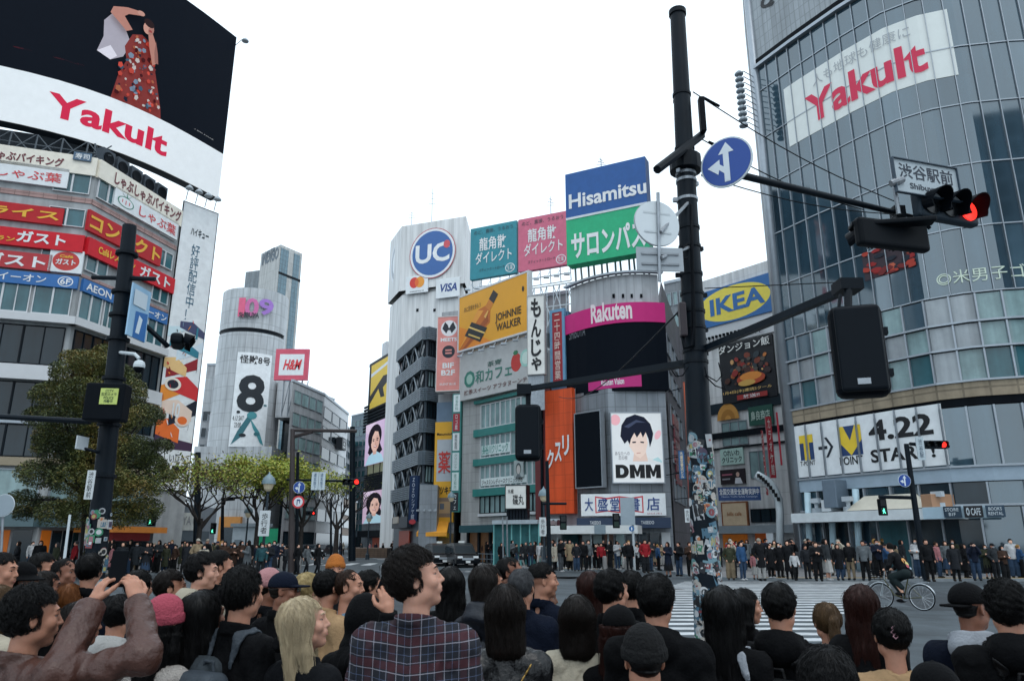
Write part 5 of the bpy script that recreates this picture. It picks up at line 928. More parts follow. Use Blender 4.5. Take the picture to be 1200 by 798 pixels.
ptz(FQ.hit(968, 590)[0], 'pale swivel camera on the entrance canopy, left of the white box'); ptz(FQ.hit(1005, 588)[0], 'pale swivel camera on the entrance canopy, right of the white box'); ptz(FQ.hit(1106, 582)[0], 'pale swivel camera on the tan plinth at the right of the canopy')
bx = MB(); p = FQ.P(FQ.hit(985, 598)[0], zc1 + .25, .8); bx.box(p, (1.2, .6, .7), .6); tag(bx.build('equipment_box', C(0xA4AAAE), bevel=.03), 'white equipment box on the entrance canopy between two cameras', 'box')
bx = MB(); p = FQ.P(FQ.hit(988, 575)[0], zc1 + .95, .7); bx.box(p, (1.4, .9, 1.7), .6); tag(bx.build('equipment_cabinet', C(0x55626E), bevel=.05), 'tall grey cabinet standing on the canopy under the long white sign', 'cabinet')
bx = MB(); p = FQ.P(FQ.hit(1106, 595)[0], zc1 + .2, .7); bx.box(p, (1.6, .7, .8), .3); tag(bx.build('plinth', C(0x8A6A52), bevel=.03), 'tan plinth under a camera at the right end of the canopy', 'plinth')
sl = MB(); a, b_ = FQ.hit(1005, 600)[0], FQ.hit(1100, 598)[0]; q = [FQ.P(a, zc1 - .1, 1.2), FQ.P(b_, zc1 - .1, 1.2), FQ.P(b_ - 1, zc1 + .75, .3), FQ.P(a + .8, zc1 + .75, .3)]; sl.poly(q); sl.poly([q[3], q[2], FQ.P(b_ - 1, zc1 + .7, .12), FQ.P(a + .8, zc1 + .7, .12)]); sl.poly([q[1], FQ.P(b_, zc1 - .1, .12), FQ.P(b_ - 1, zc1 + .7, .12), q[2]]); sl.poly([q[0], q[3], FQ.P(a + .8, zc1 + .7, .12), FQ.P(a, zc1 - .1, .12)]); sl.build('sloping_roof', C(0xA09C90), cq)
for i in range(10): p = FQ.P(0, FQ.hit(884, 98 + i * 7.0)[1], .1); floodlight(p + Vector((0, 0, .3)), (-1.6, -1.0, -.2), 'small floodlight on a long arm at the edge of the glass building', 'row of floodlights at the glass building edge')
# office blocks across the square behind the camera, mirrored in the glass
def back(label, cx, cy, w, d, h, m):
    t = bldg('office_block', label, [(cx - w / 2, cy - d / 2), (cx + w / 2, cy - d / 2), (cx + w / 2, cy + d / 2), (cx - w / 2, cy + d / 2)], h, m)
    return t
OFF = mat('office_grid', (.07, .09, .11), .4, var=.3, grid=(3, 3.6, .5, 2.2))
back('tall dark office block across the square, mirrored in the curved glass', 50, -62, 30, 24, 74, OFF); back('dark office block beside the left corner building', -58, 18, 20, 26, 46, OFF)
# ================================================================ street furniture
def wob(P, s, seed=0):
    r = np.random.default_rng(seed); out = np.zeros(len(P))
    for i in range(5): out += np.sin(P @ (r.normal(size=3) * s * (1 + .45 * i)) + r.uniform(0, 6.28)) / (1 + .35 * i)
    return out / 3.0
def frame_at(d):
    """matrix whose y axis points along d (horizontal heading), z up"""
    return Matrix.Rotation(math.atan2(-d[0], d[1]), 3, 'Z')
LAMP_OFF = C(0x12161A, .25); RED_ON = C(0xE02820, .4, emit=2.2); GREEN_ON = C(0x3CD8A0, .4, emit=1.6)
SIGM = C(0x1A242C, .5, spec=.15); POLEM = mat('pole_paint', (.004, .009, .015), .48, .0, spec=.14, var=.25, scale=4, bump=.08, bscale=90)
def signal3(t, c, face, w=1.25, lit=2, body=SIGM, r=.15):
    """three-lamp head facing a horizontal direction; lamp order runs to the viewer's right"""
    n = Vector((face[0], face[1], 0)).normalized(); R = Matrix.Rotation(math.atan2(n.x, -n.y), 3, 'Z'); c = Vector(c)
    h = MB(); h.box(c, (w, .16, w * .36), M=R); hd = h.build('signal_head', body, t, bevel=.05)
    for i in range(3):
        p = c + R @ Vector(((i - 1) * w * .31, -.085, 0)); Mz = R @ Matrix.Rotation(math.pi / 2, 3, 'X')
        MB().lathe(p, [(r, 0), (r * .98, .02), (.02, .045)], 18, Mz).build('lamp', RED_ON if i == lit else LAMP_OFF, hd)
        v = MB(); N = 14; V, Fs = [], []
        for k in range(N + 1):
            a = math.radians(-35 + 250 * k / N)
            for q in (0, 1): V.append(p + R @ Vector((math.cos(a) * (r + .015), -2.0 * r * q * (.55 + .45 * max(0, math.sin(a))), math.sin(a) * (r + .015) - .03 * q)))
        Fs = [(2 * k, 2 * k + 1, 2 * k + 3, 2 * k + 2) for k in range(N)]; v.raw(V, Fs); o = v.build('hood', BLACKM, hd); so = o.modifiers.new('s', 'SOLIDIFY'); so.thickness = .012
    return hd
def ped_back(t, c, yaw, w=.42, h=.80):
    """pedestrian signal seen from behind: a rounded box with hinges and a maker's plate"""
    R = Matrix.Rotation(yaw, 3, 'Z'); c = Vector(c); b = MB(); b.box(c, (w, .22, h), M=R); o = b.build('signal_head', BLACKM, t, bevel=.07)
    MB().box(c + R @ Vector((0, -.13, 0)), (w * .86, .06, h * .92), M=R).build('rear_cover', mat('satin_black', (.004, .007, .011), .5, var=.1, spec=.1), o, bevel=.03)
    q = MB(); q.box(c + R @ Vector((-w * .02, -.163, -h * .36)), (.1, .006, .05), M=R); q.build('plate', STEEL, o)
    for z in (-.25, .2):
        MB().box(c + R @ Vector((w * .52, 0, h * z)), (.05, .08, .06), M=R).build('hinge', DARKM, o)
    return o
# ---- the big sticker covered pole
pb, ptop = at(829, 690, 8.5), at(794, 17, 8.5); pole_xy = (pb.x, pb.y)
pl = thing('signal_pole', 'tall tapering black pole plastered with stickers at its foot, carrying signals on arms', 'pole', (pb.x, pb.y, 0))
def pole_c(z): t = (z - pb.z) / (ptop.z - pb.z); return Vector((pb.x + (ptop.x - pb.x) * t, pb.y + (ptop.y - pb.y) * t, z))
def pole_r(z): return .168 - .008 * z
hz_ = [.13, .5, 1, 1.6, 2.2, 2.9, 3.6, 4.4, 5.2, 6, 7, 8, ptop.z]
MB().tube([pole_c(z) for z in hz_], [pole_r(z) for z in hz_], 24).build('shaft', POLEM, pl, smooth='auto')
MB().lathe(pole_c(ptop.z - .02), [(pole_r(8) + .012, 0), (pole_r(8) + .012, .07), (.06, .10)], 20).build('cap', DARKM, pl)
for y in (112, 175, 205, 213, 235, 268, 290, 322, 345, 366, 385, 412, 425):
    z = at(815, y, 8.5).z; c = pole_c(z); R_ = Matrix.Rotation(random.uniform(0, 6), 3, 'Z'); b = MB(); b.lathe(c - Vector((0, 0, .02)), [(pole_r(z), 0), (pole_r(z) + .012, .003), (pole_r(z) + .012, .04), (pole_r(z), .043)], 20)
    b.box(c + R_ @ Vector((pole_r(z) + .03, 0, 0)), (.06, .05, .05), M=R_); b.build('clamp', DARKM if y not in (213, 235, 205) else STEEL, pl)
# stickers wrap the lower shaft
st = MB(); smats = [C(c, .45, var=.15) for c in (0x8A8E92, 0x2A6A50, 0x9A6038, 0x3A5A6C, 0x6E3438, 0x14161A, 0x8E8650, 0x4E4458, 0x94908A, 0x22262C, 0x5A7680, 0x7E5A62, 0xA4A8AA)]
rs = random.Random(21)
def stick(z, a, w, h, kind, k, lay):
    r = pole_r(z) + .0015 + .0006 * lay; rot = rs.uniform(-.35, .35); c = pole_c(z)
    pts = ell(0, 0, w / 2, h / 2, 14) if kind == 'o' else [(-w / 2, -h / 2), (0, -h / 2), (w / 2, -h / 2), (w / 2, h / 2), (0, h / 2), (-w / 2, h / 2)]
    pts = [(x * math.cos(rot) - y * math.sin(rot), x * math.sin(rot) + y * math.cos(rot)) for x, y in pts]
    st.k = k; P = [c + Vector((math.cos(a + x / r) * r, math.sin(a + x / r) * r, y)) for x, y in pts]; m = c + Vector((math.cos(a) * r, math.sin(a) * r, 0))
    st.raw([m] + P, [(0, i + 1, (i + 1) % len(P) + 1) for i in range(len(P))])
for i in range(250):
    z = rs.uniform(.25, 2.75) if i < 215 else rs.uniform(2.2, 3.0)
    a = rs.uniform(-math.pi, .1); s_ = rs.uniform(.05, .14)
    k = rs.choice([0, 5, 9, 8, 12, 5, 9, 0, 10, 3, rs.randrange(13)]); kd = rs.choice('oorrr'); asp = rs.uniform(.6, 1.5); stick(z, a, s_, s_ * asp if kd == 'r' else s_, kd, k, i * .02)
    if rs.random() < .75: stick(z + rs.uniform(-.01, .01), a + rs.uniform(-.1, .1), s_ * .62, s_ * asp * .5 if kd == 'r' else s_ * .62, rs.choice('or'), rs.randrange(len(smats)), i * .02 + .3)
    if rs.random() < .6: stick(z + rs.uniform(-.01, .01), a + rs.uniform(-.1, .1), s_ * .35, s_ * .2, 'r', rs.choice([0, 5, 12, 4]), i * .02 + .6)
st.build('stickers', smats, pl)
# boxes and conduit on the shaft
p = at(815, 130, 8.35); MB().box(p + Vector((.11, .1, 0)), (.07, .1, .5)).build('junction_box', BLACKM, pl, bevel=.01)
p = at(800, 375, 8.35); MB().box(p, (.08, .12, .42)).build('junction_box', C(0x2A2228, .5), pl, bevel=.02)
MB().tube([at(800, 395, 8.35), at(802, 408, 8.33), at(812, 405, 8.33), at(813, 380, 8.36), at(811, 300, 8.37), at(810, 240, 8.38)], .022, 8).build('conduit', BLACKM, pl, smooth=True)
MB().tube([at(806, 285, 8.3), at(799, 292, 8.28), at(798, 305, 8.28), at(806, 302, 8.3)], .014, 6).build('cable_loop', BLACKM, pl, smooth=True)
# upper arm
a0, a1 = at(816, 193, 8.5), at(1052, 250, 9.87); MB().tube([at(770, 199, 8.0), at(822, 159, 8.55)], .055, 8).build('stub_beam', DARKM, pl)
MB().tube([a0, a0.lerp(a1, .5), a1], [.05, .048, .04], 12).build('arm', POLEM, pl, smooth='auto')
MB().tube([pole_c(a0.z - .1), pole_c(a0.z + .1)], .2, 14).build('arm_collar', DARKM, pl)
for q in ((812, 108, 8.5, 1048, 236, 9.8), (820, 162, 8.5, 1012, 246, 9.7), (822, 206, 8.45, 1060, 252, 9.8)):
    A, B = at(*q[:3]), at(*q[3:]); b = MB(); b.tube([A.lerp(B, t / 10) - Vector((0, 0, .12 * math.sin(math.pi * t / 10))) for t in range(11)], .008, 5); b.tube([A.lerp(B, .05), A.lerp(B, .12)], .02, 6); b.build('stay_cable', BLACKM, pl)
A, B = at(808, 352, 8.5), at(655, 465, 30); MB().tube([A.lerp(B, t / 10) - Vector((0, 0, .5 * math.sin(math.pi * t / 10))) for t in range(11)], .012, 5).build('stay_cable', BLACKM, pl)
A, B = at(826, 338, 8.5), at(980, 331, 7.2); MB().tube([A, B], .006, 5).build('stay_cable', BLACKM, pl)
# signal heads on the upper arm are things that hang from it
tsg = thing('traffic_signal', 'large traffic signal with its red lamp lit, on the big pole upper arm', 'traffic signal', at(1105, 245, 9.75))
signal3(tsg, at(1107, 246, 9.75), (.33, -.94), 1.12, 2, C(0x28343E, .5, spec=.15), .155)
MB().tube([a1, at(1075, 255, 9.9), at(1090, 268, 9.9)], .03, 6).build('bracket', DARKM, tsg)
tsb = thing('traffic_signal', 'traffic signal turned away, its dark back below the street name board', 'traffic signal', at(1045, 275, 9.6))
signal3(tsb, at(1045, 276, 9.6), (-.25, .97), 1.15, 5, C(0x0A1016, .5, spec=.1)); R_ = Matrix.Rotation(-.18, 3, 'Z'); MB().box(at(1045, 262, 9.5), (1.1, .22, .07), M=R_).build('sun_shade', C(0x0C1218, .5, spec=.1), tsb, bevel=.02)
b = MB(); b.tube([a1, at(1046, 258, 9.7)], .035, 6); b.box(a1, (.16, .16, .18)); b.build('bracket', DARKM, tsb)
FNB = Face(X(1046, 206, 9.35), X(1121, 222, 9.68)); Rn = (0, FNB.len, FNB.hit(1046, 225)[1], FNB.hit(1046, 187)[1]); s = sign(FNB, Rn, 'pale street name board with dark characters above the signals', C(0x8F9AA0, .5), 'street sign', 'street_name_board', .03, rim=C(0x3A4A58), rimw=.012)
letter(s, FNB, '渋谷駅前', sub(Rn, .08, .93, .45, .9), .034, C(0x1C2838), .02); letter(s, FNB, 'Shibuya Sta.', sub(Rn, .22, .86, .1, .33), .034, C(0x1C2838), .02)
MB().tube([FNB.P(.06, Rn[2] + .1, -.05), FNB.P(.06, Rn[2] - .3, -.05)], .03, 6).build('post', STEEL, s); MB().lathe(FNB.P(-.05, Rn[2] + .12, .0), [(.05, 0), (.06, .1), (.04, .2)], 10, Matrix.Rotation(1.2, 3, 'Y')).build('clip', STEEL, s)
# blue round sign
def disc_sign(name, label, c, face, r, shapes, thick=.02, rimc=0xA8B0B4, post=None, cat='road sign'):
    n = Vector(face).normalized(); F_ = Face((c.x + n.y * r, c.y - n.x * r), (c.x - n.y * r, c.y + n.x * r))
    if F_.n[0].dot(Vector((n.x, n.y))) < 0: F_ = Face((c.x - n.y * r, c.y + n.x * r), (c.x + n.y * r, c.y - n.x * r))
    b = MB(); ring = [F_.P(r + r * math.cos(a), c.z + r * math.sin(a), 0) for a in [2 * math.pi * i / 32 for i in range(32)]]; bk = [p - Vector((n.x, n.y, 0)) * thick for p in ring]
    b.poly(ring); b.poly(bk[::-1])
    for i in range(32): j = (i + 1) % 32; b.poly([ring[j], ring[i], bk[i], bk[j]])
    o = b.build(name, C(rimc, .4), None); tag(o, label, cat)
    if shapes: art(o, F_, (0, 2 * r, c.z - r, c.z + r), shapes, .002, 'symbol')
    if post: MB().tube(post, .02, 6).build('bracket', STEEL, o)
    return o
ARW = [(ell(.5, .5, .47, .47, 32), 0x1E3E80), ([(.45, .1), (.56, .1), (.56, .68), (.66, .68), (.52, .9), (.36, .68), (.45, .68)], 0xB4BCC2), ([(.47, .12), (.55, .12), (.53, .34), (.38, .48), (.38, .58), (.14, .46), (.34, .28), (.36, .37), (.45, .28)], 0xB4BCC2)]
disc_sign('road_sign', 'blue round sign with white straight and left arrows, high on the big pole', at(851, 190, 8.15), (-.62, -.78, 0), .33, ARW, post=[at(851, 195, 8.2), at(822, 206, 8.4)])
disc_sign('road_sign', 'plain grey back of a large round sign left of the big pole', at(770, 262, 8.1), (.25, -.97, 0), .29, [(ell(.5, .5, .49, .49, 32), 0xB4BCC0), ([(.2, .7), (.8, .7), (.8, .74), (.2, .74)], 0xA4ACB0), ([(.2, .28), (.8, .28), (.8, .32), (.2, .32)], 0xA4ACB0)], rimc=0x9AA2A6, post=[at(771, 226, 8.08), at(773, 330, 8.08)])
Fbk = Face(X(745, 303, 8.1), X(801, 306, 8.15)); Rb = Fbk.rect(745, 290, 801, 319); s = sign(Fbk, Rb, 'plain grey back of a small rectangular plate under the round sign back', C(0x8A9298, .45), 'road sign', 'road_sign', .02); 
for y in (.28, .72): MB().panel(Fbk, *sub(Rb, .1, .9, y - .04, y + .04), .02, .035).build('rail', STEEL, s)
b = MB(); b.tube([at(774, 272, 8.06), at(806, 238, 8.4)], .022, 6); b.tube([at(775, 302, 8.06), at(808, 290, 8.4)], .022, 6); b.build('sign_bracket', STEEL, pl)
# lower arms and pedestrian signals seen from behind
g0, g1 = at(824, 410, 8.5), at(1000, 336, 6.25); MB().tube([g0, g1], .05, 4).build('arm', POLEM, pl); l1 = at(617, 456, 10.2); MB().tube([at(816, 424, 8.5), l1], [.055, .045], 4).build('arm', POLEM, pl)
t = thing('pedestrian_signal', 'nearer black pedestrian signal hanging in front of the glass building, seen from behind', 'pedestrian signal', at(1007, 412, 6.1)); ped_back(t, at(1006, 412, 6.1), -.30, .42, .80); b = MB(); b.tube([at(994, 330, 6.15), at(994, 362, 6.1)], .035, 8); b.box(at(993, 336, 6.2), (.2, .2, .1)); b.tube([at(985, 345, 6.05), at(983, 362, 6.05)], .015, 5); b.build('hanger', DARKM, t)
t = thing('pedestrian_signal', 'farther black pedestrian signal hanging before the teal banded building, seen from behind', 'pedestrian signal', at(619, 507, 10.2)); ped_back(t, at(619, 507, 10.2), -.05, .36, .78); b = MB(); b.tube([at(619, 455, 10.2), at(619, 476, 10.2)], .035, 8); b.box(at(614, 457, 10.2), (.2, .2, .14)); b.build('hanger', DARKM, t)
for q in (((826, 430), (828, 440), (840, 447), (846, 440), (842, 425)), ((826, 440), (838, 452), (850, 456), (845, 445)), ((786, 432), (792, 441), (800, 440), (806, 430))):
    MB().tube([at(x, y, 8.35) for x, y in q], .008, 5).build('cable_loop', BLACKM, pl, smooth=True)
# ---- left pole
lb_, lt_ = at(113, 645, 8.9), at(152, 265, 8.9)
lp = thing('camera_pole', 'dark pole with a control box, dome camera and sticker covered foot before the round evergreen', 'pole', (lb_.x, lb_.y, 0)); ln = lambda z: Vector((lb_.x + (lt_.x - lb_.x) * (z - lb_.z) / (lt_.z - lb_.z), lb_.y, z))
MB().tube([ln(z) for z in (.13, 1.2, 2.4, 3.6, 4.8, lt_.z)], [.125, .118, .112, .105, .095, .085], 20).build('shaft', POLEM, lp, smooth='auto')
for y in (300, 345, 372, 400, 446, 500, 560): z = at(130, y, 8.9).z; MB().lathe(ln(z), [(.115, 0), (.135, .004), (.135, .04), (.115, .044)], 16).build('clamp', DARKM, lp)
c = at(126, 472, 8.62); MB().box(c, (.44, .22, .44), .1).build('control_box', BLACKM, lp, bevel=.02)
Fcb = Face((c.x - .21, c.y - .135), (c.x + .21, c.y - .095)); Rc = Fcb.rect(119, 455, 137, 474); s = MB().panel(Fcb, *Rc, .0, .012).build('notice', C(0x9AA85A, .5), lp); letter(s, Fcb, 'CCTV\n防犯カメラ\nPOLICE\n作動中', sub(Rc, .08, .92, .08, .92), .015, C(0x1C3A24), .02)
MB().tube([at(0, 488, 8.9), at(106, 494, 8.9)], .035, 8).build('arm', POLEM, lp); MB().tube([at(-60, 485, 8.9), at(0, 488, 8.9)], .035, 8).build('arm_end', POLEM, lp)
b = MB(); b.tube([at(108, 325, 8.9), at(182, 327, 8.9)], .03, 6); b.tube([at(138, 350, 8.9), at(160, 372, 9.0), at(197, 406, 9.4)], .035, 6); b.build('cross_arm', POLEM, lp)
t = thing('dome_camera', 'white dome camera on a short bracket of the dark left pole', 'camera', at(163, 428, 8.7)); c = at(163, 429, 8.7); MB().tube([at(140, 413, 8.85), at(158, 415, 8.7), at(163, 420, 8.7)], .022, 8).build('bracket', C(0xA4ACB0), t); MB().lathe(c - Vector((0, 0, .02)), [(.065, 0), (.068, .03), (.058, .07), (.03, .09)], 16).build('housing', C(0xA4ACB0, .35), t); MB().lathe(c - Vector((0, 0, .10)), [(.02, .02), (.04, .035), (.054, .06), (.057, .085)], 16).build('dome', BLACKM, t)
t = thing('traffic_signal', 'small traffic signal end on, between the left pole and the tall banner', 'traffic signal', at(209, 400, 9.5)); signal3(t, at(208, 400, 9.5), (.93, .36), .42, 5, C(0x10181E, .5, spec=.1), .065); 
Fls = Face(X(150, 365, 8.7), X(172, 372, 9.1)); R = (0, Fls.len, Fls.hit(160, 398)[1], Fls.hit(160, 334)[1]); s = sign(Fls, R, 'narrow blue and white direction board seen at an angle on the left pole', C(0x7FA0B8, .4), 'road sign', 'road_sign', .02); art(s, Fls, R, [([(.3, 0), (.95, 0), (.95, .55), (.3, .5)], 0x2A5A90), ([(.4, .1), (.6, .1), (.7, .4), (.5, .45)], 0xB4C0C8), ([(.1, .6), (.8, .6), (.8, .9), (.1, .9)], 0xA8B4BC)], .02)
Fsm = Face(X(89, 518, 8.5), X(102, 522, 8.7)); R = Fsm.rect(90, 510, 101, 528); s = sign(Fsm, R, 'small pale plate on a bracket of the left pole, before the tree', C(0x98A0A4), 'road sign', 'road_sign', .015); MB().tube([Fsm.P(.1, (R[2] + R[3]) / 2 - .05, -.02), ln(at(112, 532, 8.9).z)], .02, 6).build('bracket', POLEM, s)
Fvt = Face(X(103, 566, 8.6), X(108, 566, 8.6)); R = Fvt.rect(103.5, 551, 108, 585); s = sign(Fvt, R, 'thin upright white strip notice on the left pole', C(0xA4AAAC), 'notice', 'pole_notice', .01); letter(s, Fvt, '\n'.join('渋谷駅前'), sub(R, .2, .8, .05, .95), .012, BLK, 0)
st = MB()
for i in range(150):
    z = rs.uniform(.9, 2.15); a = rs.uniform(-math.pi, .1); s_ = rs.uniform(.04, .11); k = rs.choice([0, 0, 8, 12, 3, 4, 5, 6, 10, 1]); kd = rs.choice('oorr'); rr = .134
    for q, (sc, kk) in enumerate(((1, k), (.6, rs.randrange(13)))):
        w = s_ * sc; c = ln(z); r = rr + .0006 * (i * .03 + q); rot = rs.uniform(-.3, .3); pts = ell(0, 0, w / 2, w / 2, 12) if kd == 'o' else [(-w / 2, -w / 2), (0, -w / 2), (w / 2, -w / 2), (w / 2, w / 2), (0, w / 2), (-w / 2, w / 2)]
        st.k = kk; P = [c + Vector((math.cos(a + x / r) * r, math.sin(a + x / r) * r, y)) for x, y in pts]; st.raw([c + Vector((math.cos(a) * r, math.sin(a) * r, 0))] + P, [(0, j + 1, (j + 1) % len(P) + 1) for j in range(len(P))])
st.build('stickers', smats, lp)
# ---- heritage lamps
def lamp(px_, ytop, Y, label, notice=None, group=None, z_=0):
    p = at(px_, ytop, Y); s = 1.0; x, y, zt = p; t = thing('street_lamp', label, 'street lamp', (x, y, 0), group); LM = C(0x3E4E58, .5)
    MB().lathe((x, y, .1), [(.22, 0), (.2, .5), (.11, .6), (.08, .9), (.06, zt - 1.2), (.1, zt - 1.15), (.05, zt - 1.1)], 12).build('post', C(0x22303A, .5), t)
    MB().lathe((x, y, zt - .98), [(.1, 0), (.2, .1), (.27, .35), (.27, .4)], 14).build('lantern', C(0xB0A890, .3, emit=.15), t); MB().lathe((x, y, zt - .60), [(.36, -.02), (.35, .1), (.28, .3), (.12, .44), (.06, .5), (.02, .62)], 14).build('cap', C(0x5E7078, .4), t, smooth='auto')
    if notice:
        F_ = Face(X(notice[0], notice[1], Y - .3), X(notice[2], notice[1], Y - .3)); R = F_.rect(*notice); q = MB().panel(F_, *R, 0, .04).build('notice', C(0xA8AEB0), t); letter(q, F_, '歩\n行\n者', sub(R, .2, .8, .1, .9), .05, BLK, 0)
lamp(316, 553, 39, 'grey capped lamp post with a white notice, before the yellow green trees', (305, 598, 315, 628)); lamp(292, 592, 62, 'small grey capped lamp post by the site cabin')
lamp(637, 570, 50, 'grey capped lamp post beside the white projecting sign', (632, 606, 640, 628)); lamp(814, 549, 40, 'grey capped lamp post close to the sticker covered pole', (802, 596, 809, 612)); lamp(529, 575, 69, 'grey capped lamp post in front of the yellow drug store'); lamp(433, 600, 78, 'grey capped lamp post by the planted island')
# ---- poles in the middle distance
def far_pole(x, y0, y1, Y, r, label, arms=(), m=POLEM):
    a, b_ = at(x[0], y0, Y), at(x[1], y1, Y); t = thing('signal_pole', label, 'pole', (b_.x, b_.y, 0)); MB().tube([(b_.x, b_.y, .05), a], [r, r * .7], 10).build('shaft', m, t)
    for q in arms: MB().tube([at(q[0], q[1], Y), at(q[2], q[3], Y)], r * .55, 6).build('arm', m, t)
    return t
BRN = mat('brown_pole', (.045, .035, .035), .5, var=.2)
far_pole((343, 343), 503, 645, 46, .2, 'brown signal pole with a long arm before the round tower', [(341, 504, 418, 505), (343, 512, 366, 506)], BRN)
far_pole((349, 349), 530, 645, 47, .13, 'dark slim pole beside the brown signal pole', [(336, 562, 420, 564)]); far_pole((261, 262), 583, 640, 60, .16, 'dark pole with a short camera arm left of the site cabin', [(260, 586, 275, 585), (262, 584, 300, 582)]); far_pole((388, 388), 585, 652, 72, .12, 'plain dark pole on the planted island'); far_pole((413, 413), 500, 645, 74, .36, 'thick dark pole behind the bare tree'); far_pole((232, 233), 530, 640, 58, .3, 'thick dark post at the edge of the tall banner', [(232, 553, 240, 553)])
far_pole((400, 401), 588, 640, 75, .08, 'thin pole right of the bare tree')
s = disc_sign('road_sign', 'small blue round arrow sign on the brown signal pole', at(350.5, 571, 45.5), (0, -1, 0), .36, ARW); s = disc_sign('road_sign', 'red ringed round sign below the small blue arrow sign', at(349.5, 588, 45.5), (0, -1, 0), .37, [(ell(.5, .5, .48, .48, 30), 0xB0343A), (ell(.5, .5, .36, .36, 30), 0xBFC3C8), ([(.38, .25), (.45, .25), (.45, .58), (.58, .58), (.58, .4), (.65, .4), (.65, .7), (.38, .7)], 0x2A3A6A)], rimc=0xB0343A)
for x0, x1, lab in ((366, 373, 'left white board of a pair on the brown pole arm'), (374, 380.5, 'right white board of a pair on the brown pole arm')): F_ = Face(X(x0, 563, 45.6), X(x1, 563, 45.6)); R = F_.rect(x0, 553, x1, 574); s = sign(F_, R, lab, C(0xA4B0B6), 'road sign', 'road_sign', .06); letter(s, F_, '道\n玄\n坂\n下', sub(R, .3, .7, .06, .94), .08, C(0x2A4A6A), 0)
for (c, Y, lab, w) in (((412, 564.5), 46.5, 'traffic signal with a red lamp on the brown pole arm, before the bare tree', 1.1), ((363, 601), 90, 'small distant traffic signal with a red lamp beyond the brown pole', 1.5)):
    p = at(c[0], c[1], Y); t = thing('traffic_signal', lab, 'traffic signal', p); signal3(t, p, (0, -1), w); 
def ped(x, y, Y, lab):
    p = at(x, y, Y); t = thing('pedestrian_signal', lab, 'pedestrian signal', p); MB().box(p, (.4, .25, .85)).build('signal_head', BLACKM, t, bevel=.04); F_ = Face((p.x - .2, p.y - .13), (p.x + .2, p.y - .13))
    MB().panel(F_, .06, .34, p.z + .05, p.z + .36, 0, .01).build('upper_lamp', LAMP_OFF, t); q = MB().panel(F_, .06, .34, p.z - .36, p.z - .05, 0, .01).build('lower_lamp', C(0x0E2A22, .4), t)
    if 'dark' in lab[:5]: return t
    art(t, F_, (.06, .34, p.z - .36, p.z - .05), [(ell(.5, .82, .12, .12, 10), 0x60F0C0), ([(.4, .7), (.62, .7), (.62, .4), (.78, .1), (.62, .1), (.5, .34), (.34, .1), (.22, .1), (.38, .4), (.2, .5), (.2, .6)], 0x60F0C0)], .012, 'walking_figure', 1.6)
    return t
ped(1034, 594, 39.5, 'green lit pedestrian signal before the long entrance canopy'); ped(178, 607, 42, 'green lit pedestrian signal right of the round evergreen'); ped(250, 619, 60, 'small green lit pedestrian signal beside the dark camera pole'); ped(722, 610, 45, 'dark pedestrian signal at the left end of the bookshop sign'); ped(660, 612, 45.5, 'dark pedestrian signal under the orange front')
rp = far_pole((1062, 1079), 520, 640, 36.9, .16, 'black signal pole rising from the right crowd before the long white sign', [(1066, 520, 1112, 523), (1068, 583, 1030, 582)])
t = thing('traffic_signal', 'small three lamp signal with red lit, in front of the long white sign', 'traffic signal', at(1096, 521, 36.7)); signal3(t, at(1096, 521, 36.7), (0, -1), 1.15)
F_ = Face(X(1071, 525, 36.6), X(1085, 525, 36.6)); R = F_.rect(1072, 512, 1085, 539); s = sign(F_, R, 'pale upright name board between the right pole and its red signal', C(0x9AA6AC), 'road sign', 'road_sign', .05); letter(s, F_, '渋\n谷\n駅', sub(R, .25, .75, .1, .9), .07, C(0x3A4A5A), 0)
disc_sign('road_sign', 'small blue round sign with a white arrow on the right signal pole', at(1060, 563, 36.6), (0, -1, 0), .31, ARW)
far_pole((641, 644), 540, 660, 44, .14, 'black pole in front of the orange drug building', [(636, 590, 664, 590)]); far_pole((594, 595), 605, 655, 54, .07, 'thin grey pole at the glass entrance', m=STEEL); far_pole((589, 590), 606, 655, 55, .07, 'second thin grey pole at the glass entrance, left one', m=STEEL)
# white leaning pole and round sign back at far left
far_pole((82, 77), 603, 655, 20, .045, 'thin white pole before the left shop front', m=C(0xA4ACB0)); o = disc_sign('road_sign', 'pale round sign back at the far left edge', at(4, 592, 22), (0, -1, 0), .32, [(ell(.5, .5, .48, .48), 0x7A868E)]); MB().tube([at(4, 590, 22.1), at(1, 650, 22.1)], .04, 6).build('post', STEEL, o)
# bollards and railings
def bollard(x, y, lab, h=.85, r=.14):
    g = ground(x, y, .13); t = MB(); t.lathe((g.x, g.y, .12), [(r, 0), (r, h - .12), (r * .9, h - .04), (r * .5, h)], 14); tag(t.build('bollard', mat('stone_bollard', (.24, .235, .23), .8, var=.2), smooth='auto'), lab, 'bollard', 'stone bollards along the kerbs')
for x, y in ((709, 668), (735, 669), (815, 676), (1084, 676), (330, 668), (350, 667), (290, 669), (958, 671), (888, 673), (672, 667)): bollard(x, y, 'round topped grey stone bollard on the kerb')
b = thing('guard_rail', 'low metal guard rail on the kerb by the black taxi', 'railing', at(580, 655, 60)); f = MB(); A, B = Vector(X(556, 655, 63)), Vector(X(592, 655, 58))
for i in range(8): q = A.lerp(B, i / 7); MB().tube([(q.x, q.y, .1), (q.x, q.y, .95)], .035, 6).build('post', C(0x4A565E), b)
for z in (.5, .9): f.tube([(A.x, A.y, z), (B.x, B.y, z)], .03, 6)
f.build('rail', C(0x4A565E), b)
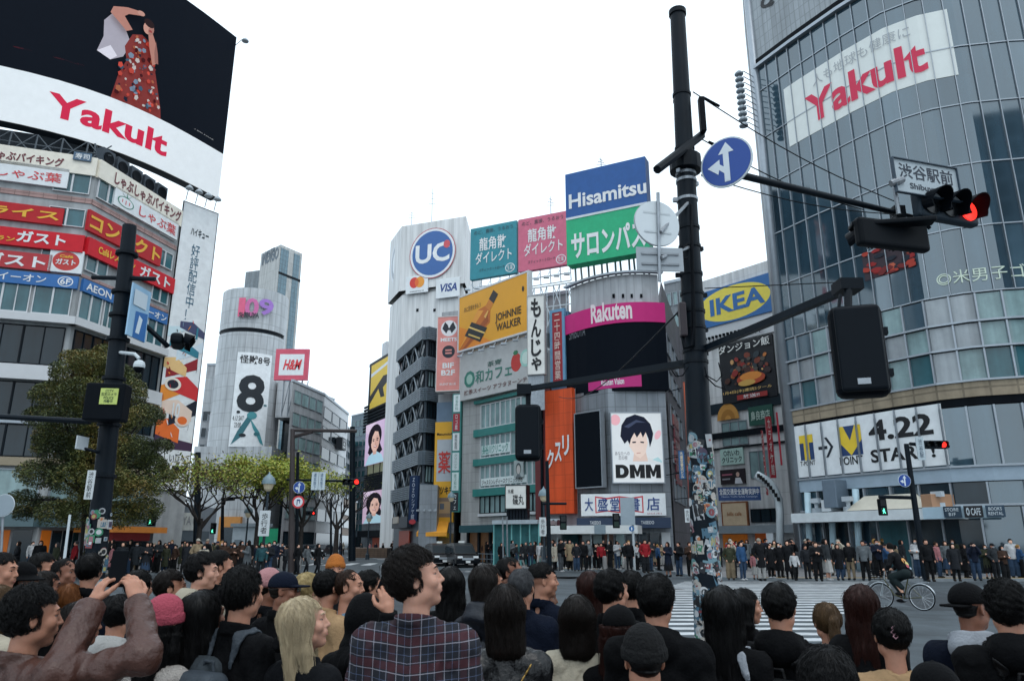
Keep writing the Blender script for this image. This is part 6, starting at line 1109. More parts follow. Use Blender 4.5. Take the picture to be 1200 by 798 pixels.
# planter
pw_ = MB(); prism(pw_, [(-17.4, 84.6), (-13.6, 83.6), (-14.6, 96), (-20, 97)], .1, 1.15); tag(pw_.build('planter', mat('planter_brick', (.16, .11, .08), .8, var=.2, grid=(.4, .2, .02, .6))), 'low brown planter wall on the far island', 'planter')
# ================================================================ trees
def leaf_mesh(name, centres, sizes, mats, parent, seed, flat=.0):
    r = np.random.default_rng(seed); n = len(centres); N = r.normal(size=(n, 3)); N[:, 2] = np.abs(N[:, 2]) + flat; N /= np.linalg.norm(N, axis=1)[:, None]
    T = np.cross(N, r.normal(size=(n, 3))); T /= np.linalg.norm(T, axis=1)[:, None]; B = np.cross(N, T); s = sizes[:, None]
    V = np.concatenate([centres - T * s, centres - B * s * .45 + N * s * .12, centres + T * s, centres + B * s * .45 + N * s * .12], 1).reshape(-1, 3) - np.array(ORG[parent.name])
    me = bpy.data.meshes.new(name); me.from_pydata(V.tolist(), [], np.arange(4 * n).reshape(-1, 4).tolist())
    for m_ in mats: me.materials.append(m_)
    me.polygons.foreach_set('material_index', np.clip(((wob(centres, .9 if len(mats) > 4 else 1.4, seed) * .55 + .5 + r.normal(0, .16, n)) * len(mats)).astype(int), 0, len(mats) - 1).astype(np.int32)); o = bpy.data.objects.new(name, me); COL.objects.link(o); o.parent = parent; return o
def limbs(root, h0, spread, levels, seed, r0, up=.55, n0=5, lean=(0, 0)):
    rg = random.Random(seed); segs = []; tips = []
    def grow(p, d, L, r, lv):
        pts = [p]; q = p
        for i in range(4):
            d = (d + Vector((rg.uniform(-.22, .22), rg.uniform(-.22, .22), rg.uniform(-.05, .18)))).normalized(); q = q + d * L / 4; pts.append(q)
        segs.append((pts, [r * (1 - .12 * i) for i in range(5)]))
        if lv == 0: tips.append((pts[2], d)); tips.append((q, d)); return
        k = rg.choice([2, 3, 3]) 
        for i in range(k):
            a = rg.uniform(0, 6.28); t = Vector((math.cos(a), math.sin(a), rg.uniform(-.1, .6))); nd = (d * up + t * spread).normalized(); grow(pts[rg.choice([3, 4, 4])], nd, L * rg.uniform(.62, .85), r * .6, lv - 1)
    top = root + Vector((lean[0], lean[1], h0)); segs.append(([root, root.lerp(top, .35), root.lerp(top, .7), top], [r0 * 1.25, r0 * 1.05, r0 * .95, r0 * .85]))
    for i in range(n0):
        a = 6.28 * i / n0 + rg.uniform(-.4, .4); d = Vector((math.cos(a) * spread, math.sin(a) * spread, up + .35)).normalized(); grow(top - Vector((0, 0, rg.uniform(0, h0 * .25))), d, h0 * .62, r0 * .55, levels)
    return segs, tips
BARK = mat('bark', (.035, .03, .028), .9, var=.3, scale=6, bump=.4, bscale=20)
def tree(label, x, y, Y, h0, spread, levels, seed, r0, leaves, lsize, mats, clump=.6, n0=5, up=.55, zs=1):
    g = Vector((*X(x, y, Y), .1)); t = thing('street_tree', label, 'tree', g); segs, tips = limbs(g, h0, spread, levels, seed, r0, up, n0)
    b = MB()
    for pts, rr in segs: b.tube(pts, rr, 7 if rr[0] > .05 else 4, cap=False)
    b.build('trunk', BARK, t, smooth=True)
    if leaves:
        rg = np.random.default_rng(seed); tp = np.array([p for p, d in tips]); i = rg.integers(0, len(tp), leaves); c = tp[i] + rg.normal(size=(leaves, 3)) * clump * np.array([1, 1, .6])
        leaf_mesh('crown', c, rg.uniform(.6, 1.3, leaves) * lsize, mats, t, seed, .5)
    return t
YG = [mat('leaf_yellowgreen_%d' % i, c, .55, var=.3, scale=.8) for i, c in enumerate([(.33, .39, .05), (.43, .44, .06), (.24, .32, .05), (.38, .32, .06)])]
tree('spreading street tree in fresh yellow green leaf, before the round tower', 300, 640, 58, 3.3, .8, 3, 3, .2, 9500, .13, YG, .5, 7, .8)
tree('second yellow green tree, half behind the brown signal pole', 352, 640, 66, 3.5, .85, 3, 14, .2, 9500, .14, YG, .55, 7, .8)
tree('sparse brownish tree with long dark limbs beside the tall banner', 232, 640, 50, 3.2, .85, 3, 8, .18, 4200, .11, [YG[3], YG[2], mat('leaf_rust', (.13, .09, .04), .6, var=.3)], .5, 6)
tree('nearly bare tree on the planted island', 393, 650, 84, 3.6, .62, 4, 5, .26, 260, .08, YG, n0=6)
# the big round evergreen on the left
EV = [mat('leaf_evergreen_%d' % i, c, .5, var=.35, scale=.7) for i, c in enumerate([(.03, .045, .02), (.06, .08, .026), (.10, .12, .034), (.16, .155, .04), (.21, .15, .04)])]
g = Vector((*X(103, 660, 40), .1)); ev = thing('evergreen_tree', 'large dense evergreen with olive brown foliage before the corner building', 'tree', g)
rg = np.random.default_rng(77); cl = []
def evc(x, y, Y, r): cl.append((np.array(at(x, y, Y)), r))
for x, y, r in ((105, 425, 1.3), (80, 440, 1.4), (135, 440, 1.4), (60, 465, 1.4), (105, 460, 1.8), (150, 462, 1.5), (45, 490, 1.2), (85, 495, 1.8), (130, 498, 1.8), (170, 490, 1.2), (70, 530, 1.6), (110, 530, 1.8), (150, 530, 1.7), (180, 545, 1.0), (45, 555, 1.4), (85, 565, 1.7), (125, 565, 1.7), (162, 570, 1.5), (30, 590, 1.1), (62, 600, 1.3), (100, 600, 1.5), (140, 600, 1.4), (172, 598, 1.1), (55, 515, 1.1), (188, 520, .7), (88, 415, .8), (122, 412, .8), (22, 600, .6), (195, 560, .6)):
    for dY in (-1.6, .9): evc(x + rg.uniform(-6, 6), y + rg.uniform(-5, 5), 40 + dY * min(1.2, r) + rg.uniform(-.5, .5), r * .8)
P = []; Zs = []
for c, r in cl:
    n = int(2600 * r * r); d = rg.normal(size=(n, 3)); d /= np.linalg.norm(d, axis=1)[:, None]; q = c + d * (r * (.50 + .42 * rg.random(n) ** .6))[:, None] * np.array([1.1, 1, .72]); keep = rg.random(n) < (.45 + .55 * (d[:, 2] > -.35)); P.append(q[keep])
P = np.concatenate(P); leaf_mesh('crown', P, rg.uniform(.04, .08, len(P)), EV, ev, 5, .6)
b = MB(); top = Vector(at(103, 560, 40)); b.tube([g, g.lerp(top, .5), top], [.36, .28, .24], 10)
for c, r in cl[::2]: e = Vector(c); m_ = g.lerp(top, .55 + .3 * random.random()); b.tube([m_, m_.lerp(e, .5) + Vector((0, 0, .3)), e], [.13, .08, .03], 5, cap=False)
b.build('trunk', BARK, ev, smooth=True)
# ================================================================ vehicles
def car(label, c, heading, L=4.4, Wd=1.7, H=1.7, paint=0x0A0E14, van=False, front_lit=False):
    """heading: angle of the car's nose in plan"""
    t = thing('taxi' if van else 'parked_car', label, 'taxi' if van else 'car', c); R = Matrix.Rotation(heading, 3, 'Z'); T = lambda x, y, z: Vector(c) + R @ Vector((x, y, z))
    pm = C(paint, .3, coat=.15, spec=.25)
    low = [(-L / 2, .45), (-L / 2 + .1, .95), (-L * .18, 1.02), (L * .20, 1.0), (L * .44, .88), (L / 2, .62), (L / 2 - .04, .28), (-L / 2 + .05, .28)]
    cab = [(-L / 2 + .12, .95), (-L / 2 + .35, H - .12), (-L * .1, H), (L * .08, H - .03), (L * .17, H - .14), (L * .33, .96)]
    def shell(b, prof, w0, w1, zt):
        n = len(prof); V = []
        for sy in (-1, 1):
            for x, z in prof: w = w0 + (w1 - w0) * max(0, (z - .9) / (zt - .9)) if z > .9 else w0; V.append(T(x, sy * w / 2, z))
        b.raw(V, [tuple(range(n))] + [tuple(range(n, 2 * n))[::-1]] + [(i, i + n, (i + 1) % n + n, (i + 1) % n) for i in range(n)])
    b = MB(); shell(b, low, Wd, Wd, 1.1); b.build('body', pm, t, bevel=.05); b = MB(); shell(b, cab, Wd - .06, Wd - .36, H); b.build('cabin', pm, t, bevel=.04)
    def quad(name, pts, m, off=.012): MB().poly([T(*p) for p in pts]).build(name, m, t)
    w1 = lambda z: (Wd - .06 + (-.30) * max(0, (z - .9) / (H - .9))) / 2 + .01
    gx = lambda z: L * .33 + (L * .17 - L * .33) * (z - .96) / (H - .14 - .96) + .015
    quad('windscreen', [(gx(1.0), -w1(1.0) + .08, 1.0), (gx(1.0), w1(1.0) - .08, 1.0), (gx(H - .2), w1(H - .2) - .08, H - .2), (gx(H - .2), -w1(H - .2) + .08, H - .2)], mat('car_glass', (.006, .012, .016), .15, spec=.15))
    for sy in (-1, 1):
        quad('side_window', [(x, sy * w1(z), z) for x, z in ((L * .24, 1.02), (L * .14, H - .24), (-.1, H - .2), (-.1, 1.03))], GLASS_DK); quad('side_window', [(x, sy * w1(z), z) for x, z in ((-.2, 1.03), (-.2, H - .2), (-L * .36, H - .24), (-L * .4, 1.02))], GLASS_DK)
        for x in (-L * .31, L * .31):
            M_ = R @ Matrix.Rotation(math.pi / 2, 3, 'X'); w = MB().lathe(T(x, sy * (Wd / 2 - .09) + .1, .31), [(.2, 0), (.31, .01), (.32, .1), (.31, .19), (.2, .2)], 18, M_).build('wheel', BLACKM, t); MB().lathe(T(x, sy * (Wd / 2 - .09) + .11, .31), [(.19, -.02), (.19, .21)], 12, M_).build('rim', STEEL, w)
        MB().box(T(L / 2 - .1, sy * (Wd / 2 - .28), .74), (.22, .36, .14), M=R).build('headlight', C(0xC4CCD0, .15, emit=.25), t, bevel=.02); MB().box(T(L * .2, sy * (Wd / 2 + .1), 1.03), (.12, .2, .14), M=R).build('mirror', pm, t, bevel=.02)
        MB().box(T(-L / 2 + .04, sy * (Wd / 2 - .16), .8), (.1, .18, .26), M=R).build('tail_light', C(0x8A1A1A, .3), t)
    MB().box(T(L / 2 - .03, 0, .62), (.06, Wd * .5, .16), M=R).build('grille', C(0x9AA2A8, .3, metal=.6), t); MB().box(T(L / 2, 0, .42), (.04, .34, .16), M=R).build('number_plate', C(0xB8BCBC), t); MB().box(T(L / 2 - .03, 0, .35), (.08, Wd * .8, .12), M=R).build('bumper', BLACKM, t)
    if van: MB().box(T(.1, 0, H + .07), (.18, .42, .14), M=R).build('roof_lamp', C(0xB8C0C0, .4, emit=.2), t)
    return t
hd = math.radians(-72)
car('black taxi with its silver grille towards the crossing, nearer of two', Vector((*X(540, 655, 58), 0)), hd, 4.4, 1.75, 1.75, van=True); car('black taxi behind the nearer one, half hidden by the plaid shirted man', Vector((*X(514, 655, 60.5), 0)), hd, 4.4, 1.75, 1.72, van=True)
for i, (x, Y, lab) in enumerate(((352, 105, 'dark car far down the street, left of three'), (366, 112, 'dark car far down the street, middle of three'), (378, 100, 'dark car far down the street, right of three'))): car(lab, Vector((*X(x, 645, Y), 0)), math.radians(-95), paint=[0x14181E, 0x23272C, 0x10141A][i], H=1.5)
car('pale grey car passing behind the walkers at the left crossing', Vector((*X(322, 650, 72), 0)), math.radians(185), paint=0xA8ACB0, H=1.5)
# ================================================================ figures: signed distance fields turned into smooth skins
def V3(*a): return np.array(a, float)
def cap(P, a, b, ra, rb):
    a, b = np.asarray(a, float), np.asarray(b, float); d = b - a; t = np.clip(((P - a) @ d) / max(d @ d, 1e-9), 0, 1)
    return np.linalg.norm(P - a - t[:, None] * d, axis=1) - (ra + (rb - ra) * t)
def eld(P, c, r, rot=None):
    q = P - np.asarray(c, float)
    if rot is not None: q = q @ rot
    r = np.asarray(r, float); k0 = np.linalg.norm(q / r, axis=1); k1 = np.linalg.norm(q / r ** 2, axis=1)
    return k0 * (k0 - 1) / np.maximum(k1, 1e-9)
def rbox(P, c, h, r, rot=None):
    q = P - np.asarray(c, float)
    if rot is not None: q = q @ rot
    q = np.abs(q) - (np.asarray(h, float) - r)
    return np.linalg.norm(np.maximum(q, 0), axis=1) + np.minimum(q.max(1), 0) - r
def smin(a, b, k):
    h = np.clip(.5 + .5 * (b - a) / k, 0, 1); return b + (a - b) * h - k * h * (1 - h)
def smax(a, b, k): return -smin(-a, -b, k)
def chain(P, pts, rr, k=.03):
    d = None
    for i in range(len(pts) - 1):
        c = cap(P, pts[i], pts[i + 1], rr[i], rr[i + 1]); d = c if d is None else smin(d, c, k)
    return d
def wob(P, s, seed=0):
    """cheap smooth 3-D noise, about -1..1"""
    r = np.random.default_rng(seed); out = np.zeros(len(P))
    for i in range(5):
        k = r.normal(size=3) * s * (1 + .45 * i); out += np.sin(P @ k + r.uniform(0, 6.28)) / (1 + .35 * i)
    return out / 3.0
def skin(f, lo, hi, h):
    """surface nets on a regular grid: vertices, quads"""
    lo, hi = np.asarray(lo, float), np.asarray(hi, float); n = np.ceil((hi - lo) / h).astype(int) + 1
    ax = [lo[i] + h * np.arange(n[i]) for i in range(3)]; G = np.stack(np.meshgrid(*ax, indexing='ij'), -1)
    F = f(G.reshape(-1, 3)).reshape(n); S_ = F < 0
    nx, ny, nz = n - 1; acc = np.zeros((nx, ny, nz, 3)); cnt = np.zeros((nx, ny, nz))
    offs = [(i, j, k) for i in (0, 1) for j in (0, 1) for k in (0, 1)]; sl = lambda A, o: A[o[0]:o[0] + nx, o[1]:o[1] + ny, o[2]:o[2] + nz]
    for o in offs:
        for a in range(3):
            if o[a]: continue
            o2 = list(o); o2[a] = 1; fa, fb = sl(F, o), sl(F, o2); m = (fa < 0) != (fb < 0); t = np.where(m, fa / np.where(m, fa - fb, 1), 0)
            for b_ in range(3): acc[..., b_] += np.where(m, (o[b_] + (t if b_ == a else 0)), 0)
            cnt += m
    act = cnt > 0; idx = -np.ones((nx, ny, nz), int); idx[act] = np.arange(act.sum()); I = np.argwhere(act)
    V = lo + h * (I + acc[act] / cnt[act][:, None]); Q = []
    for a in range(3):
        b_, c = (a + 1) % 3, (a + 2) % 3; s0 = [slice(0, None)] * 3; s1 = [slice(0, None)] * 3; s0[a] = slice(0, -1); s1[a] = slice(1, None)
        m = S_[tuple(s0)] != S_[tuple(s1)]; E = np.argwhere(m); E = E[(E[:, b_] > 0) & (E[:, c] > 0) & (E[:, b_] < n[b_] - 1) & (E[:, c] < n[c] - 1)]
        if not len(E): continue
        ins = S_[E[:, 0], E[:, 1], E[:, 2]]
        def cell(db, dc): e = E.copy(); e[:, b_] -= db; e[:, c] -= dc; return idx[e[:, 0], e[:, 1], e[:, 2]]
        q = np.stack([cell(1, 1), cell(0, 1), cell(0, 0), cell(1, 0)], 1); q[~ins] = q[~ins][:, ::-1]; Q.append(q)
    Q = np.concatenate(Q); return V, Q[(Q >= 0).all(1)]
def mesh_of(name, V, Q):
    me = bpy.data.meshes.new(name); me.from_pydata(np.asarray(V).tolist(), [], np.asarray(Q).tolist()); me.polygons.foreach_set('use_smooth', [True] * len(me.polygons)); me.update(); return me
def child(name, me, m, parent):
    """a part: shared mesh, its own material on the object"""
    o = bpy.data.objects.new(name, me); COL.objects.link(o); o.parent = parent
    if not me.materials: me.materials.append(m)
    o.material_slots[0].link = 'OBJECT'; o.material_slots[0].material = m; return o
# ---------------------------------------------------------------- the small standing figures of the crowds (facing -y, 1.68 m tall)
def fig(pose, top, low, hair, sd):
    r = random.Random(sd); g = r.uniform(-.02, .02); st_ = {'walk': .17}.get(pose, .0)
    hipz, shz = .88, 1.38; hip = [(-.09, 0, hipz), (.09, 0, hipz)]; foot = [(-.11, -.02 - st_, .06), (.11, .0 + st_, .06)]; knee = [(-.105, -.035 - st_ * .7, .48), (.105, -.03 + st_ * .3, .48)]
    sh = [(-.18, 0, shz), (.18, 0, shz)]
    arms = {'down': [((-.235, .02, 1.1), (-.24, -.06, .86)), ((.235, .02, 1.1), (.24, -.06, .86))], 'phone': [((-.23, -.02, 1.12), (-.09, -.25, 1.2)), ((.235, 0, 1.1), (.06, -.25, 1.17))],
        'photo': [((-.22, -.14, 1.2), (-.06, -.27, 1.5)), ((.22, -.14, 1.2), (.06, -.27, 1.5))], 'fold': [((-.24, -.04, 1.12), (.08, -.2, 1.12)), ((.24, -.04, 1.12), (-.08, -.22, 1.16))], 'walk': [((-.24, .08, 1.12), (-.23, .06, .88)), ((.24, -.04, 1.12), (.23, -.2, .92))],
        'pocket': [((-.28, .05, 1.1), (-.18, -.06, .92)), ((.28, .05, 1.1), (.18, -.06, .92))]}[pose]
    def head(P): d = eld(P, (0, 0, 1.565), (.074, .092, .105)); d = smin(d, eld(P, (0, -.03, 1.51), (.056, .066, .06)), .03); d = smin(d, cap(P, (0, -.085, 1.55), (0, -.108, 1.53), .008, .014), .012); d = smin(d, cap(P, (0, .02, 1.5), (0, .02, 1.36), .052, .058), .02); return np.minimum(d, np.minimum(eld(P, (-.078, .01, 1.55), (.012, .022, .032)), eld(P, (.078, .01, 1.55), (.012, .022, .032))))
    def hand(P):
        d = None
        for e, w in arms:
            e, w = V3(*e), V3(*w); u = (w - e) / np.linalg.norm(w - e); q = np.minimum(eld(P, w + u * .05, (.035, .035, .05)), cap(P, w, w + u * .12, .03, .018)); d = q if d is None else np.minimum(d, q)
        return d
    def core(P): d = smin(cap(P, (0, .0, .95), (0, .0, 1.32), .1, .11), cap(P, *hip, .09, .09), .05); 
    def body(P):
        d = smin(head(P), cap(P, (0, .0, .92), (0, .0, 1.32), .09, .1), .04); d = np.minimum(d, hand(P))
        for i in (0, 1): d = smin(d, chain(P, [hip[i], knee[i], foot[i]], [.075, .05, .04], .02), .03); d = smin(d, chain(P, [sh[i], arms[i][0], arms[i][1]], [.045, .036, .028], .02), .02)
        return d
    def jacket(P):
        d = smin(eld(P, (0, .0, 1.22), (.19, .125, .24)), cap(P, (-.15, 0, 1.36), (.15, 0, 1.36), .075, .075), .06)
        bot = {'coat': .52, 'long': .34}.get(top, .80); k = cap(P, (0, 0, 1.2), (0, .0, bot + .04), .15, .20 if top in ('coat', 'long') else .165); k = smax(k, bot - P[:, 2], .02); d = smin(d, k, .06)
        for i in (0, 1): d = smin(d, chain(P, [sh[i], arms[i][0], arms[i][1]], [.078, .066, .055], .03), .035)
        d = smin(d, cap(P, (0, .02, 1.40), (0, .02, 1.44), .085, .07 if top != 'hood' else .1), .02)
        if top == 'hood': d = smin(d, eld(P, (0, .1, 1.40), (.12, .07, .08)), .03)
        return d + .008 * wob(P, 22, sd)
    def legs(P):
        if low == 'skirt': d = cap(P, (0, 0, .9), (0, 0, .35), .15, .24); d = smax(d, .32 - P[:, 2], .02); return d + .01 * np.sin(np.arctan2(P[:, 1], P[:, 0]) * 9)
        w = {'wide': (.115, .105, .1), 'slim': (.1, .07, .056)}.get(low, (.105, .085, .07)); d = cap(P, *hip, .115, .115)
        for i in (0, 1): d = smin(d, chain(P, [hip[i], knee[i], (foot[i][0], foot[i][1], .1)], w, .03), .03)
        return smax(d, .07 - P[:, 2], .01) + .006 * wob(P, 24, sd + 1)
    def shoes(P):
        d = None
        for f in foot: q = eld(P, (f[0], f[1] - .05, .045), (.05, .13, .055)); q = np.minimum(q, cap(P, (f[0], f[1], .05), (f[0], f[1], .12), .05, .045)); d = q if d is None else np.minimum(d, q)
        return smax(d, -P[:, 2] + .002, .01)
    def mane(P):
        d = eld(P, (0, .014, 1.585), (.092, .108, .112)) + .006 * wob(P, 55, sd); face = smax(P[:, 1] + .035, P[:, 2] - 1.615, .03); face2 = P[:, 2] - 1.5
        if hair == 'short': d = smax(d, -smax(face, -.2 + 0 * d, .01), .015); d = smax(d, 1.525 - P[:, 2] - .0 * P[:, 1], .02)
        elif hair == 'long': d = smin(d, smax(rbox(P, (0, .05, 1.42), (.1, .055, .19), .05), 0 * d - 1, .01), .05); d = smin(d, chain(P, [(-.08, -.02, 1.56), (-.085, -.04, 1.36)], [.03, .025]), .03); d = smin(d, chain(P, [(.08, -.02, 1.56), (.085, -.04, 1.36)], [.03, .025]), .03); d = smax(d, -smax(smax(P[:, 1] + .055, P[:, 2] - 1.625, .02), np.abs(P[:, 0]) - .066, .01), .012)
        elif hair == 'bob': d = smin(d, rbox(P, (0, .03, 1.51), (.1, .075, .08), .05), .04); d = smax(d, -smax(smax(P[:, 1] + .05, P[:, 2] - 1.625, .02), np.abs(P[:, 0]) - .07, .01), .012)
        else:
            d = smax(eld(P, (0, .008, 1.59), (.094, .112, .11)), 1.585 - P[:, 2] + .2 * P[:, 1], .015)
            if hair == 'cap': d = smin(d, eld(P, (0, -.13, 1.60), (.075, .075, .012)), .015)
        return d
    out = {'body': skin(body, (-.34, -.45, 0), (.34, .3, 1.72), .017), 'jacket': skin(jacket, (-.4, -.4, .28), (.4, .3, 1.56), .019), 'skirt' if low == 'skirt' else 'trousers': skin(legs, (-.3, -.4, .04), (.3, .4, 1.06), .02), 'shoes': skin(shoes, (-.2, -.4, -.02), (.2, .35, .2), .016), {'cap': 'cap', 'beanie': 'beanie'}.get(hair, 'hair'): skin(mane, (-.16, -.24, 1.15), (.16, .2, 1.74), .0125)}
    return {k: mesh_of('figure_' + k, *v) for k, v in out.items()}
KINDS = [('down', 'jacket', 'slim', 'short'), ('phone', 'jacket', 'straight', 'short'), ('pocket', 'hood', 'wide', 'short'), ('down', 'coat', 'slim', 'long'), ('phone', 'coat', 'skirt', 'long'), ('photo', 'jacket', 'straight', 'cap'), ('fold', 'jacket', 'wide', 'bob'), ('walk', 'jacket', 'straight', 'short'), ('down', 'long', 'slim', 'bob'), ('pocket', 'coat', 'straight', 'beanie'), ('phone', 'hood', 'slim', 'bob'), ('down', 'jacket', 'skirt', 'long'), ('walk', 'coat', 'slim', 'long'), ('pocket', 'jacket', 'straight', 'cap')]
FIGS = [fig(*k, i) for i, k in enumerate(KINDS)]
maskm = mesh_of('figure_mask', *skin(lambda P: smax(smax(eld(P, (0, -.035, 1.505), (.066, .077, .07)), 1.475 - P[:, 2], .01), smax(P[:, 2] - 1.54, P[:, 1] + .045, .01), .01), (-.1, -.15, 1.4), (.1, .02, 1.6), .009))
CLOTH = lambda c, **k: mat('cloth_%06x' % c, c, .85, var=.22, scale=5, bump=.25, bscale=60, spec=.2)
TOPS = {'black': 0x0E1014, 'black ': 0x0E1014, 'charcoal': 0x1E2126, 'navy': 0x141C2C, 'slate': 0x2C3034, 'brown': 0x3A2A22, 'grey': 0x5E6468, 'cream': 0xA8A294, 'white': 0xB4B6B8, 'red': 0x8A1E26, 'olive': 0x34382A, 'blue': 0x2A4A6E, 'beige': 0x8A7A62, 'pink': 0xA06A6E, 'teal': 0x24464C, 'plum': 0x34222E}
TW = [24, 0, 12, 10, 7, 4, 6, 4, 4, 3, 3, 3, 3, 2, 1, 2]
LOWS = {'black': 0x0D0F12, 'jeans': 0x2C3E54, 'grey': 0x44484C, 'beige': 0x7A6C58, 'dark': 0x191C20, 'pale': 0x9A9A98}; LW = [10, 5, 3, 2, 7, 1.5]
HAIRC = {'dark': 0x0C0B0C, 'brown': 0x241812, 'grey': 0x4A4A4C, 'fair': 0x8A6A3C}
SKINS = [C(c, .6, var=.1, scale=9) for c in (0xA87C68, 0xB48A74, 0x946A58, 0xBC9480)]
SEEN = set(); NP = [0]
def crowd(px_, py_, zone, place, yaw=None, sc=None, top=None, low=None, kind=None, mask=None, hatc=None):
    g = ground(px_, py_, .12 if zone != 'road' else .0); r = random.Random(NP[0] * 7 + 3); NP[0] += 1
    for tr in range(200):
        k = kind if kind is not None and tr < 100 else r.randrange(len(KINDS)); pose, tk, lk, hk = KINDS[k]; tn = top if top and tr < 40 else r.choices(list(TOPS), TW)[0]; ln_ = low if low and tr < 60 else r.choices(list(LOWS), LW)[0]
        hc = 'dark' if r.random() < .72 else r.choice(['brown', 'brown', 'grey', 'fair']); mk = mask if mask is not None and tr < 80 else r.random() < .3
        key = (place, tn.strip(), ln_, hk, tk, hc if hk in ('short', 'long', 'bob') else '', mk, lk == 'skirt')
        if key not in SEEN: break
    SEEN.add(key); tw = {'jacket': 'jacket', 'coat': 'coat', 'hood': 'hoodie', 'long': 'maxi coat'}[tk]; hw = {'short': 'short %s hair' % hc, 'long': 'long %s hair' % hc, 'bob': '%s bob hair' % hc, 'cap': 'cap', 'beanie': 'knit hat'}[hk]
    lw_ = ln_ if ln_ == 'jeans' and lk != 'skirt' else (ln_.replace('jeans', 'denim') + (' skirt' if lk == 'skirt' else ' trousers')); lab = 'person in %s %s, %s, %s%s, %s' % (tn.strip(), tw, lw_, hw, ', masked' if mk else '', place)
    t = thing('person', lab, 'person', g, zone if zone != 'road' else None); s_ = sc or r.uniform(.9, 1.1); t.scale = (s_ * r.uniform(.95, 1.08), s_, s_); t.rotation_euler = (0, 0, r.gauss(0, .75) if yaw is None else yaw)
    for nm, me in FIGS[k].items():
        m = {'body': SKINS[r.randrange(4)], 'jacket': CLOTH(TOPS[tn]), 'trousers': CLOTH(LOWS[ln_]), 'skirt': CLOTH(LOWS[ln_]), 'shoes': CLOTH(r.choice([0x101214, 0x101214, 0xA0A2A4, 0x2A2420])), 'hair': CLOTH(HAIRC[hc]), 'cap': CLOTH(hatc or r.choice([0x101318, 0x101318, 0x9A968C, 0x1C2A44])), 'beanie': CLOTH(hatc or r.choice([0x14161A, 0x5A5048, 0x8A8478]))}[nm]; child(nm, me, m, t)
    if mk: child('face_mask', maskm, CLOTH(0xB4B8BC), t)
    return t
GR = 'people waiting below the glass building'
front = [(857, 'olive', 'beige', 2), (871, 'blue', 'jeans', 0), (893, 'black', 'pale', 9), (904, 'black', 'black', 3), (915, 'black', 'dark', 8), (926, 'black', 'black', 8), (947, 'charcoal', 'dark', 0), (960, 'black', 'black', 1), (971, 'slate', 'pale', 11), (985, 'black', 'jeans', 3), (999, 'black', 'beige', 0), (1016, 'grey', 'black', 0), (1032, 'navy', 'black', 1), (1042, 'blue', 'dark', 5), (1079, 'white', 'jeans', 6), (1091, 'black', 'black', 0), (1102, 'pink', 'jeans', 0), (1122, 'charcoal', 'black', 3), (1133, 'black', 'dark', 8), (1146, 'navy', 'jeans', 5), (1160, 'olive', 'black', 4), (1169, 'slate', 'dark', 13), (1180, 'brown', 'black', 6), (1191, 'white', 'jeans', 2), (1199, 'blue', 'black', 1)]
rc = random.Random(12)
for x, tp, lw_, k in front: crowd(x, 679 + rc.uniform(-2.2, 2.8), GR, 'front row below glass building', None, None, tp, lw_, k)
crowd(886, 679, GR, 'front row below glass building', 0, .72, 'pink', 'pale', 11, False); crowd(933, 680, GR, 'front row below glass building', 0, .74, 'white', 'black', 7, False)
for i in range(25): crowd(852 + i * 14.2 + rc.uniform(-8, 8), 675 + rc.uniform(-2.2, 2), GR, 'middle row below glass building')
for i in range(18): crowd(856 + i * 19.5 + rc.uniform(-6, 6), 671 + rc.uniform(-2.5, 1.5), GR, 'back row below glass building', sc=rc.uniform(1.02, 1.12))
GL_ = 'people coming down the lane'
for i in range(12): crowd(862 + i * 29 + rc.uniform(-8, 8), 669 + rc.uniform(-2, 1.5), GR, 'rearmost below the glass building', sc=rc.uniform(1.04, 1.14))
for i in range(24): crowd(828 + rc.uniform(0, 92), rc.uniform(655, 669), GL_, 'in lane beyond sticker pole')
GM_ = 'people waiting before the bookshop'
for i, (x, tp, lw_, k) in enumerate([(650, 'cream', 'black', 3), (657, 'black', 'grey', 1), (668, 'beige', 'black', 3), (676, 'charcoal', 'jeans', 2), (684, 'black', 'dark', 0), (690, 'grey', 'dark', 0), (699, 'black', 'black', 1), (705, 'red', 'black', 0), (716, 'black', 'black', 6), (724, 'white', 'jeans', 10), (733, 'black', 'pale', 7), (738, 'black', 'dark', 0), (747, 'white', 'black', 1), (757, 'red', 'dark', 2), (762, 'slate', 'jeans', 1), (772, 'blue', 'black', 0)]): crowd(x, 668.5 + rc.uniform(-2, 3), GM_, 'front row before the bookshop', None, None, tp, lw_, k)
for i in range(17): crowd(646 + i * 8 + rc.uniform(-3, 3), 665 + rc.uniform(-2, 1.5), GM_, 'back row before the bookshop')
for x, tp, lw_, k, y in ((784, 'navy', 'black', 4, 676), (797, 'black', 'jeans', 1, 675), (810, 'brown', 'black', 1, 675)): crowd(x, y, GM_, 'by lamp near sticker pole', None, 1.0, tp, lw_, k)
GT = 'people by the glass entrance box'
for i in range(14): crowd(566 + i * 5.6 + rc.uniform(-2, 2), 660.5 + rc.uniform(-1.5, 2.2) + i * .3, GT, 'by the glass entrance box')
GLF = 'people massed at the left crossing'
for i in range(22): crowd(128 + i * 9.6 + rc.uniform(-4, 4), 672.5 + rc.uniform(-2, 4.5), GLF, 'front row at left crossing')
for i in range(22): crowd(120 + i * 10 + rc.uniform(-4, 4), 668 + rc.uniform(-2, 2), GLF, 'middle row at left crossing')
for i in range(18): crowd(126 + i * 11 + rc.uniform(-5, 5), 661.5 + rc.uniform(-2.5, 2), GLF, 'back row at left crossing')
for x, tp, k, y in ((347, 'black', 7, 673), (358, 'grey', 12, 672), (371, 'black', 12, 673)): crowd(x, y, 'road', 'walking before brown signal pole', 1.3, None, tp, 'dark', k, False)
GF = 'people on the far island'
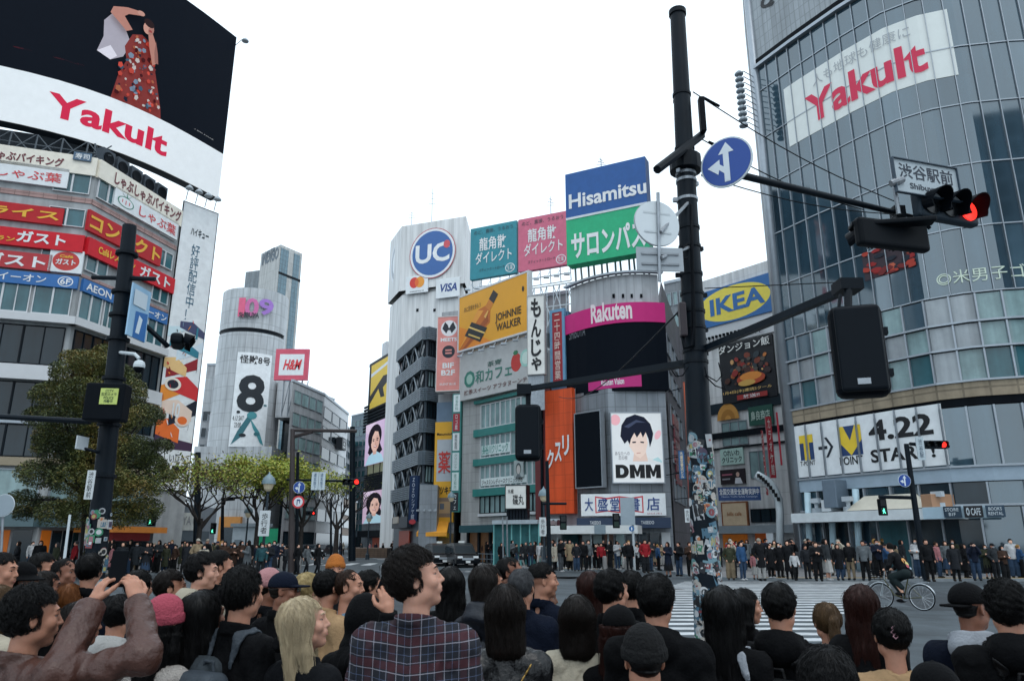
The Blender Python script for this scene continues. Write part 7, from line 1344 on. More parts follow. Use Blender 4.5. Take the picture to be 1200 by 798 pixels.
for i in range(13): crowd(rc.uniform(396, 500), rc.uniform(650, 655), GF, 'far off near planted island')
for i in range(7): crowd(16 + i * 14 + rc.uniform(-4, 4), rc.uniform(668, 676), 'people under the evergreen', 'under the round evergreen')
# ---------------------------------------------------------------- cyclist
def bicycle(label, c, yaw):
    t = thing('bicycle', label, 'bicycle', c); R = Matrix.Rotation(yaw, 3, 'Z'); T = lambda x, z, y=0: Vector(c) + R @ Vector((x, y, z)); FR_ = C(0x4A4A2A, .3, coat=.4)
    rw, fw = (-.52, .34), (.56, .34)
    for q in (rw, fw):
        N = 28; ring = [T(q[0] + .325 * math.cos(2 * math.pi * i / N), q[1] + .325 * math.sin(2 * math.pi * i / N)) for i in range(N + 1)]; w = MB().tube(ring, .018, 6, False).build('wheel', BLACKM, t, smooth=True)
        ring = [T(q[0] + .305 * math.cos(2 * math.pi * i / N), q[1] + .305 * math.sin(2 * math.pi * i / N)) for i in range(N + 1)]; MB().tube(ring, .008, 5, False).build('rim', C(0xB4BABE, .25, metal=.7), w); b = MB()
        for i in range(14): a = 2 * math.pi * i / 14; b.tube([T(*q), T(q[0] + .3 * math.cos(a), q[1] + .3 * math.sin(a))], .0022, 3, False)
        b.build('spokes', C(0xB4BABE, .25, metal=.7), w)
        a0, a1 = (.2, 2.9) if q == rw else (.5, 2.6); MB().tube([T(q[0] + .36 * math.cos(a), q[1] + .36 * math.sin(a)) for a in np.linspace(a0, a1, 12)], .02, 4).build('mudguard', C(0xA4AAAE, .3, metal=.5), t, smooth=True)
    b = MB(); b.tube([T(-.05, .30), T(-.22, .82)], .018, 8); b.tube([T(-.05, .30), T(.2, .38), T(.42, .78)], .02, 8); b.tube([T(-.52, .34), T(-.05, .30)], .013, 6); b.tube([T(-.52, .34), T(-.19, .70)], .011, 6); b.build('frame', FR_, t, smooth='auto')
    b = MB(); b.tube([T(.42, .78), T(.39, 1.0)], .014, 6); 
    for s in (-1, 1): b.tube([T(.56, .34, s * .05), T(.44, .72, s * .04)], .012, 6)
    b.build('fork', C(0xA4AAAE, .3, metal=.5), t); MB().tube([T(.2, 1.02, -.26), T(.34, 1.05, -.22), T(.4, 1.02, 0), T(.34, 1.05, .22), T(.2, 1.02, .26)], .012, 6).build('handlebar', C(0xA4AAAE, .3, metal=.5), t, smooth=True)
    b = MB(); b.box(T(-.24, .86), (.26, .16, .07), M=R); b.build('saddle', BLACKM, t, bevel=.03)
    b = MB()
    for i in range(5): z = .78 + i * .055; b.tube([T(.46, z, -.16), T(.78, z, -.17), T(.78, z, .17), T(.46, z, .16), T(.46, z, -.16)], .006, 4)
    for x, y in ((.46, -.16), (.78, -.17), (.78, .17), (.46, .16), (.62, -.17), (.62, .17), (.78, 0)): b.tube([T(x, .76, y), T(x, 1.0, y)], .005, 4)
    b.build('basket', BLACKM, t); b = MB(); b.tube([T(-.05, .30, -.08), T(.0, .2, -.14), T(.0, .2, -.2)], .012, 5); b.tube([T(-.05, .30, .08), T(-.1, .4, .14), T(-.1, .4, .2)], .012, 5); b.lathe(T(-.05, .30, -.05), [(.08, 0), (.08, .012)], 16, R @ Matrix.Rotation(math.pi / 2, 3, 'X')); b.build('crank', STEEL, t)
    b = MB(); b.tube([T(-.3, .74), T(-.75, .74), T(-.75, .73)], .012, 5); b.tube([T(-.72, .74, .08), T(-.52, .36, .06)], .007, 4); b.tube([T(-.72, .74, -.08), T(-.52, .36, -.06)], .007, 4); b.build('rear_rack', STEEL, t)
    return R, T
cg = ground(1059, 714, 0); byaw = math.radians(132); R_, T_ = bicycle('city bicycle with a front basket and pale mudguards, ridden across the crossing', cg, byaw)
def cyc():
    t = thing('person', 'cyclist in a black jacket with an orange patterned back, riding the city bicycle', 'person', cg); t.rotation_euler = (0, 0, byaw)
    hipp, shp, hd_ = V3(-.2, 0, .96), V3(.08, 0, 1.42), V3(.17, 0, 1.66); k1, k2 = V3(.22, -.1, .74), V3(.16, .1, .86); f1, f2 = V3(.02, -.12, .27), V3(-.07, .12, .47)
    def body(P):
        d = eld(P, hd_, (.09, .075, .11)); d = smin(d, eld(P, hd_ + V3(.04, 0, -.06), (.06, .055, .055)), .03); d = smin(d, cap(P, hd_ + V3(-.02, 0, -.06), shp, .055, .06), .03); d = smin(d, cap(P, hd_ + V3(.09, 0, 0), hd_ + V3(.11, 0, -.03), .008, .014), .012); d = smin(d, cap(P, hipp, shp, .09, .1), .04)
        for k_, f_ in ((k1, f1), (k2, f2)): d = smin(d, chain(P, [hipp, k_, f_], [.08, .055, .04]), .03)
        for s in (-1, 1): d = smin(d, chain(P, [shp + V3(0, s * .17, 0), V3(.14, s * .27, 1.18), V3(.24, s * .24, 1.05), V3(.31, s * .22, 1.05)], [.045, .036, .03, .035]), .02)
        return d
    def jk(P):
        d = smin(cap(P, hipp + V3(0, 0, .02), shp + V3(-.03, 0, -.04), .155, .155), cap(P, shp + V3(0, -.15, 0), shp + V3(0, .15, 0), .085, .085), .07)
        for s in (-1, 1): d = smin(d, chain(P, [shp + V3(0, s * .18, 0), V3(.13, s * .28, 1.18), V3(.22, s * .25, 1.07)], [.08, .065, .055]), .035)
        return d + .008 * wob(P, 20, 3)
    def tr(P):
        d = cap(P, hipp + V3(0, -.07, 0), hipp + V3(0, .07, 0), .14, .14)
        for k_, f_ in ((k1, f1), (k2, f2)): d = smin(d, chain(P, [hipp + V3(0, .1 * np.sign(k_[1]), 0), k_, f_ + V3(0, 0, .12)], [.12, .095, .07]), .04)
        return d + .006 * wob(P, 24, 5)
    def shoe(P): return np.minimum(eld(P, f1 + V3(.06, 0, -.05), (.14, .05, .05)), eld(P, f2 + V3(.06, 0, -.05), (.14, .05, .05)))
    def hr(P): d = eld(P, hd_ + V3(-.012, 0, .02), (.105, .09, .112)); return smax(d, -smax(hd_[0] + .05 - P[:, 0] + 0 * d, P[:, 2] - hd_[2] - .06, .02) * -1, .02) if False else smax(smax(d, P[:, 0] - hd_[0] - .055 + np.maximum(0, -(P[:, 2] - hd_[2] - .06)) * 0, .02), hd_[2] - .06 - P[:, 2], .02)
    for nm, f, h, m in (('body', body, .016, SKINS[1]), ('jacket', jk, .017, CLOTH(0x0E1014)), ('trousers', tr, .018, CLOTH(0x1E2A2C)), ('shoes', shoe, .014, CLOTH(0x14161A)), ('hair', hr, .011, CLOTH(0x0C0B0C))): child(nm, mesh_of('rider_' + nm, *skin(f, (-.55, -.45, .1), (.6, .45, 1.85), h)), m, t)
    Fb_ = Face((T_(-.2, 0, .15).x - .0, T_(-.2, 0, .15).y), (T_(-.2, 0, -.15).x, T_(-.2, 0, -.15).y)); p = MB(); pts = []
    for (y, z, w, k) in ((0, 1.30, .13, 0), (-.03, 1.22, .1, 1), (.06, 1.16, .09, 2), (.0, 1.10, .06, 3)):
        p.k = k; x0 = -.2 + (z - .96) / .46 * .28 - .172
        P_ = [T_(x0 + math.sin(a) * w * .55 * .5 - .01 * k - .012, z + math.sin(a) * w * .55, y + math.cos(a) * w) for a in np.linspace(0, 6.28, 10)[:-1]]; p.poly(P_)
    c_ = p.build('back_print', [C(0xB07A3A), C(0xA89A5A), C(0x8A2E38), C(0x7A8A9A)], None); c_.parent = t; c_.matrix_parent_inverse = (Matrix.Translation(cg) @ Matrix.Rotation(byaw, 4, 'Z')).inverted()
cyc()
# ================================================================ the people standing close to the camera
def hairmat(name, c, rough=.42):
    m = mat('hair_' + name, tuple(v * .62 for v in c[:3]), .5, var=.35, scale=14, spec=.22, stretch=(3, 3, .5)); return m
HB = hairmat('black', srgb(0x0B0B0D)); HD = hairmat('darkbrown', srgb(0x1A120E)); HBR = hairmat('brown', srgb(0x3A2519)); HRED = hairmat('reddish', srgb(0x3A1C16)); HBL = hairmat('blonde', srgb(0xDCC8A4)); HBLC = hairmat('bleached', srgb(0xDCC48C)); HG = hairmat('grey', srgb(0x5A5C60)); HLB = hairmat('lightbrown', srgb(0x6A5238)); HGIN = hairmat('ginger', srgb(0x8A5226))
def fab(name, c, rough=.85, bump=.3, bs=70, var=.2, scale=4, spec=.25, coat=0, stretch=None): return mat('fabric_' + name, srgb(c), rough, var=var, scale=scale, bump=bump, bscale=bs, spec=spec, coat=coat, stretch=stretch)
def plaid():
    m = bpy.data.materials.new('fabric_plaid'); m.use_nodes = True; n, l = m.node_tree.nodes, m.node_tree.links; p = n['Principled BSDF']; p.inputs['Roughness'].default_value = .9
    tc = n.new('ShaderNodeTexCoord'); sp = n.new('ShaderNodeSeparateXYZ'); l.new(tc.outputs['Object'], sp.inputs[0])
    def mth(op, a, b=None, c=None):
        x = n.new('ShaderNodeMath'); x.operation = op
        for i, v in enumerate((a, b, c)):
            if v is None: continue
            if isinstance(v, (int, float)): x.inputs[i].default_value = v
            else: l.new(v, x.inputs[i])
        return x.outputs[0]
    def stripe(v, period, pos, w): d = mth('ABSOLUTE', mth('SUBTRACT', mth('MODULO', mth('ADD', v, 40.0 + pos), period), period / 2)); return mth('LESS_THAN', d, w / 2)
    xs, zs = mth('ADD', sp.outputs[0], mth('MULTIPLY', sp.outputs[1], .35)), mth('SUBTRACT', sp.outputs[2], mth('MULTIPLY', mth('ABSOLUTE', sp.outputs[0]), .12)); P_ = .105
    def mix(base, fac, col, amt):
        x = n.new('ShaderNodeMix'); x.data_type = 'RGBA'; l.new(mth('MULTIPLY', fac, amt), x.inputs['Factor'])
        if isinstance(base, tuple): x.inputs[6].default_value = base
        else: l.new(base, x.inputs[6])
        x.inputs[7].default_value = col; return x.outputs[2]
    c = mix(srgb(0x080D1A), stripe(xs, P_, P_ / 2, .030), srgb(0x3A141C), .45); c = mix(c, stripe(zs, P_, P_ / 2, .030), srgb(0x44161E), .5)
    for v in (xs, zs):
        c = mix(c, stripe(v, P_, P_ / 2 + .022, .0035), srgb(0x8A8892), .65); c = mix(c, stripe(v, P_, P_ / 2 - .022, .0025), srgb(0x8A8A9A), .5); c = mix(c, stripe(v, P_, .002, .002), srgb(0x5A6A8A), .45)
    l.new(c, p.inputs['Base Color']); nz = n.new('ShaderNodeTexNoise'); nz.inputs['Scale'].default_value = 14; l.new(tc.outputs['Object'], nz.inputs['Vector']); b = n.new('ShaderNodeBump'); b.inputs['Strength'].default_value = .35; b.inputs['Distance'].default_value = .02; l.new(nz.outputs['Fac'], b.inputs['Height']); l.new(b.outputs['Normal'], p.inputs['Normal']); return m
F_ = dict(black=fab('black', 0x07080B, spec=.12), navy=fab('navy', 0x0C1424, spec=.12), dark=fab('dark', 0x0E1014, spec=.12), cream=fab('cream', 0xB0A896), tan=fab('tan', 0xA98A66), bluetee=fab('bluetee', 0x6E8CA2), denim=fab('denim', 0x3A4248, bs=140), rust=fab('rust', 0x5A3026), grey=fab('grey', 0x74787E), white=fab('white', 0xA8A8A6), fluff=fab('fluff', 0xB8B2AC, bump=.9, bs=120, var=.3), plaid=plaid(), pink=fab('pink', 0xA84A5A, bump=.6, bs=90), palepink=fab('palepink', 0xA87A7C, bump=.5), orange=fab('orange', 0xA8642A, bump=.6, bs=90), leatherb=fab('leatherb', 0x4A2E26, .42, .7, 22, spec=.4), leather=fab('leather', 0x090A0D, .34, .6, 22, spec=.4), puffer=fab('puffer', 0x0D1420, .5, .3, 30, spec=.4), ribbed=fab('ribbed', 0x0A0B0D, bump=.6, bs=60), greybag=fab('greybag', 0x3A424A, .6), blackbag=fab('blackbag', 0x0A0B0E, .55, .35, 60), armband=fab('ltgrey', 0x9AA0A8))
SK = [mat('skin_%d' % i, srgb(c), .52, var=.14, scale=16, spec=.35, bump=.08, bscale=220) for i, c in enumerate((0xA06E58, 0xAA7A64, 0x7E5442, 0xB88A76, 0x6A4534))]
for m in SK: m.node_tree.nodes['Principled BSDF'].inputs['Subsurface Weight'].default_value = .12; m.node_tree.nodes['Principled BSDF'].inputs['Subsurface Radius'].default_value = (.02, .008, .004)
EYEW = mat('eye_white', srgb(0x8E8782), .3, var=.02); IRIS = mat('iris', srgb(0x1C1410), .2, var=.05); LIP = mat('lips', srgb(0x9A5A54), .45, var=.1, scale=30)
def rot(ax, a):
    c, s = math.cos(a), math.sin(a); return np.array({'x': [[1, 0, 0], [0, c, -s], [0, s, c]], 'y': [[c, 0, s], [0, 1, 0], [-s, 0, c]], 'z': [[c, -s, 0], [s, c, 0], [0, 0, 1]]}[ax])
def sdf_head(L, fem=False, beard=False):
    j = .052 if fem else .058
    d = eld(L, (0, .014, .034), (.077, .098, .086)); d = smin(d, eld(L, (0, -.026, -.04), (j, .07, .07)), .035); d = smin(d, eld(L, (0, -.06, -.098), (.026 if not fem else .021, .026, .022)), .03)
    for s in (-1, 1):
        d = smin(d, eld(L, (s * .044, -.062, -.022), (.022, .024, .024)), .02); d = smin(d, eld(L, (s * .05, -.0, -.07), (.014, .04, .022)), .03)
    d = smin(d, cap(L, (-.03, -.083, .034), (.03, -.083, .034), .012, .012), .018)
    for s in (-1, 1): d = smax(d, -eld(L, (s * .031, -.104, .014), (.021, .017, .012)), .012)
    d = smin(d, chain(L, [(0, -.086, .026), (0, -.097, -.002), (0, -.109, -.022)], [.008, .009, .0105], .006), .012)
    for s in (-1, 1): d = smin(d, eld(L, (s * .011, -.098, -.026), (.008, .011, .0075)), .006)
    d = smin(d, eld(L, (0, -.084, -.056), (.030, .016, .016)), .018); d = smax(d, -cap(L, (-.022, -.100, -.0605), (.022, -.100, -.0605), .0022, .0022), .006)
    d = smax(d, -eld(L, (0, -.098, -.082), (.022, .009, .007)), .012)
    for s in (-1, 1): d = smin(d, eld(L, (s * .031, -.0735, .0185), (.0170, .0160, .0100)), .003); d = smin(d, eld(L, (s * .031, -.0715, .0025), (.0155, .0150, .0065)), .003)
    for s in (-1, 1):
        q = L - np.array([s * .078, .010, -.004]); q = q @ rot('z', s * .42).T; e = np.sqrt((q[:, 0] / .0085) ** 2 + (q[:, 1] / .019) ** 2 + (q[:, 2] / .032) ** 2); ed = (e - 1) * .0085; inner = (np.sqrt(((q[:, 0] - s * .008) / .006) ** 2 + ((q[:, 1] + .002) / .011) ** 2 + ((q[:, 2] - .002) / .02) ** 2) - 1) * .006; d = smin(d, smax(ed, -inner, .003), .006)
    return d
def sdf_hair(L, st, seed=0):
    """outer surface of the hair in head space, the face left free"""
    Ls = L * np.array([1, 1, .22]) if st in ('long', 'halfup', 'midbob', 'pony', 'bob') else L; n = wob(Ls, 46, seed) * .0045 + wob(Ls, 110, seed + 9) * .002; x, y, z = L[:, 0], L[:, 1], L[:, 2]; ax = np.abs(x)
    tall = {'curly': (.091, .108, .107), 'messy': (.094, .111, .112), 'crop': (.081, .100, .096), 'thick': (.092, .108, .108)}.get(st, (.086, .105, .102))
    d = eld(L, (0, .027, .036 if st not in ('crop', 'buzz') else .031), tall) + (n * (1.9 if st in ('curly', 'messy') else 1))
    back = {'short': -.075, 'curly': -.085, 'messy': -.095, 'crop': -.07, 'thick': -.08, 'buzz': -.06, 'bowl': -.06, 'under': -.01}.get(st, -.09)
    if st in ('short', 'curly', 'messy', 'crop', 'thick', 'buzz', 'under'):
        fr = smax(y + .012 - np.maximum(0, z - .03) * .7, z - .088 + .25 * ax + .006 * np.sin(x * 130 + seed), .012)          # sideburn to fringe
        d = smax(d, -fr, .01); d = smax(d, -(np.sqrt(((ax - .085) / .03) ** 2 + ((y - .005) / .026) ** 2 + ((z + .018) / .042) ** 2) - 1) * .026, .008); d = smax(d, back - z + np.maximum(0, .05 - y) * .55, .014)
        if st == 'under': d = smax(d, .035 - z, .01)
    elif st == 'bowl': d = smax(d, -smax(smax(y + .05, z - .06, .01), ax - .07, .01), .01); d = smax(d, back - z + np.maximum(0, -y) * .3, .012)
    else:
        d = smax(d, -smax(smax(y + .052, z - .066 - .12 * ax, .01), ax - .064, .01), .01)
        if st == 'bob': d = smin(d, rbox(L, (0, .028, -.065), (.091, .08, .10), .055) + n, .04); d = smax(d, -smax(smax(y + .05, z - .06, .01), ax - .068, .01), .012)
        if st == 'midbob': d = smin(d, rbox(L, (0, .034, -.09), (.096, .078, .145), .055) + n * 1.4, .05); d = smax(d, -smax(smax(y + .045, z - .06, .01), ax - .07, .01), .012)
        if st in ('long', 'halfup'):
            d = smin(d, rbox(L, (0, .064, -.16), (.088 + .02 * np.clip(-z * 3, 0, 1)[:, None] * 0 if False else .090, .052, .24), .048) + n * 1.5, .06)
            for s in (-1, 1): d = smin(d, chain(L, [(s * .070, -.004, .02), (s * .080, .008, -.12), (s * .088, -.004, -.28)], [.026, .028, .02], .02) + n, .04)
            d = smax(d, -smax(smax(y + .045, z - .066, .01), ax - .066, .01), .012)
        if st in ('pony',): d = smax(d, back - z + np.maximum(0, .05 - y) * .55, .014); d = smin(d, chain(L, [(0, .10, .04), (0, .135, .02), (0, .142, -.08), (0, .125, -.20), (.01, .12, -.24)], [.022, .026, .032, .026, .008], .02) + n * 1.2, .012); d = smax(d, -(np.sqrt(((ax - .085) / .022) ** 2 + ((y - .008) / .022) ** 2 + ((z + .004) / .034) ** 2) - 1) * .02, .006)
    return d
def sdf_hat(L, st):
    x, y, z = L[:, 0], L[:, 1], L[:, 2]; a = np.arctan2(y - .015, x)
    if st == 'beanie': d = eld(L, (0, .022, .042), (.096, .114, .122)); d = smax(d, .022 - z - .1 * y, .012); d = np.minimum(d, smax(eld(L, (0, .02, .035), (.103, .121, .13)), np.abs(z - .042 + .1 * y) - .027, .012)); return d + .0012 * np.sin(a * 34) + wob(L, 30, 4) * .002
    if st in ('cap', 'capback'):
        s = -1 if st == 'cap' else 1; d = smax(eld(L, (0, .018, .045), (.093, .112, .098)), .030 - z, .008); b = rbox(L, (0, .018 + s * (.135 if s < 0 else .10), .036 - (s > 0) * .02), (.07, .07 if s < 0 else .05, .007), .006); b = smax(b, (np.sqrt((x / .085) ** 2 + ((y - .018 - s * .09) / .12) ** 2) - 1) * .08, .01); d = smin(d, b, .012); return np.minimum(d, eld(L, (0, .018, .143), (.010, .010, .006)))
    if st == 'bucket': d = smax(eld(L, (0, .018, .05), (.094, .112, .092)), .03 - z, .008); r = np.sqrt(x ** 2 + ((y - .018) / 1.15) ** 2); br = np.maximum(np.abs(z - .035 + (r - .09) * .5) - .006, r - .145); return smin(d, br, .012)
    if st == 'hood': d = eld(L, (0, .03, .0), (.118, .128, .16)); d = smax(d, -eld(L, (0, -.09, -.01), (.085, .12, .115)), .02); return smin(d, eld(L, (0, .05, -.15), (.14, .12, .09)), .05) + wob(L, 24, 2) * .006
def strands(parent, f, V, mt, n, length, seed, crown, rad=.0007, lift=.006, curl=0, grav=.55):
    """many fine hairs combed over the hair surface, away from the crown and downwards"""
    r = np.random.default_rng(seed); P = V[r.integers(0, len(V), n)] + r.normal(size=(n, 3)) * .004; K = 8; eps = .0025; out = np.zeros((n, K, 3)); lev = r.uniform(-.002, lift, n) + (r.random(n) < .06) * r.uniform(0, .009, n); ln_ = length * r.uniform(.5, 1.15, n) / K; dev = r.normal(size=(n, 3)) * .25
    def grad(Q): b = f(Q); return np.stack([f(Q + np.eye(3)[i] * eps) - b for i in range(3)], 1) / eps, b
    prev = None
    for k in range(K):
        g, b = grad(P); nn = g / np.maximum(np.linalg.norm(g, axis=1)[:, None], 1e-6); P = P - nn * (b - lev)[:, None]; out[:, k] = P
        d = (P - crown); d /= np.maximum(np.linalg.norm(d, axis=1)[:, None], 1e-6); dn = np.maximum(0, (crown[2] - P[:, 2]) / .12)[:, None]
        d = d * (1 - np.minimum(dn, .8) * grav) + np.array([0, 0, -1.]) * (.15 + dn * .5) + dev + curl * r.normal(size=(n, 3))
        if prev is not None: d = d / np.linalg.norm(d, axis=1)[:, None] * .5 + prev * .6
        d -= nn * (d * nn).sum(1)[:, None]; d /= np.maximum(np.linalg.norm(d, axis=1)[:, None], 1e-6); prev = d; P = P + d * ln_[:, None]
    hc_ = bpy.data.hair_curves.new('strands'); hc_.add_curves([K] * n); hc_.points.foreach_set('position', out.astype(np.float32).ravel()); ra = hc_.attributes.get('radius') or hc_.attributes.new('radius', 'FLOAT', 'POINT'); ra.data.foreach_set('value', np.tile(np.linspace(rad, rad * .35, K), n).astype(np.float32)); hc_.materials.append(mt)
    o = bpy.data.objects.new('hair_strands', hc_); COL.objects.link(o); o.parent = parent; return o
def hand_sdf(P, w, d, nr, curl, side, spread=.1, thumb=.6):
    d = d / np.linalg.norm(d); nr = nr - d * (nr @ d); nr /= np.linalg.norm(nr); s = np.cross(d, nr) * side
    M = np.stack([s, d, nr], 1); q = eld(P, w + d * .048, (.040, .056, .017), M); q = smin(q, cap(P, w - d * .05, w + d * .02, .027, .026), .02)
    for i, (o_, L_) in enumerate(((-.030, .072), (-.010, .082), (.010, .077), (.029, .060))):
        b = w + d * (.088 - abs(i - 1.2) * .004) + s * o_; c = curl[i] if isinstance(curl, (list, tuple)) else curl; pts = [b - d * .03, b]
        for j, f in enumerate((.42, .32, .26)): a = c * (.45 + .5 * j); v = d * math.cos(a) + nr * math.sin(a) + s * o_ * spread * 10; pts.append(pts[-1] + v / np.linalg.norm(v) * L_ * f)
        q = smin(q, chain(P, pts, [.0105, .0098, .0092, .0084, .007], .003), .005)
    b = w + d * .022 - s * .030; t1 = b + (-s * .75 + d * .75 + nr * .35) * .040; t2 = t1 + (d * (1 - thumb * .3) + nr * thumb - s * .15) * .034; t3 = t2 + (d * .8 + nr * thumb + s * .1) * .026; return smin(q, chain(P, [b, t1, t2, t3], [.016, .0125, .011, .0085], .004), .012)
PLACED = []
def front(label, x, top, h, yaw, hair='short', hm=HB, cl='black', ck='jacket', byaw=None, pitch=0, skn=1, fem=False, hat=None, hatm=None, arms=None, beard=False, tip=None, sw=None, tilt=0, hoodm=None):
    h *= .83; ppm_ = h / .247; f = FPX / ppm_; Y = f
    for _ in range(6): p = at(x, top, Y); Y = (f - (p.z - CH) * ST) / CT
    p = at(x, top, Y); byaw = (yaw if 140 <= yaw <= 225 else (148 if 90 < yaw < 140 else (140 if yaw >= 45 else yaw))) if byaw is None else byaw
    Hz = p.z - .132; t = thing('person', label, 'person', (p.x, p.y, .13)); t.rotation_euler = (0, 0, math.radians(byaw)); B = rot('z', math.radians(byaw)); org = np.array([p.x, p.y, .13]); HZ = Hz - .13
    R_ = rot('z', math.radians(yaw - byaw)) @ rot('y', math.radians(tilt)) @ rot('x', -math.radians(pitch)); piv = np.array([0, .02, HZ - .10]); off = np.array([0, .02, -.10])
    loc = lambda P: (P - piv) @ R_ + off; glo = lambda L: (L - off) @ R_.T + piv; w2l = lambda q: (np.array(q) - org) @ B
    fine = .0056 if h > 46 else (.0072 if h > 36 else .0095); seed = int(x * 7) % 997; sw_ = sw or (.152 if fem else .178); sz = HZ - .268
    hl = lambda P: sdf_head(loc(P), fem)
    nk = .047 if fem else .056
    def bodyup(P): d = smin(hl(P), cap(P, (0, .018, HZ - .06), (0, .03, HZ - .24), nk, nk + .006), .025); return smin(d, eld(P, (0, .0, HZ - .31), (.10, .05, .06)), .04)
    V, Q = skin(bodyup, (-.16, -.17, HZ - .36), (.16, .16, HZ + .15), fine)
    if arms is None: e = .06 if not fem else .05; arms = [[(-sw_, .02, sz), (-sw_ - e, .04, sz - .29), (-sw_ - e + .02, -.12, sz - .48)], [(sw_, .02, sz), (sw_ + e, .04, sz - .29), (sw_ + e - .02, -.12, sz - .48)]]
    else:
        e = .06; D_ = [[(-sw_, .02, sz), (-sw_ - e, .04, sz - .29), (-sw_ - e + .02, -.12, sz - .48)], [(sw_, .02, sz), (sw_ + e, .04, sz - .29), (sw_ + e - .02, -.12, sz - .48)]]
        arms = [D_[i] if a is None else [D_[i][0] if q is None else tuple(w2l(q)) for q in a] for i, a in enumerate(arms)]
    hipz = max(.55, HZ - .80)
    def low(P):
        d = cap(P, (0, .0, hipz), (0, .0, sz - .14), .08, .065)
        for s, a in zip((-1, 1), arms): d = smin(d, chain(P, [(s * .09, 0, hipz), (s * .1, -.02, hipz * .55), (s * .1, 0, .03)], [.08, .055, .045], .02), .03); d = smin(d, chain(P, a, [.04] * len(a), .02), .02)
        return d
    V2, Q2 = skin(low, (-.5, -.55, 0), (.5, .4, HZ + .1), .028); mb = mesh_of('person_body', np.concatenate([V, V2]), np.concatenate([Q, Q2 + len(V)])); child('body', mb, SK[skn], t)
    # clothes
    hs = .0105 if h > 46 else .015
    def cloth(P):
        x_, y_, z_ = P.T; d = smin(eld(P, (0, .015, HZ - .50), (sw_ + .035, .135, .27)), cap(P, (-sw_ + .01, .02, sz - .012), (sw_ - .01, .02, sz - .012), .07, .07), .06)
        for s in (-1, 1): d = smin(d, cap(P, (s * .03, .035, HZ - .205), (s * sw_, .02, sz), .055, .065), .05)
        d = smin(d, cap(P, (0, .01, HZ - .55), (0, .01, HZ - .82), .155, .17), .06)
        for a in arms: d = smin(d, chain(P, a, [.076, .066, .056, .05][:len(a)], .04), .045)
        if ck == 'coat': d = smin(d, cap(P, (0, .01, HZ - .8), (0, .01, max(.45, HZ - 1.1)), .18, .2), .05)
        fold = wob(P * np.array([1, 1, .55]), 15, seed) * .011 + (.35 - np.abs(wob(P * np.array([1.2, 1, .7]), 24, seed + 3))) * -.012 + wob(P, 60, seed + 5) * .002
        if ck == 'puffer': fold = .013 * np.sin((z_ + .25 * np.abs(x_)) * 62) + wob(P, 20, seed) * .006
        d = d + fold; rr = np.sqrt(x_ ** 2 + ((y_ - .024)) ** 2)
        if ck in ('jacket', 'coat', 'puffer', 'shirt', 'leather'):
            hc = .026 if ck != 'shirt' else .02; zc = HZ - .175 - .22 * (.024 - y_) * -1 * .0 + .25 * (y_ - .024); col = np.maximum(np.abs(rr - (nk + .026)) - .006, np.abs(z_ - zc) - hc) - .006; d = smin(d, col, .018)
        if ck in ('hood', 'puffer') and not hoodm:
            hd_ = eld(P, (0, .105, HZ - .20), (.13, .085, .10)); hd_ = smax(hd_, -eld(P, (0, .05, HZ - .10), (.085, .08, .12)), .02); d = smin(d, hd_ + fold * .6, .03); ring = np.maximum(np.abs(rr - (nk + .035)) - .016, np.abs(z_ - (HZ - .185 + .2 * y_)) - .035) - .008; d = smin(d, ring, .03)
        d = smax(d, -cap(P, (0, .018, HZ - .1), (0, .022, HZ - .215), nk + .008, nk + .004), .010)
        for a in arms:                                                # cuffs end at the wrist
            w, e = np.array(a[-1]), np.array(a[-2]); u = (w - e) / np.linalg.norm(w - e); m_ = np.linalg.norm(P - w, axis=1) < .13; d = np.where(m_, smax(d, (P - w) @ u - .0, .008), d)
        return d
    am = np.array([q for a in arms for q in a]); lo = np.minimum(am.min(0) - .1, (-.36, -.2, HZ - (1.15 if ck == 'coat' else .95))); hi = np.maximum(am.max(0) + .1, (.36, .26, HZ - .06)); lo[2] = max(lo[2], HZ - (1.15 if ck == 'coat' else .95)) if am[:, 2].min() > HZ - .95 else lo[2]
    mc = mesh_of('person_' + ck, *skin(cloth, lo, hi, hs)); cm = F_[cl] if isinstance(cl, str) else cl; nmc = {'jacket': 'jacket', 'coat': 'coat', 'puffer': 'puffer_jacket', 'shirt': 'shirt', 'leather': 'jacket', 'hood': 'hooded_top', 'tee': 'tee_shirt', 'blouse': 'blouse'}[ck]; child(nmc, mc, cm, t)
    if hoodm:
        def hoodf(P):
            x_, y_, z_ = P.T; rr = np.sqrt(x_ ** 2 + (y_ - .024) ** 2); q = eld(P, (0, .10, HZ - .205), (.135, .095, .10)); q = smax(q, -eld(P, (0, .05, HZ - .10), (.085, .08, .12)), .02); ring = np.maximum(np.abs(rr - (nk + .045)) - .02, np.abs(z_ - (HZ - .20 + .25 * y_)) - .04) - .01; return smin(q, ring, .03) + wob(P, 26, 5) * .006
        child('hood', mesh_of('person_hood', *skin(hoodf, (-.2, -.15, HZ - .36), (.2, .26, HZ - .06), .009)), F_[hoodm], t)
    def trs(P):
        d = cap(P, (-.08, 0, hipz), (.08, 0, hipz), .13, .13)
        for s in (-1, 1): d = smin(d, chain(P, [(s * .09, 0, hipz), (s * .1, -.02, hipz * .55), (s * .1, 0, .06)], [.12, .09, .075], .03), .03)
        return smax(d, .05 - P[:, 2], .01)
    child('trousers', mesh_of('person_trousers', *skin(trs, (-.28, -.2, .02), (.28, .2, hipz + .2), .03)), F_[random.choice(['black', 'dark', 'denim', 'navy'])], t)
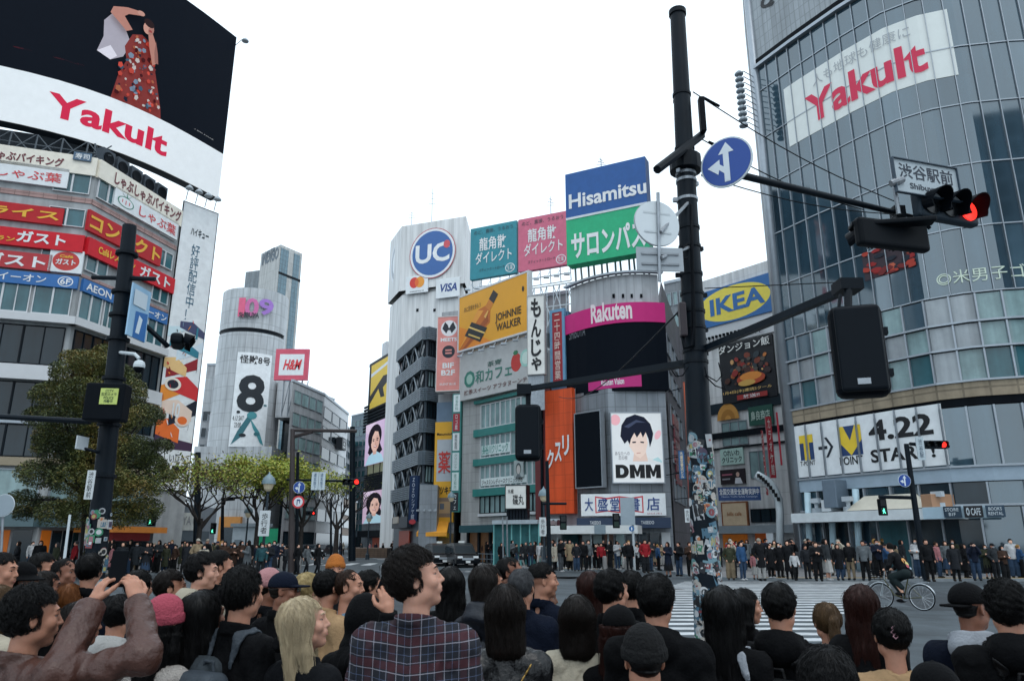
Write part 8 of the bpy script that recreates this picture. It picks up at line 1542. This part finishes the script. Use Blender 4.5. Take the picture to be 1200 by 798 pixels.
    child('shoes', mesh_of('person_shoes', *skin(lambda P: smax(np.minimum(eld(P, (-.1, -.05, .045), (.05, .14, .06)), eld(P, (.1, -.05, .045), (.05, .14, .06))), -P[:, 2] + .002, .01), (-.2, -.25, -.02), (.2, .15, .14), .02)), F_['black'], t)
    # hair
    def fh(P):
        L = loc(P); d = sdf_hair(L, hair, seed)
        if hair in ('long', 'halfup', 'midbob', 'pony'): d = smax(d, -(cloth(P) + .001), .01) if False else d
        if hat in ('beanie', 'cap', 'capback', 'bucket'): d = smax(d, L[:, 2] - (.015 if hat == 'beanie' else .035) , .006); d = d + np.where(L[:, 2] > -.03, .006, 0)
        return d
    longh = hair in ('long', 'halfup', 'midbob', 'pony'); L0, L1 = np.array((-.17, -.15, -.47 if longh else -.22)), np.array((.17, .22, .17)); cs = glo(np.array([[a[0], b_[1], c_[2]] for a in (L0, L1) for b_ in (L0, L1) for c_ in (L0, L1)]))
    Vh, Qh = skin(fh, cs.min(0), cs.max(0), fine * 1.05 if h > 36 else .010)
    if hat != 'hood' and len(Vh):
        mh = mesh_of('person_hair', Vh, Qh); ho = child('hair', mh, hm, t)
        if tip:
            mh.materials.append(tip)
            zc = np.array([np.mean([Vh[i][2] for i in q]) for q in Qh]); mh.polygons.foreach_set('material_index', (zc < HZ - .17 + .012 * np.sin(np.arange(len(zc)))).astype(np.int32))
        ns = int(h * (85 if hair in ('curly', 'messy') else 62)) if h > 30 else 900
        cr = glo(np.array([[0, .055, .12]]))[0]
        if not hat or longh: strands(t, fh, Vh, hm, ns, .07 if hair in ('curly', 'messy', 'thick') else (.10 if not longh else .2), seed, cr, .0011 if h > 46 else .0014, .006 if hair not in ('curly', 'messy', 'thick') else .011, .35 if hair in ('curly', 'messy') else .05)
    if hat:
        hm2 = F_[hatm] if isinstance(hatm, str) else hatm; g_ = lambda P: sdf_hat(loc(P), hat); L0, L1 = np.array((-.18, -.26, -.26)), np.array((.18, .28, .2)); cs = glo(np.array([[a[0], b_[1], c_[2]] for a in (L0, L1) for b_ in (L0, L1) for c_ in (L0, L1)])); child({'capback': 'cap', 'bucket': 'bucket_hat'}.get(hat, hat), mesh_of('person_hat', *skin(g_, cs.min(0), cs.max(0), fine)), hm2, t)
    # eyes, brows, lips
    if abs(yaw - 180) > 35:
        for s in (-1, 1):
            c = glo(np.array([[s * .031, -.0722, .013]]))[0]; fw = R_ @ np.array([0, -1., 0]); Mq = Vector(fw).to_track_quat('Z', 'Y').to_matrix(); b = MB(); b.k = 0; r_ = .0135; b.lathe(c, [(r_ * math.sin(a), r_ * math.cos(a)) for a in np.linspace(2.8, .78, 8)], 14, Mq); b.k = 1; b.lathe(c, [(r_ * math.sin(a) * 1.01, r_ * math.cos(a) * 1.02) for a in (.78, .5, .25, .01)], 12, Mq); ORG[t.name] = Vector((0, 0, 0)); e = b.build('eye', [EYEW, IRIS], t, smooth=True)
            child('eyebrow', mesh_of('brow', *skin(lambda P: chain(loc(P), [(s * .016, -.094, .033), (s * .034, -.092, .039), (s * .05, -.078, .034)], [.0035, .004, .002], .003), *(lambda c0: (c0 - .045, c0 + .045))(glo(np.array([[s * .033, -.09, .036]]))[0]), .003)), hm, t)
        child('lips', mesh_of('lips', *skin(lambda P: smax(np.minimum(eld(loc(P), (0, -.0935, -.0545), (.021, .008, .0045)), eld(loc(P), (0, -.093, -.0655), (.018, .008, .005))), -1 + 0 * P[:, 0], .001), *(lambda c0: (c0 - .04, c0 + .04))(glo(np.array([[0, -.1, -.06]]))[0]), .0028)), LIP, t)
    t['h'] = h; del t['h']; return dict(t=t, B=B, org=org, HZ=HZ, loc=loc, glo=glo, R=R_, sz=sz, sw=sw_, w2l=w2l, Y=Y, byaw=byaw, cloth=cloth)
def backpack(pn, label, m, w=.15, hh=.22, dz=-.52, straps=None):
    """worn on the back; follows the wearer's turn"""
    HZ, sw = pn['HZ'], pn['sw']; t = thing('backpack', label, 'backpack', tuple(pn['org'])); t.rotation_euler = (0, 0, math.radians(pn['byaw'])); c = np.array([0, .235, HZ + dz])
    def bag(P): d = rbox(P, c, (w, .085, hh), .06); d = smin(d, rbox(P, c + V3(0, .085, -.07), (w * .78, .04, hh * .5), .035), .02); return d + wob(P, 20, 6) * .005
    child('bag_body', mesh_of('backpack_body', *skin(bag, c - V3(w + .06, .16, hh + .06), c + V3(w + .06, .2, hh + .06), .012)), m, t)
    for s in (-1, 1):
        def strap(P): 
            d = chain(P, [(s * .085, .17, HZ + dz + hh - .03), (s * .10, .105, HZ - .195), (s * .105, .0, HZ - .19), (s * .12, -.10, HZ - .30), (s * .15, -.08, HZ - .52)], [.03] * 5, .02); return smax(d, np.abs(pn['cloth'](P) - .008) - .007, .004)
        child('strap', mesh_of('backpack_strap', *skin(strap, (min(s * .05, s * .2), -.2, HZ - .6), (max(s * .05, s * .2), .27, HZ - .1), .008)), straps or m, t)
    child('top_handle', mesh_of('backpack_handle', *skin(lambda P: chain(P, [c + V3(-.04, -.05, hh - .01), c + V3(-.03, -.05, hh + .04), c + V3(.03, -.05, hh + .04), c + V3(.04, -.05, hh - .01)], [.009] * 4, .004), c + V3(-.08, -.09, hh - .05), c + V3(.08, -.01, hh + .08), .006)), m, t); return t
def hand_part(pn, f, c, r=.16, m=None, name='hand'):
    c = np.array(c); child(name, mesh_of('person_hand', *skin(f, c - r, c + r, .0042)), m, pn['t'])
def phone(label, c, R3, m=BLACKM, size=(.074, .155, .009)):
    t = thing('phone', label, 'phone', tuple(c)); b = MB(); ORG[t.name] = Vector(c); b.box(c, (size[0], size[2], size[1]), M=R3); b.build('case', m, t, bevel=.004); n = R3 @ Vector((0, -1, 0)); MB().box(Vector(c) + n * (size[2] / 2 + .0006), (size[0] * .92, .0008, size[1] * .94), M=R3).build('display', mat('phone_glass', (.004, .005, .007), .4, spec=.04, var=.1), t)
    b = MB()
    for k in (0, 1): b.lathe(Vector(c) + R3 @ Vector((-size[0] * .28, size[2] / 2, size[1] * (.40 - .1 * k))), [(.007, 0), (.007, .002)], 12, R3 @ Matrix.Rotation(-math.pi / 2, 3, 'X'))
    b.build('camera_lens', mat('lens', (.01, .01, .012), .1), t); return t
# ---- left group
def P3(x, y, Y): return at(x, y, Y)
ph = P3(138.5, 666, 3.62)
def np3(v): return np.array((v.x, v.y, v.z))
wl, wr = P3(108, 708, 3.56), P3(160.5, 704, 3.58)
lm = front('man in brown leather jacket raising a phone in both hands, short dark wavy hair', 45, 688, 77, 128, 'curly', HB, 'leatherb', 'leather', byaw=150, skn=1, arms=[[None, P3(170, 768, 3.38), wr], [None, P3(66, 792, 3.3), wl]])
W_ = lambda p: lm['w2l'](np3(p)); Bv = lambda v: np.array(v) @ lm['B']
a = W_(wl); d_ = W_(P3(121, 680, 3.6)) - a; hand_part(lm, lambda P: hand_sdf(P, a, d_, Bv((.55, .8, .1)), [1.0, .85, .75, .9], 1, .06, .5), a + d_ / np.linalg.norm(d_) * .07, .15, SK[1])
a2 = W_(wr); d2 = W_(P3(153, 672, 3.6)) - a2; hand_part(lm, lambda P: hand_sdf(P, a2, d2, Bv((-.85, .5, .05)), [.9, .9, 1.0, 1.1], 1, .04, .35), a2 + d2 / np.linalg.norm(d2) * .07, .15, SK[1])
phone('black phone held up by the man in the brown leather jacket', ph, Matrix.Rotation(.12, 3, 'Z') @ Matrix.Rotation(-.12, 3, 'X'), size=(.073, .165, .01))
w_ = MB(); u = W_(P3(104, 713, 3.56)) - W_(P3(99, 728, 3.53)); ORG[lm['t'].name] = Vector((0, 0, 0)); w_.tube([Vector(a - u * .12), Vector(a + u * .12)], [.034, .034], 14); w_.build('watch', mat('watch_strap', srgb(0x2A1512), .5), lm['t'])
front('light brown haired woman in cream cut off by the left edge', 4, 686, 52, 150, 'bob', HLB, 'cream', 'blouse', fem=True, skn=3)
front('man with short black hair at the far left edge, seen over the fair haired woman', 6, 648, 48, 95, 'short', HB, 'dark', skn=1); front('person in a black bucket hat near the left edge', 29, 659, 46, 130, 'short', HB, 'black', hat='bucket', hatm='black', skn=1)
front('small black haired head in profile behind the bucket hat', 54, 649, 38, 95, 'thick', HB, 'dark'); front('woman with long dark hair between the bucket hat and the bearded man', 57, 669, 42, 115, 'long', HD, 'black', fem=True, skn=2)
front('bearded man in profile with cropped dark hair, left of the leather jacket man', 79, 654, 38, 85, 'crop', HB, 'black', skn=2); front('ginger topped head in a black collar behind the leather jacket man', 85, 684, 42, 182, 'bob', HGIN, 'black', 'coat', fem=True); front('black haired head seen from behind, left of the raised phone', 109, 650, 41, 178, 'thick', HB, 'dark')
gm = front('man with glasses and grey cropped hair close behind the raised wrist', 99, 703, 58, 98, 'crop', HD, 'navy', 'jacket', skn=2)
def glasses(pn, dark=False, label='glasses'):
    b = MB(); ORG[pn['t'].name] = Vector((0, 0, 0)); g_ = lambda q: Vector(pn['glo'](np.array([q]))[0])
    for s in (-1, 1): b.tube([g_((s * .033 + .021 * math.cos(a), -.104, .012 + .017 * math.sin(a))) for a in np.linspace(0, 6.28, 15)], .0018, 5); b.tube([g_((s * .055, -.1, .018)), g_((s * .078, -.04, .018)), g_((s * .08, .015, .012))], .0018, 5)
    b.tube([g_((-.012, -.107, .014)), g_((.012, -.107, .014))], .0018, 5); o = b.build(label, BLACKM, pn['t'])
    if dark:
        q = MB()
        for s in (-1, 1): q.poly([g_((s * .033 + .021 * math.cos(a), -.1045, .012 + .017 * math.sin(a))) for a in np.linspace(0, 6.28, 15)[:-1]])
        q.build('dark_lens', mat('dark_lens', (.01, .012, .014), .1), o)
glasses(gm)
pn = front('person in a pale jacket with a black stripe, behind the raised phone arm', 143, 697, 52, 172, 'short', HB, 'white', 'hood'); front('black haired head behind the leather sleeve', 166, 668, 45, 170, 'short', HB, 'navy'); front('man with dark side parted hair, right of the raised hands', 203, 668, 46, 112, 'short', HD, 'black')
front('woman in a pink knit beanie, pale fluffy coat and long dark hair', 199, 702, 66, 150, 'long', HB, 'fluff', 'coat', fem=True, hat='beanie', hatm='pink'); wh = front('young man in a cream hoodie with a black strap, face to the right', 240, 649, 46, 100, 'thick', HB, 'cream', 'hood', skn=3); front('dark haired man just behind the cream hoodie', 260, 645, 41, 115, 'short', HB, 'black', skn=1)
front('woman with very long black hair in a grey denim jacket', 243, 692, 64, 140, 'long', HB, 'denim', 'jacket', fem=True); bm_ = front('man in black jacket wearing the grey backpack, thick black hair', 289, 667, 64, 150, 'messy', HB, 'black', 'jacket', skn=1); backpack(bm_, 'grey blue backpack on the man with thick black hair', F_['greybag'], .15, .2, -.55)
front('person in a pale pink knit hat left of the navy cap', 318, 669, 42, 125, 'crop', HD, 'dark', hat='beanie', hatm='palepink', skn=2); sg = front('man in a navy cap and sunglasses, profile to the right', 335, 671, 46, 92, 'short', HD, 'black', hat='cap', hatm='navy', skn=2); glasses(sg, True, 'sunglasses')
front('person with short bleached hair in white, right of the navy cap', 363, 673, 43, 135, 'thick', HBLC, 'white', 'hood', skn=3); front('black bowl haired person in tan behind the blonde woman', 387, 668, 45, 140, 'bowl', HB, 'tan', 'jacket', skn=1)
bw = front('blonde woman with half tied long hair, chin raised in profile', 364, 699, 68, 98, 'halfup', HBL, 'dark', 'jacket', fem=True, skn=3, pitch=10, byaw=150)
ORG[bw['t'].name] = Vector((0, 0, 0)); q = Vector(bw['glo'](np.array([[.0, .125, -.07]]))[0]); child('scrunchie', mesh_of('scrunchie', *skin(lambda P: eld(P, np.array(q), (.05, .045, .04)) + wob(P, 70, 1) * .008, np.array(q) - .08, np.array(q) + .08, .006)), F_['black'], bw['t'])
ob_ = front('person in an orange knit beanie facing the camera farther off', 394, 652, 34, 18, 'short', HD, 'dark', hat='beanie', hatm='orange', skn=1); front('man with greying brown hair in a light blue tee', 411, 667, 45, 82, 'crop', HBR, 'bluetee', 'tee', skn=1); front('person with a black bob in a rust top, left of the raised phone', 434, 668, 40, 108, 'bowl', HB, 'rust', 'jacket', skn=1)
hw = P3(455, 716, 4.35); hp = front('person in a black hood holding a phone up beside the plaid shirt', 430, 699, 56, 170, 'short', HB, 'black', 'hood', hat='hood', hatm='black', arms=[None, [None, P3(453, 770, 4.4), hw]][::1])
a3 = hp['w2l'](np3(hw)); d3 = hp['w2l'](np3(P3(451, 690, 4.37))) - a3; hand_part(hp, lambda P: hand_sdf(P, a3, d3, np.array((-.3, .9, .1)) @ hp['B'], [.9, .8, .8, .9], -1, .05, .5), a3 + d3 / np.linalg.norm(d3) * .07, .15, SK[1]); phone('phone in the raised hand of the black hooded person', P3(453, 680, 4.42), Matrix.Rotation(.5, 3, 'Z') @ Matrix.Rotation(.35, 3, 'Y'))
# ---- centre
front('tall man in a dark plaid shirt looking up to the right, tousled brown hair', 492, 643, 78, 98, 'messy', HD, 'plaid', 'shirt', byaw=168, pitch=12, skn=3, sw=.205)
front('person with long black hair just right of the plaid man', 529, 664, 46, 172, 'long', HB, 'black', 'coat', fem=True); front('woman with dark hair and a lowered navy puffer hood', 572, 662, 50, 95, 'long', HD, 'puffer', 'puffer', fem=True, skn=1); s2 = front('man in dark sunglasses behind the grey haired man', 598, 652, 42, 75, 'crop', HB, 'dark', skn=2); glasses(s2, True, 'sunglasses')
front('grey haired man in navy, seen from behind', 612, 665, 50, 160, 'crop', HG, 'navy', 'jacket', skn=1); front('boy with black hair in profile below the undercut man', 637, 683, 40, 85, 'short', HB, 'navy', 'jacket', skn=4, sw=.14); front('man with an undercut in a navy top, profile to the right', 636, 660, 44, 95, 'under', HB, 'navy', 'jacket', skn=1)
lw = front('woman in a black leather jacket, bob with reddish tips and a gold chain', 592, 685, 66, 182, 'midbob', HD, 'leather', 'leather', fem=True, tip=HRED)
ORG[lw['t'].name] = Vector((0, 0, 0)); ch_ = MB(); cz_ = lw['HZ']
def surf(x, z): 
    y = .30
    for _ in range(60):
        dd = lw['cloth'](np.array([[x, y, z]]))[0]
        if dd < .006: break
        y -= max(.002, dd * .7)
    return Vector((x, y, z))
ch_.tube([surf(-.13 + .24 * t_, cz_ - .24 - .36 * t_) for t_ in np.linspace(0, 1, 30)], [.0055 if i % 2 else .0035 for i in range(30)], 6); ch_.build('chain_strap', mat('gold_chain', srgb(0xA8864A), .3, .8), lw['t'])
front('woman in a cream blouse with shoulder length dark hair', 677, 697, 58, 165, 'midbob', HD, 'cream', 'blouse', fem=True); front('person with long reddish hair behind the cream blouse woman', 691, 669, 44, 178, 'long', HRED, 'black', fem=True)
fl = front('person in a charcoal beanie with a white fabric flower', 698, 685, 42, 165, 'bob', HB, 'dark', hat='beanie', hatm='dark', fem=True); ORG[fl['t'].name] = Vector((0, 0, 0)); fb = MB(); c0 = fl['glo'](np.array([[-.06, .11, .03]]))[0]
for i in range(6): fb.lathe(Vector(c0) + Vector((.018 * math.cos(i * 1.05), .01, .018 * math.sin(i * 1.05))), [(.004, -.012), (.014, 0), (.004, .012)], 8)
fb.build('flower', F_['white'], fl['t'], smooth=True)
front('man in a black collared jacket, hair over his ear, face to the right', 717, 669, 52, 122, 'thick', HB, 'black', 'jacket', skn=1); front('short black haired person right of the black collared man', 739, 670, 44, 172, 'thick', HB, 'black')
cw = front('woman in a black baseball cap with white letters and long brown hair', 726, 710, 60, 150, 'long', HRED, 'black', 'jacket', fem=True, hat='cap', hatm='black'); ORG[cw['t'].name] = Vector((0, 0, 0))
for i in range(4):
    c0 = cw['glo'](np.array([[.075 - .002 * i, -.055 + .03 * i - .03, .075]]))[0]; MB().box(Vector(c0) * 1.0 + Vector((.012, 0, 0)), (.012, .014, .02), math.radians(20 * i)).build('cap_letter', F_['white'], cw['t'])
front('broad man with black hair and a dark hooded jacket, centre right', 769, 675, 64, 152, 'thick', HB, 'black', 'hood', skn=1, sw=.21); front('person in a ribbed black beanie at the bottom edge', 753, 737, 78, 178, 'short', HB, 'black', 'hood', hat='beanie', hatm='ribbed')
# ---- right
sb = front('woman with long black hair and a white shoulder strap', 847, 687, 62, 150, 'long', HB, 'black', 'coat', fem=True); front('young woman in profile with long dark hair, right of the white strap', 872, 690, 45, 84, 'long', HB, 'dark', 'jacket', fem=True, skn=1)
def strapbag(pn, label, m, x0=-.10, x1=-.16):
    t = thing('shoulder_bag', label, 'bag', tuple(pn['org'])); t.rotation_euler = (0, 0, math.radians(pn['byaw'])); HZ = pn['HZ']
    child('strap', mesh_of('bag_strap', *skin(lambda P: smax(chain(P, [(x0, -.12, HZ - .42), (x0, -.02, HZ - .18), (x0, .1, HZ - .22), (x1, .16, HZ - .5), (x1, .14, HZ - .66)], [.022] * 5, .02), np.abs(pn['cloth'](P) - .006) - .006, .004), (-.32, -.25, HZ - .72), (.1, .3, HZ - .1), .008)), m, t)
    child('bag_body', mesh_of('bag_body', *skin(lambda P: rbox(P, (x1 - .06, .2, HZ - .78), (.13, .05, .14), .03) + wob(P, 22, 3) * .005, (-.42, .08, HZ - 1.0), (.02, .32, HZ - .58), .014)), m, t)
strapbag(sb, 'pale tote bag on a white strap at the long black haired woman', F_['armband'])
bk = front('man in a black hooded jacket wearing the black backpack, face half turned right', 912, 683, 61, 146, 'short', HB, 'black', 'hood', skn=1); backpack(bk, 'black backpack on the man left of the ponytail', F_['blackbag'], .15, .21, -.55)
front('low black haired head filling the bottom edge, right of centre', 962, 757, 100, 180, 'bowl', HB, 'black', 'jacket'); front('girl with a light brown ponytail seen from behind', 966, 706, 49, 178, 'pony', HLB, 'black', 'jacket', fem=True, sw=.14); front('woman with very long reddish brown hair and a black jacket', 1008, 685, 53, 150, 'long', HRED, 'black', 'jacket', fem=True)
cp = front('person in a tan tee with a hair clip in short black hair', 1040, 713, 66, 172, 'bowl', HB, 'tan', 'tee', skn=1, fem=True); ORG[cp['t'].name] = Vector((0, 0, 0)); kb = MB(); c0 = lambda a, b_: Vector(cp['glo'](np.array([[a, .128, b_]]))[0])
for a, b_ in ((.02, .05), (.025, .03), (.018, .01)): kb.tube([c0(a - .012, b_), c0(a, b_ + .012), c0(a + .012, b_), c0(a, b_ - .012), c0(a - .012, b_)], .003, 5)
kb.build('hair_clip', C(0xA8808A, .3), cp['t'])
st_ = front('person in a black cap with a pale stripe at the bottom edge', 1090, 777, 80, 185, 'short', HB, 'black', 'jacket', hat='capback', hatm='black'); front('man in a backwards black cap with a grey hood', 1131, 684, 60, 108, 'crop', HB, 'navy', 'hood', hat='capback', hatm='black', skn=2, byaw=150, hoodm='armband')
ht_ = front('man in a black hooded jacket wearing a black backpack at the right edge', 1174, 682, 66, 160, 'messy', HB, 'black', 'hood', skn=1, sw=.2); backpack(ht_, 'black backpack on the messy haired man at the right edge', F_['blackbag'], .17, .23, -.56)
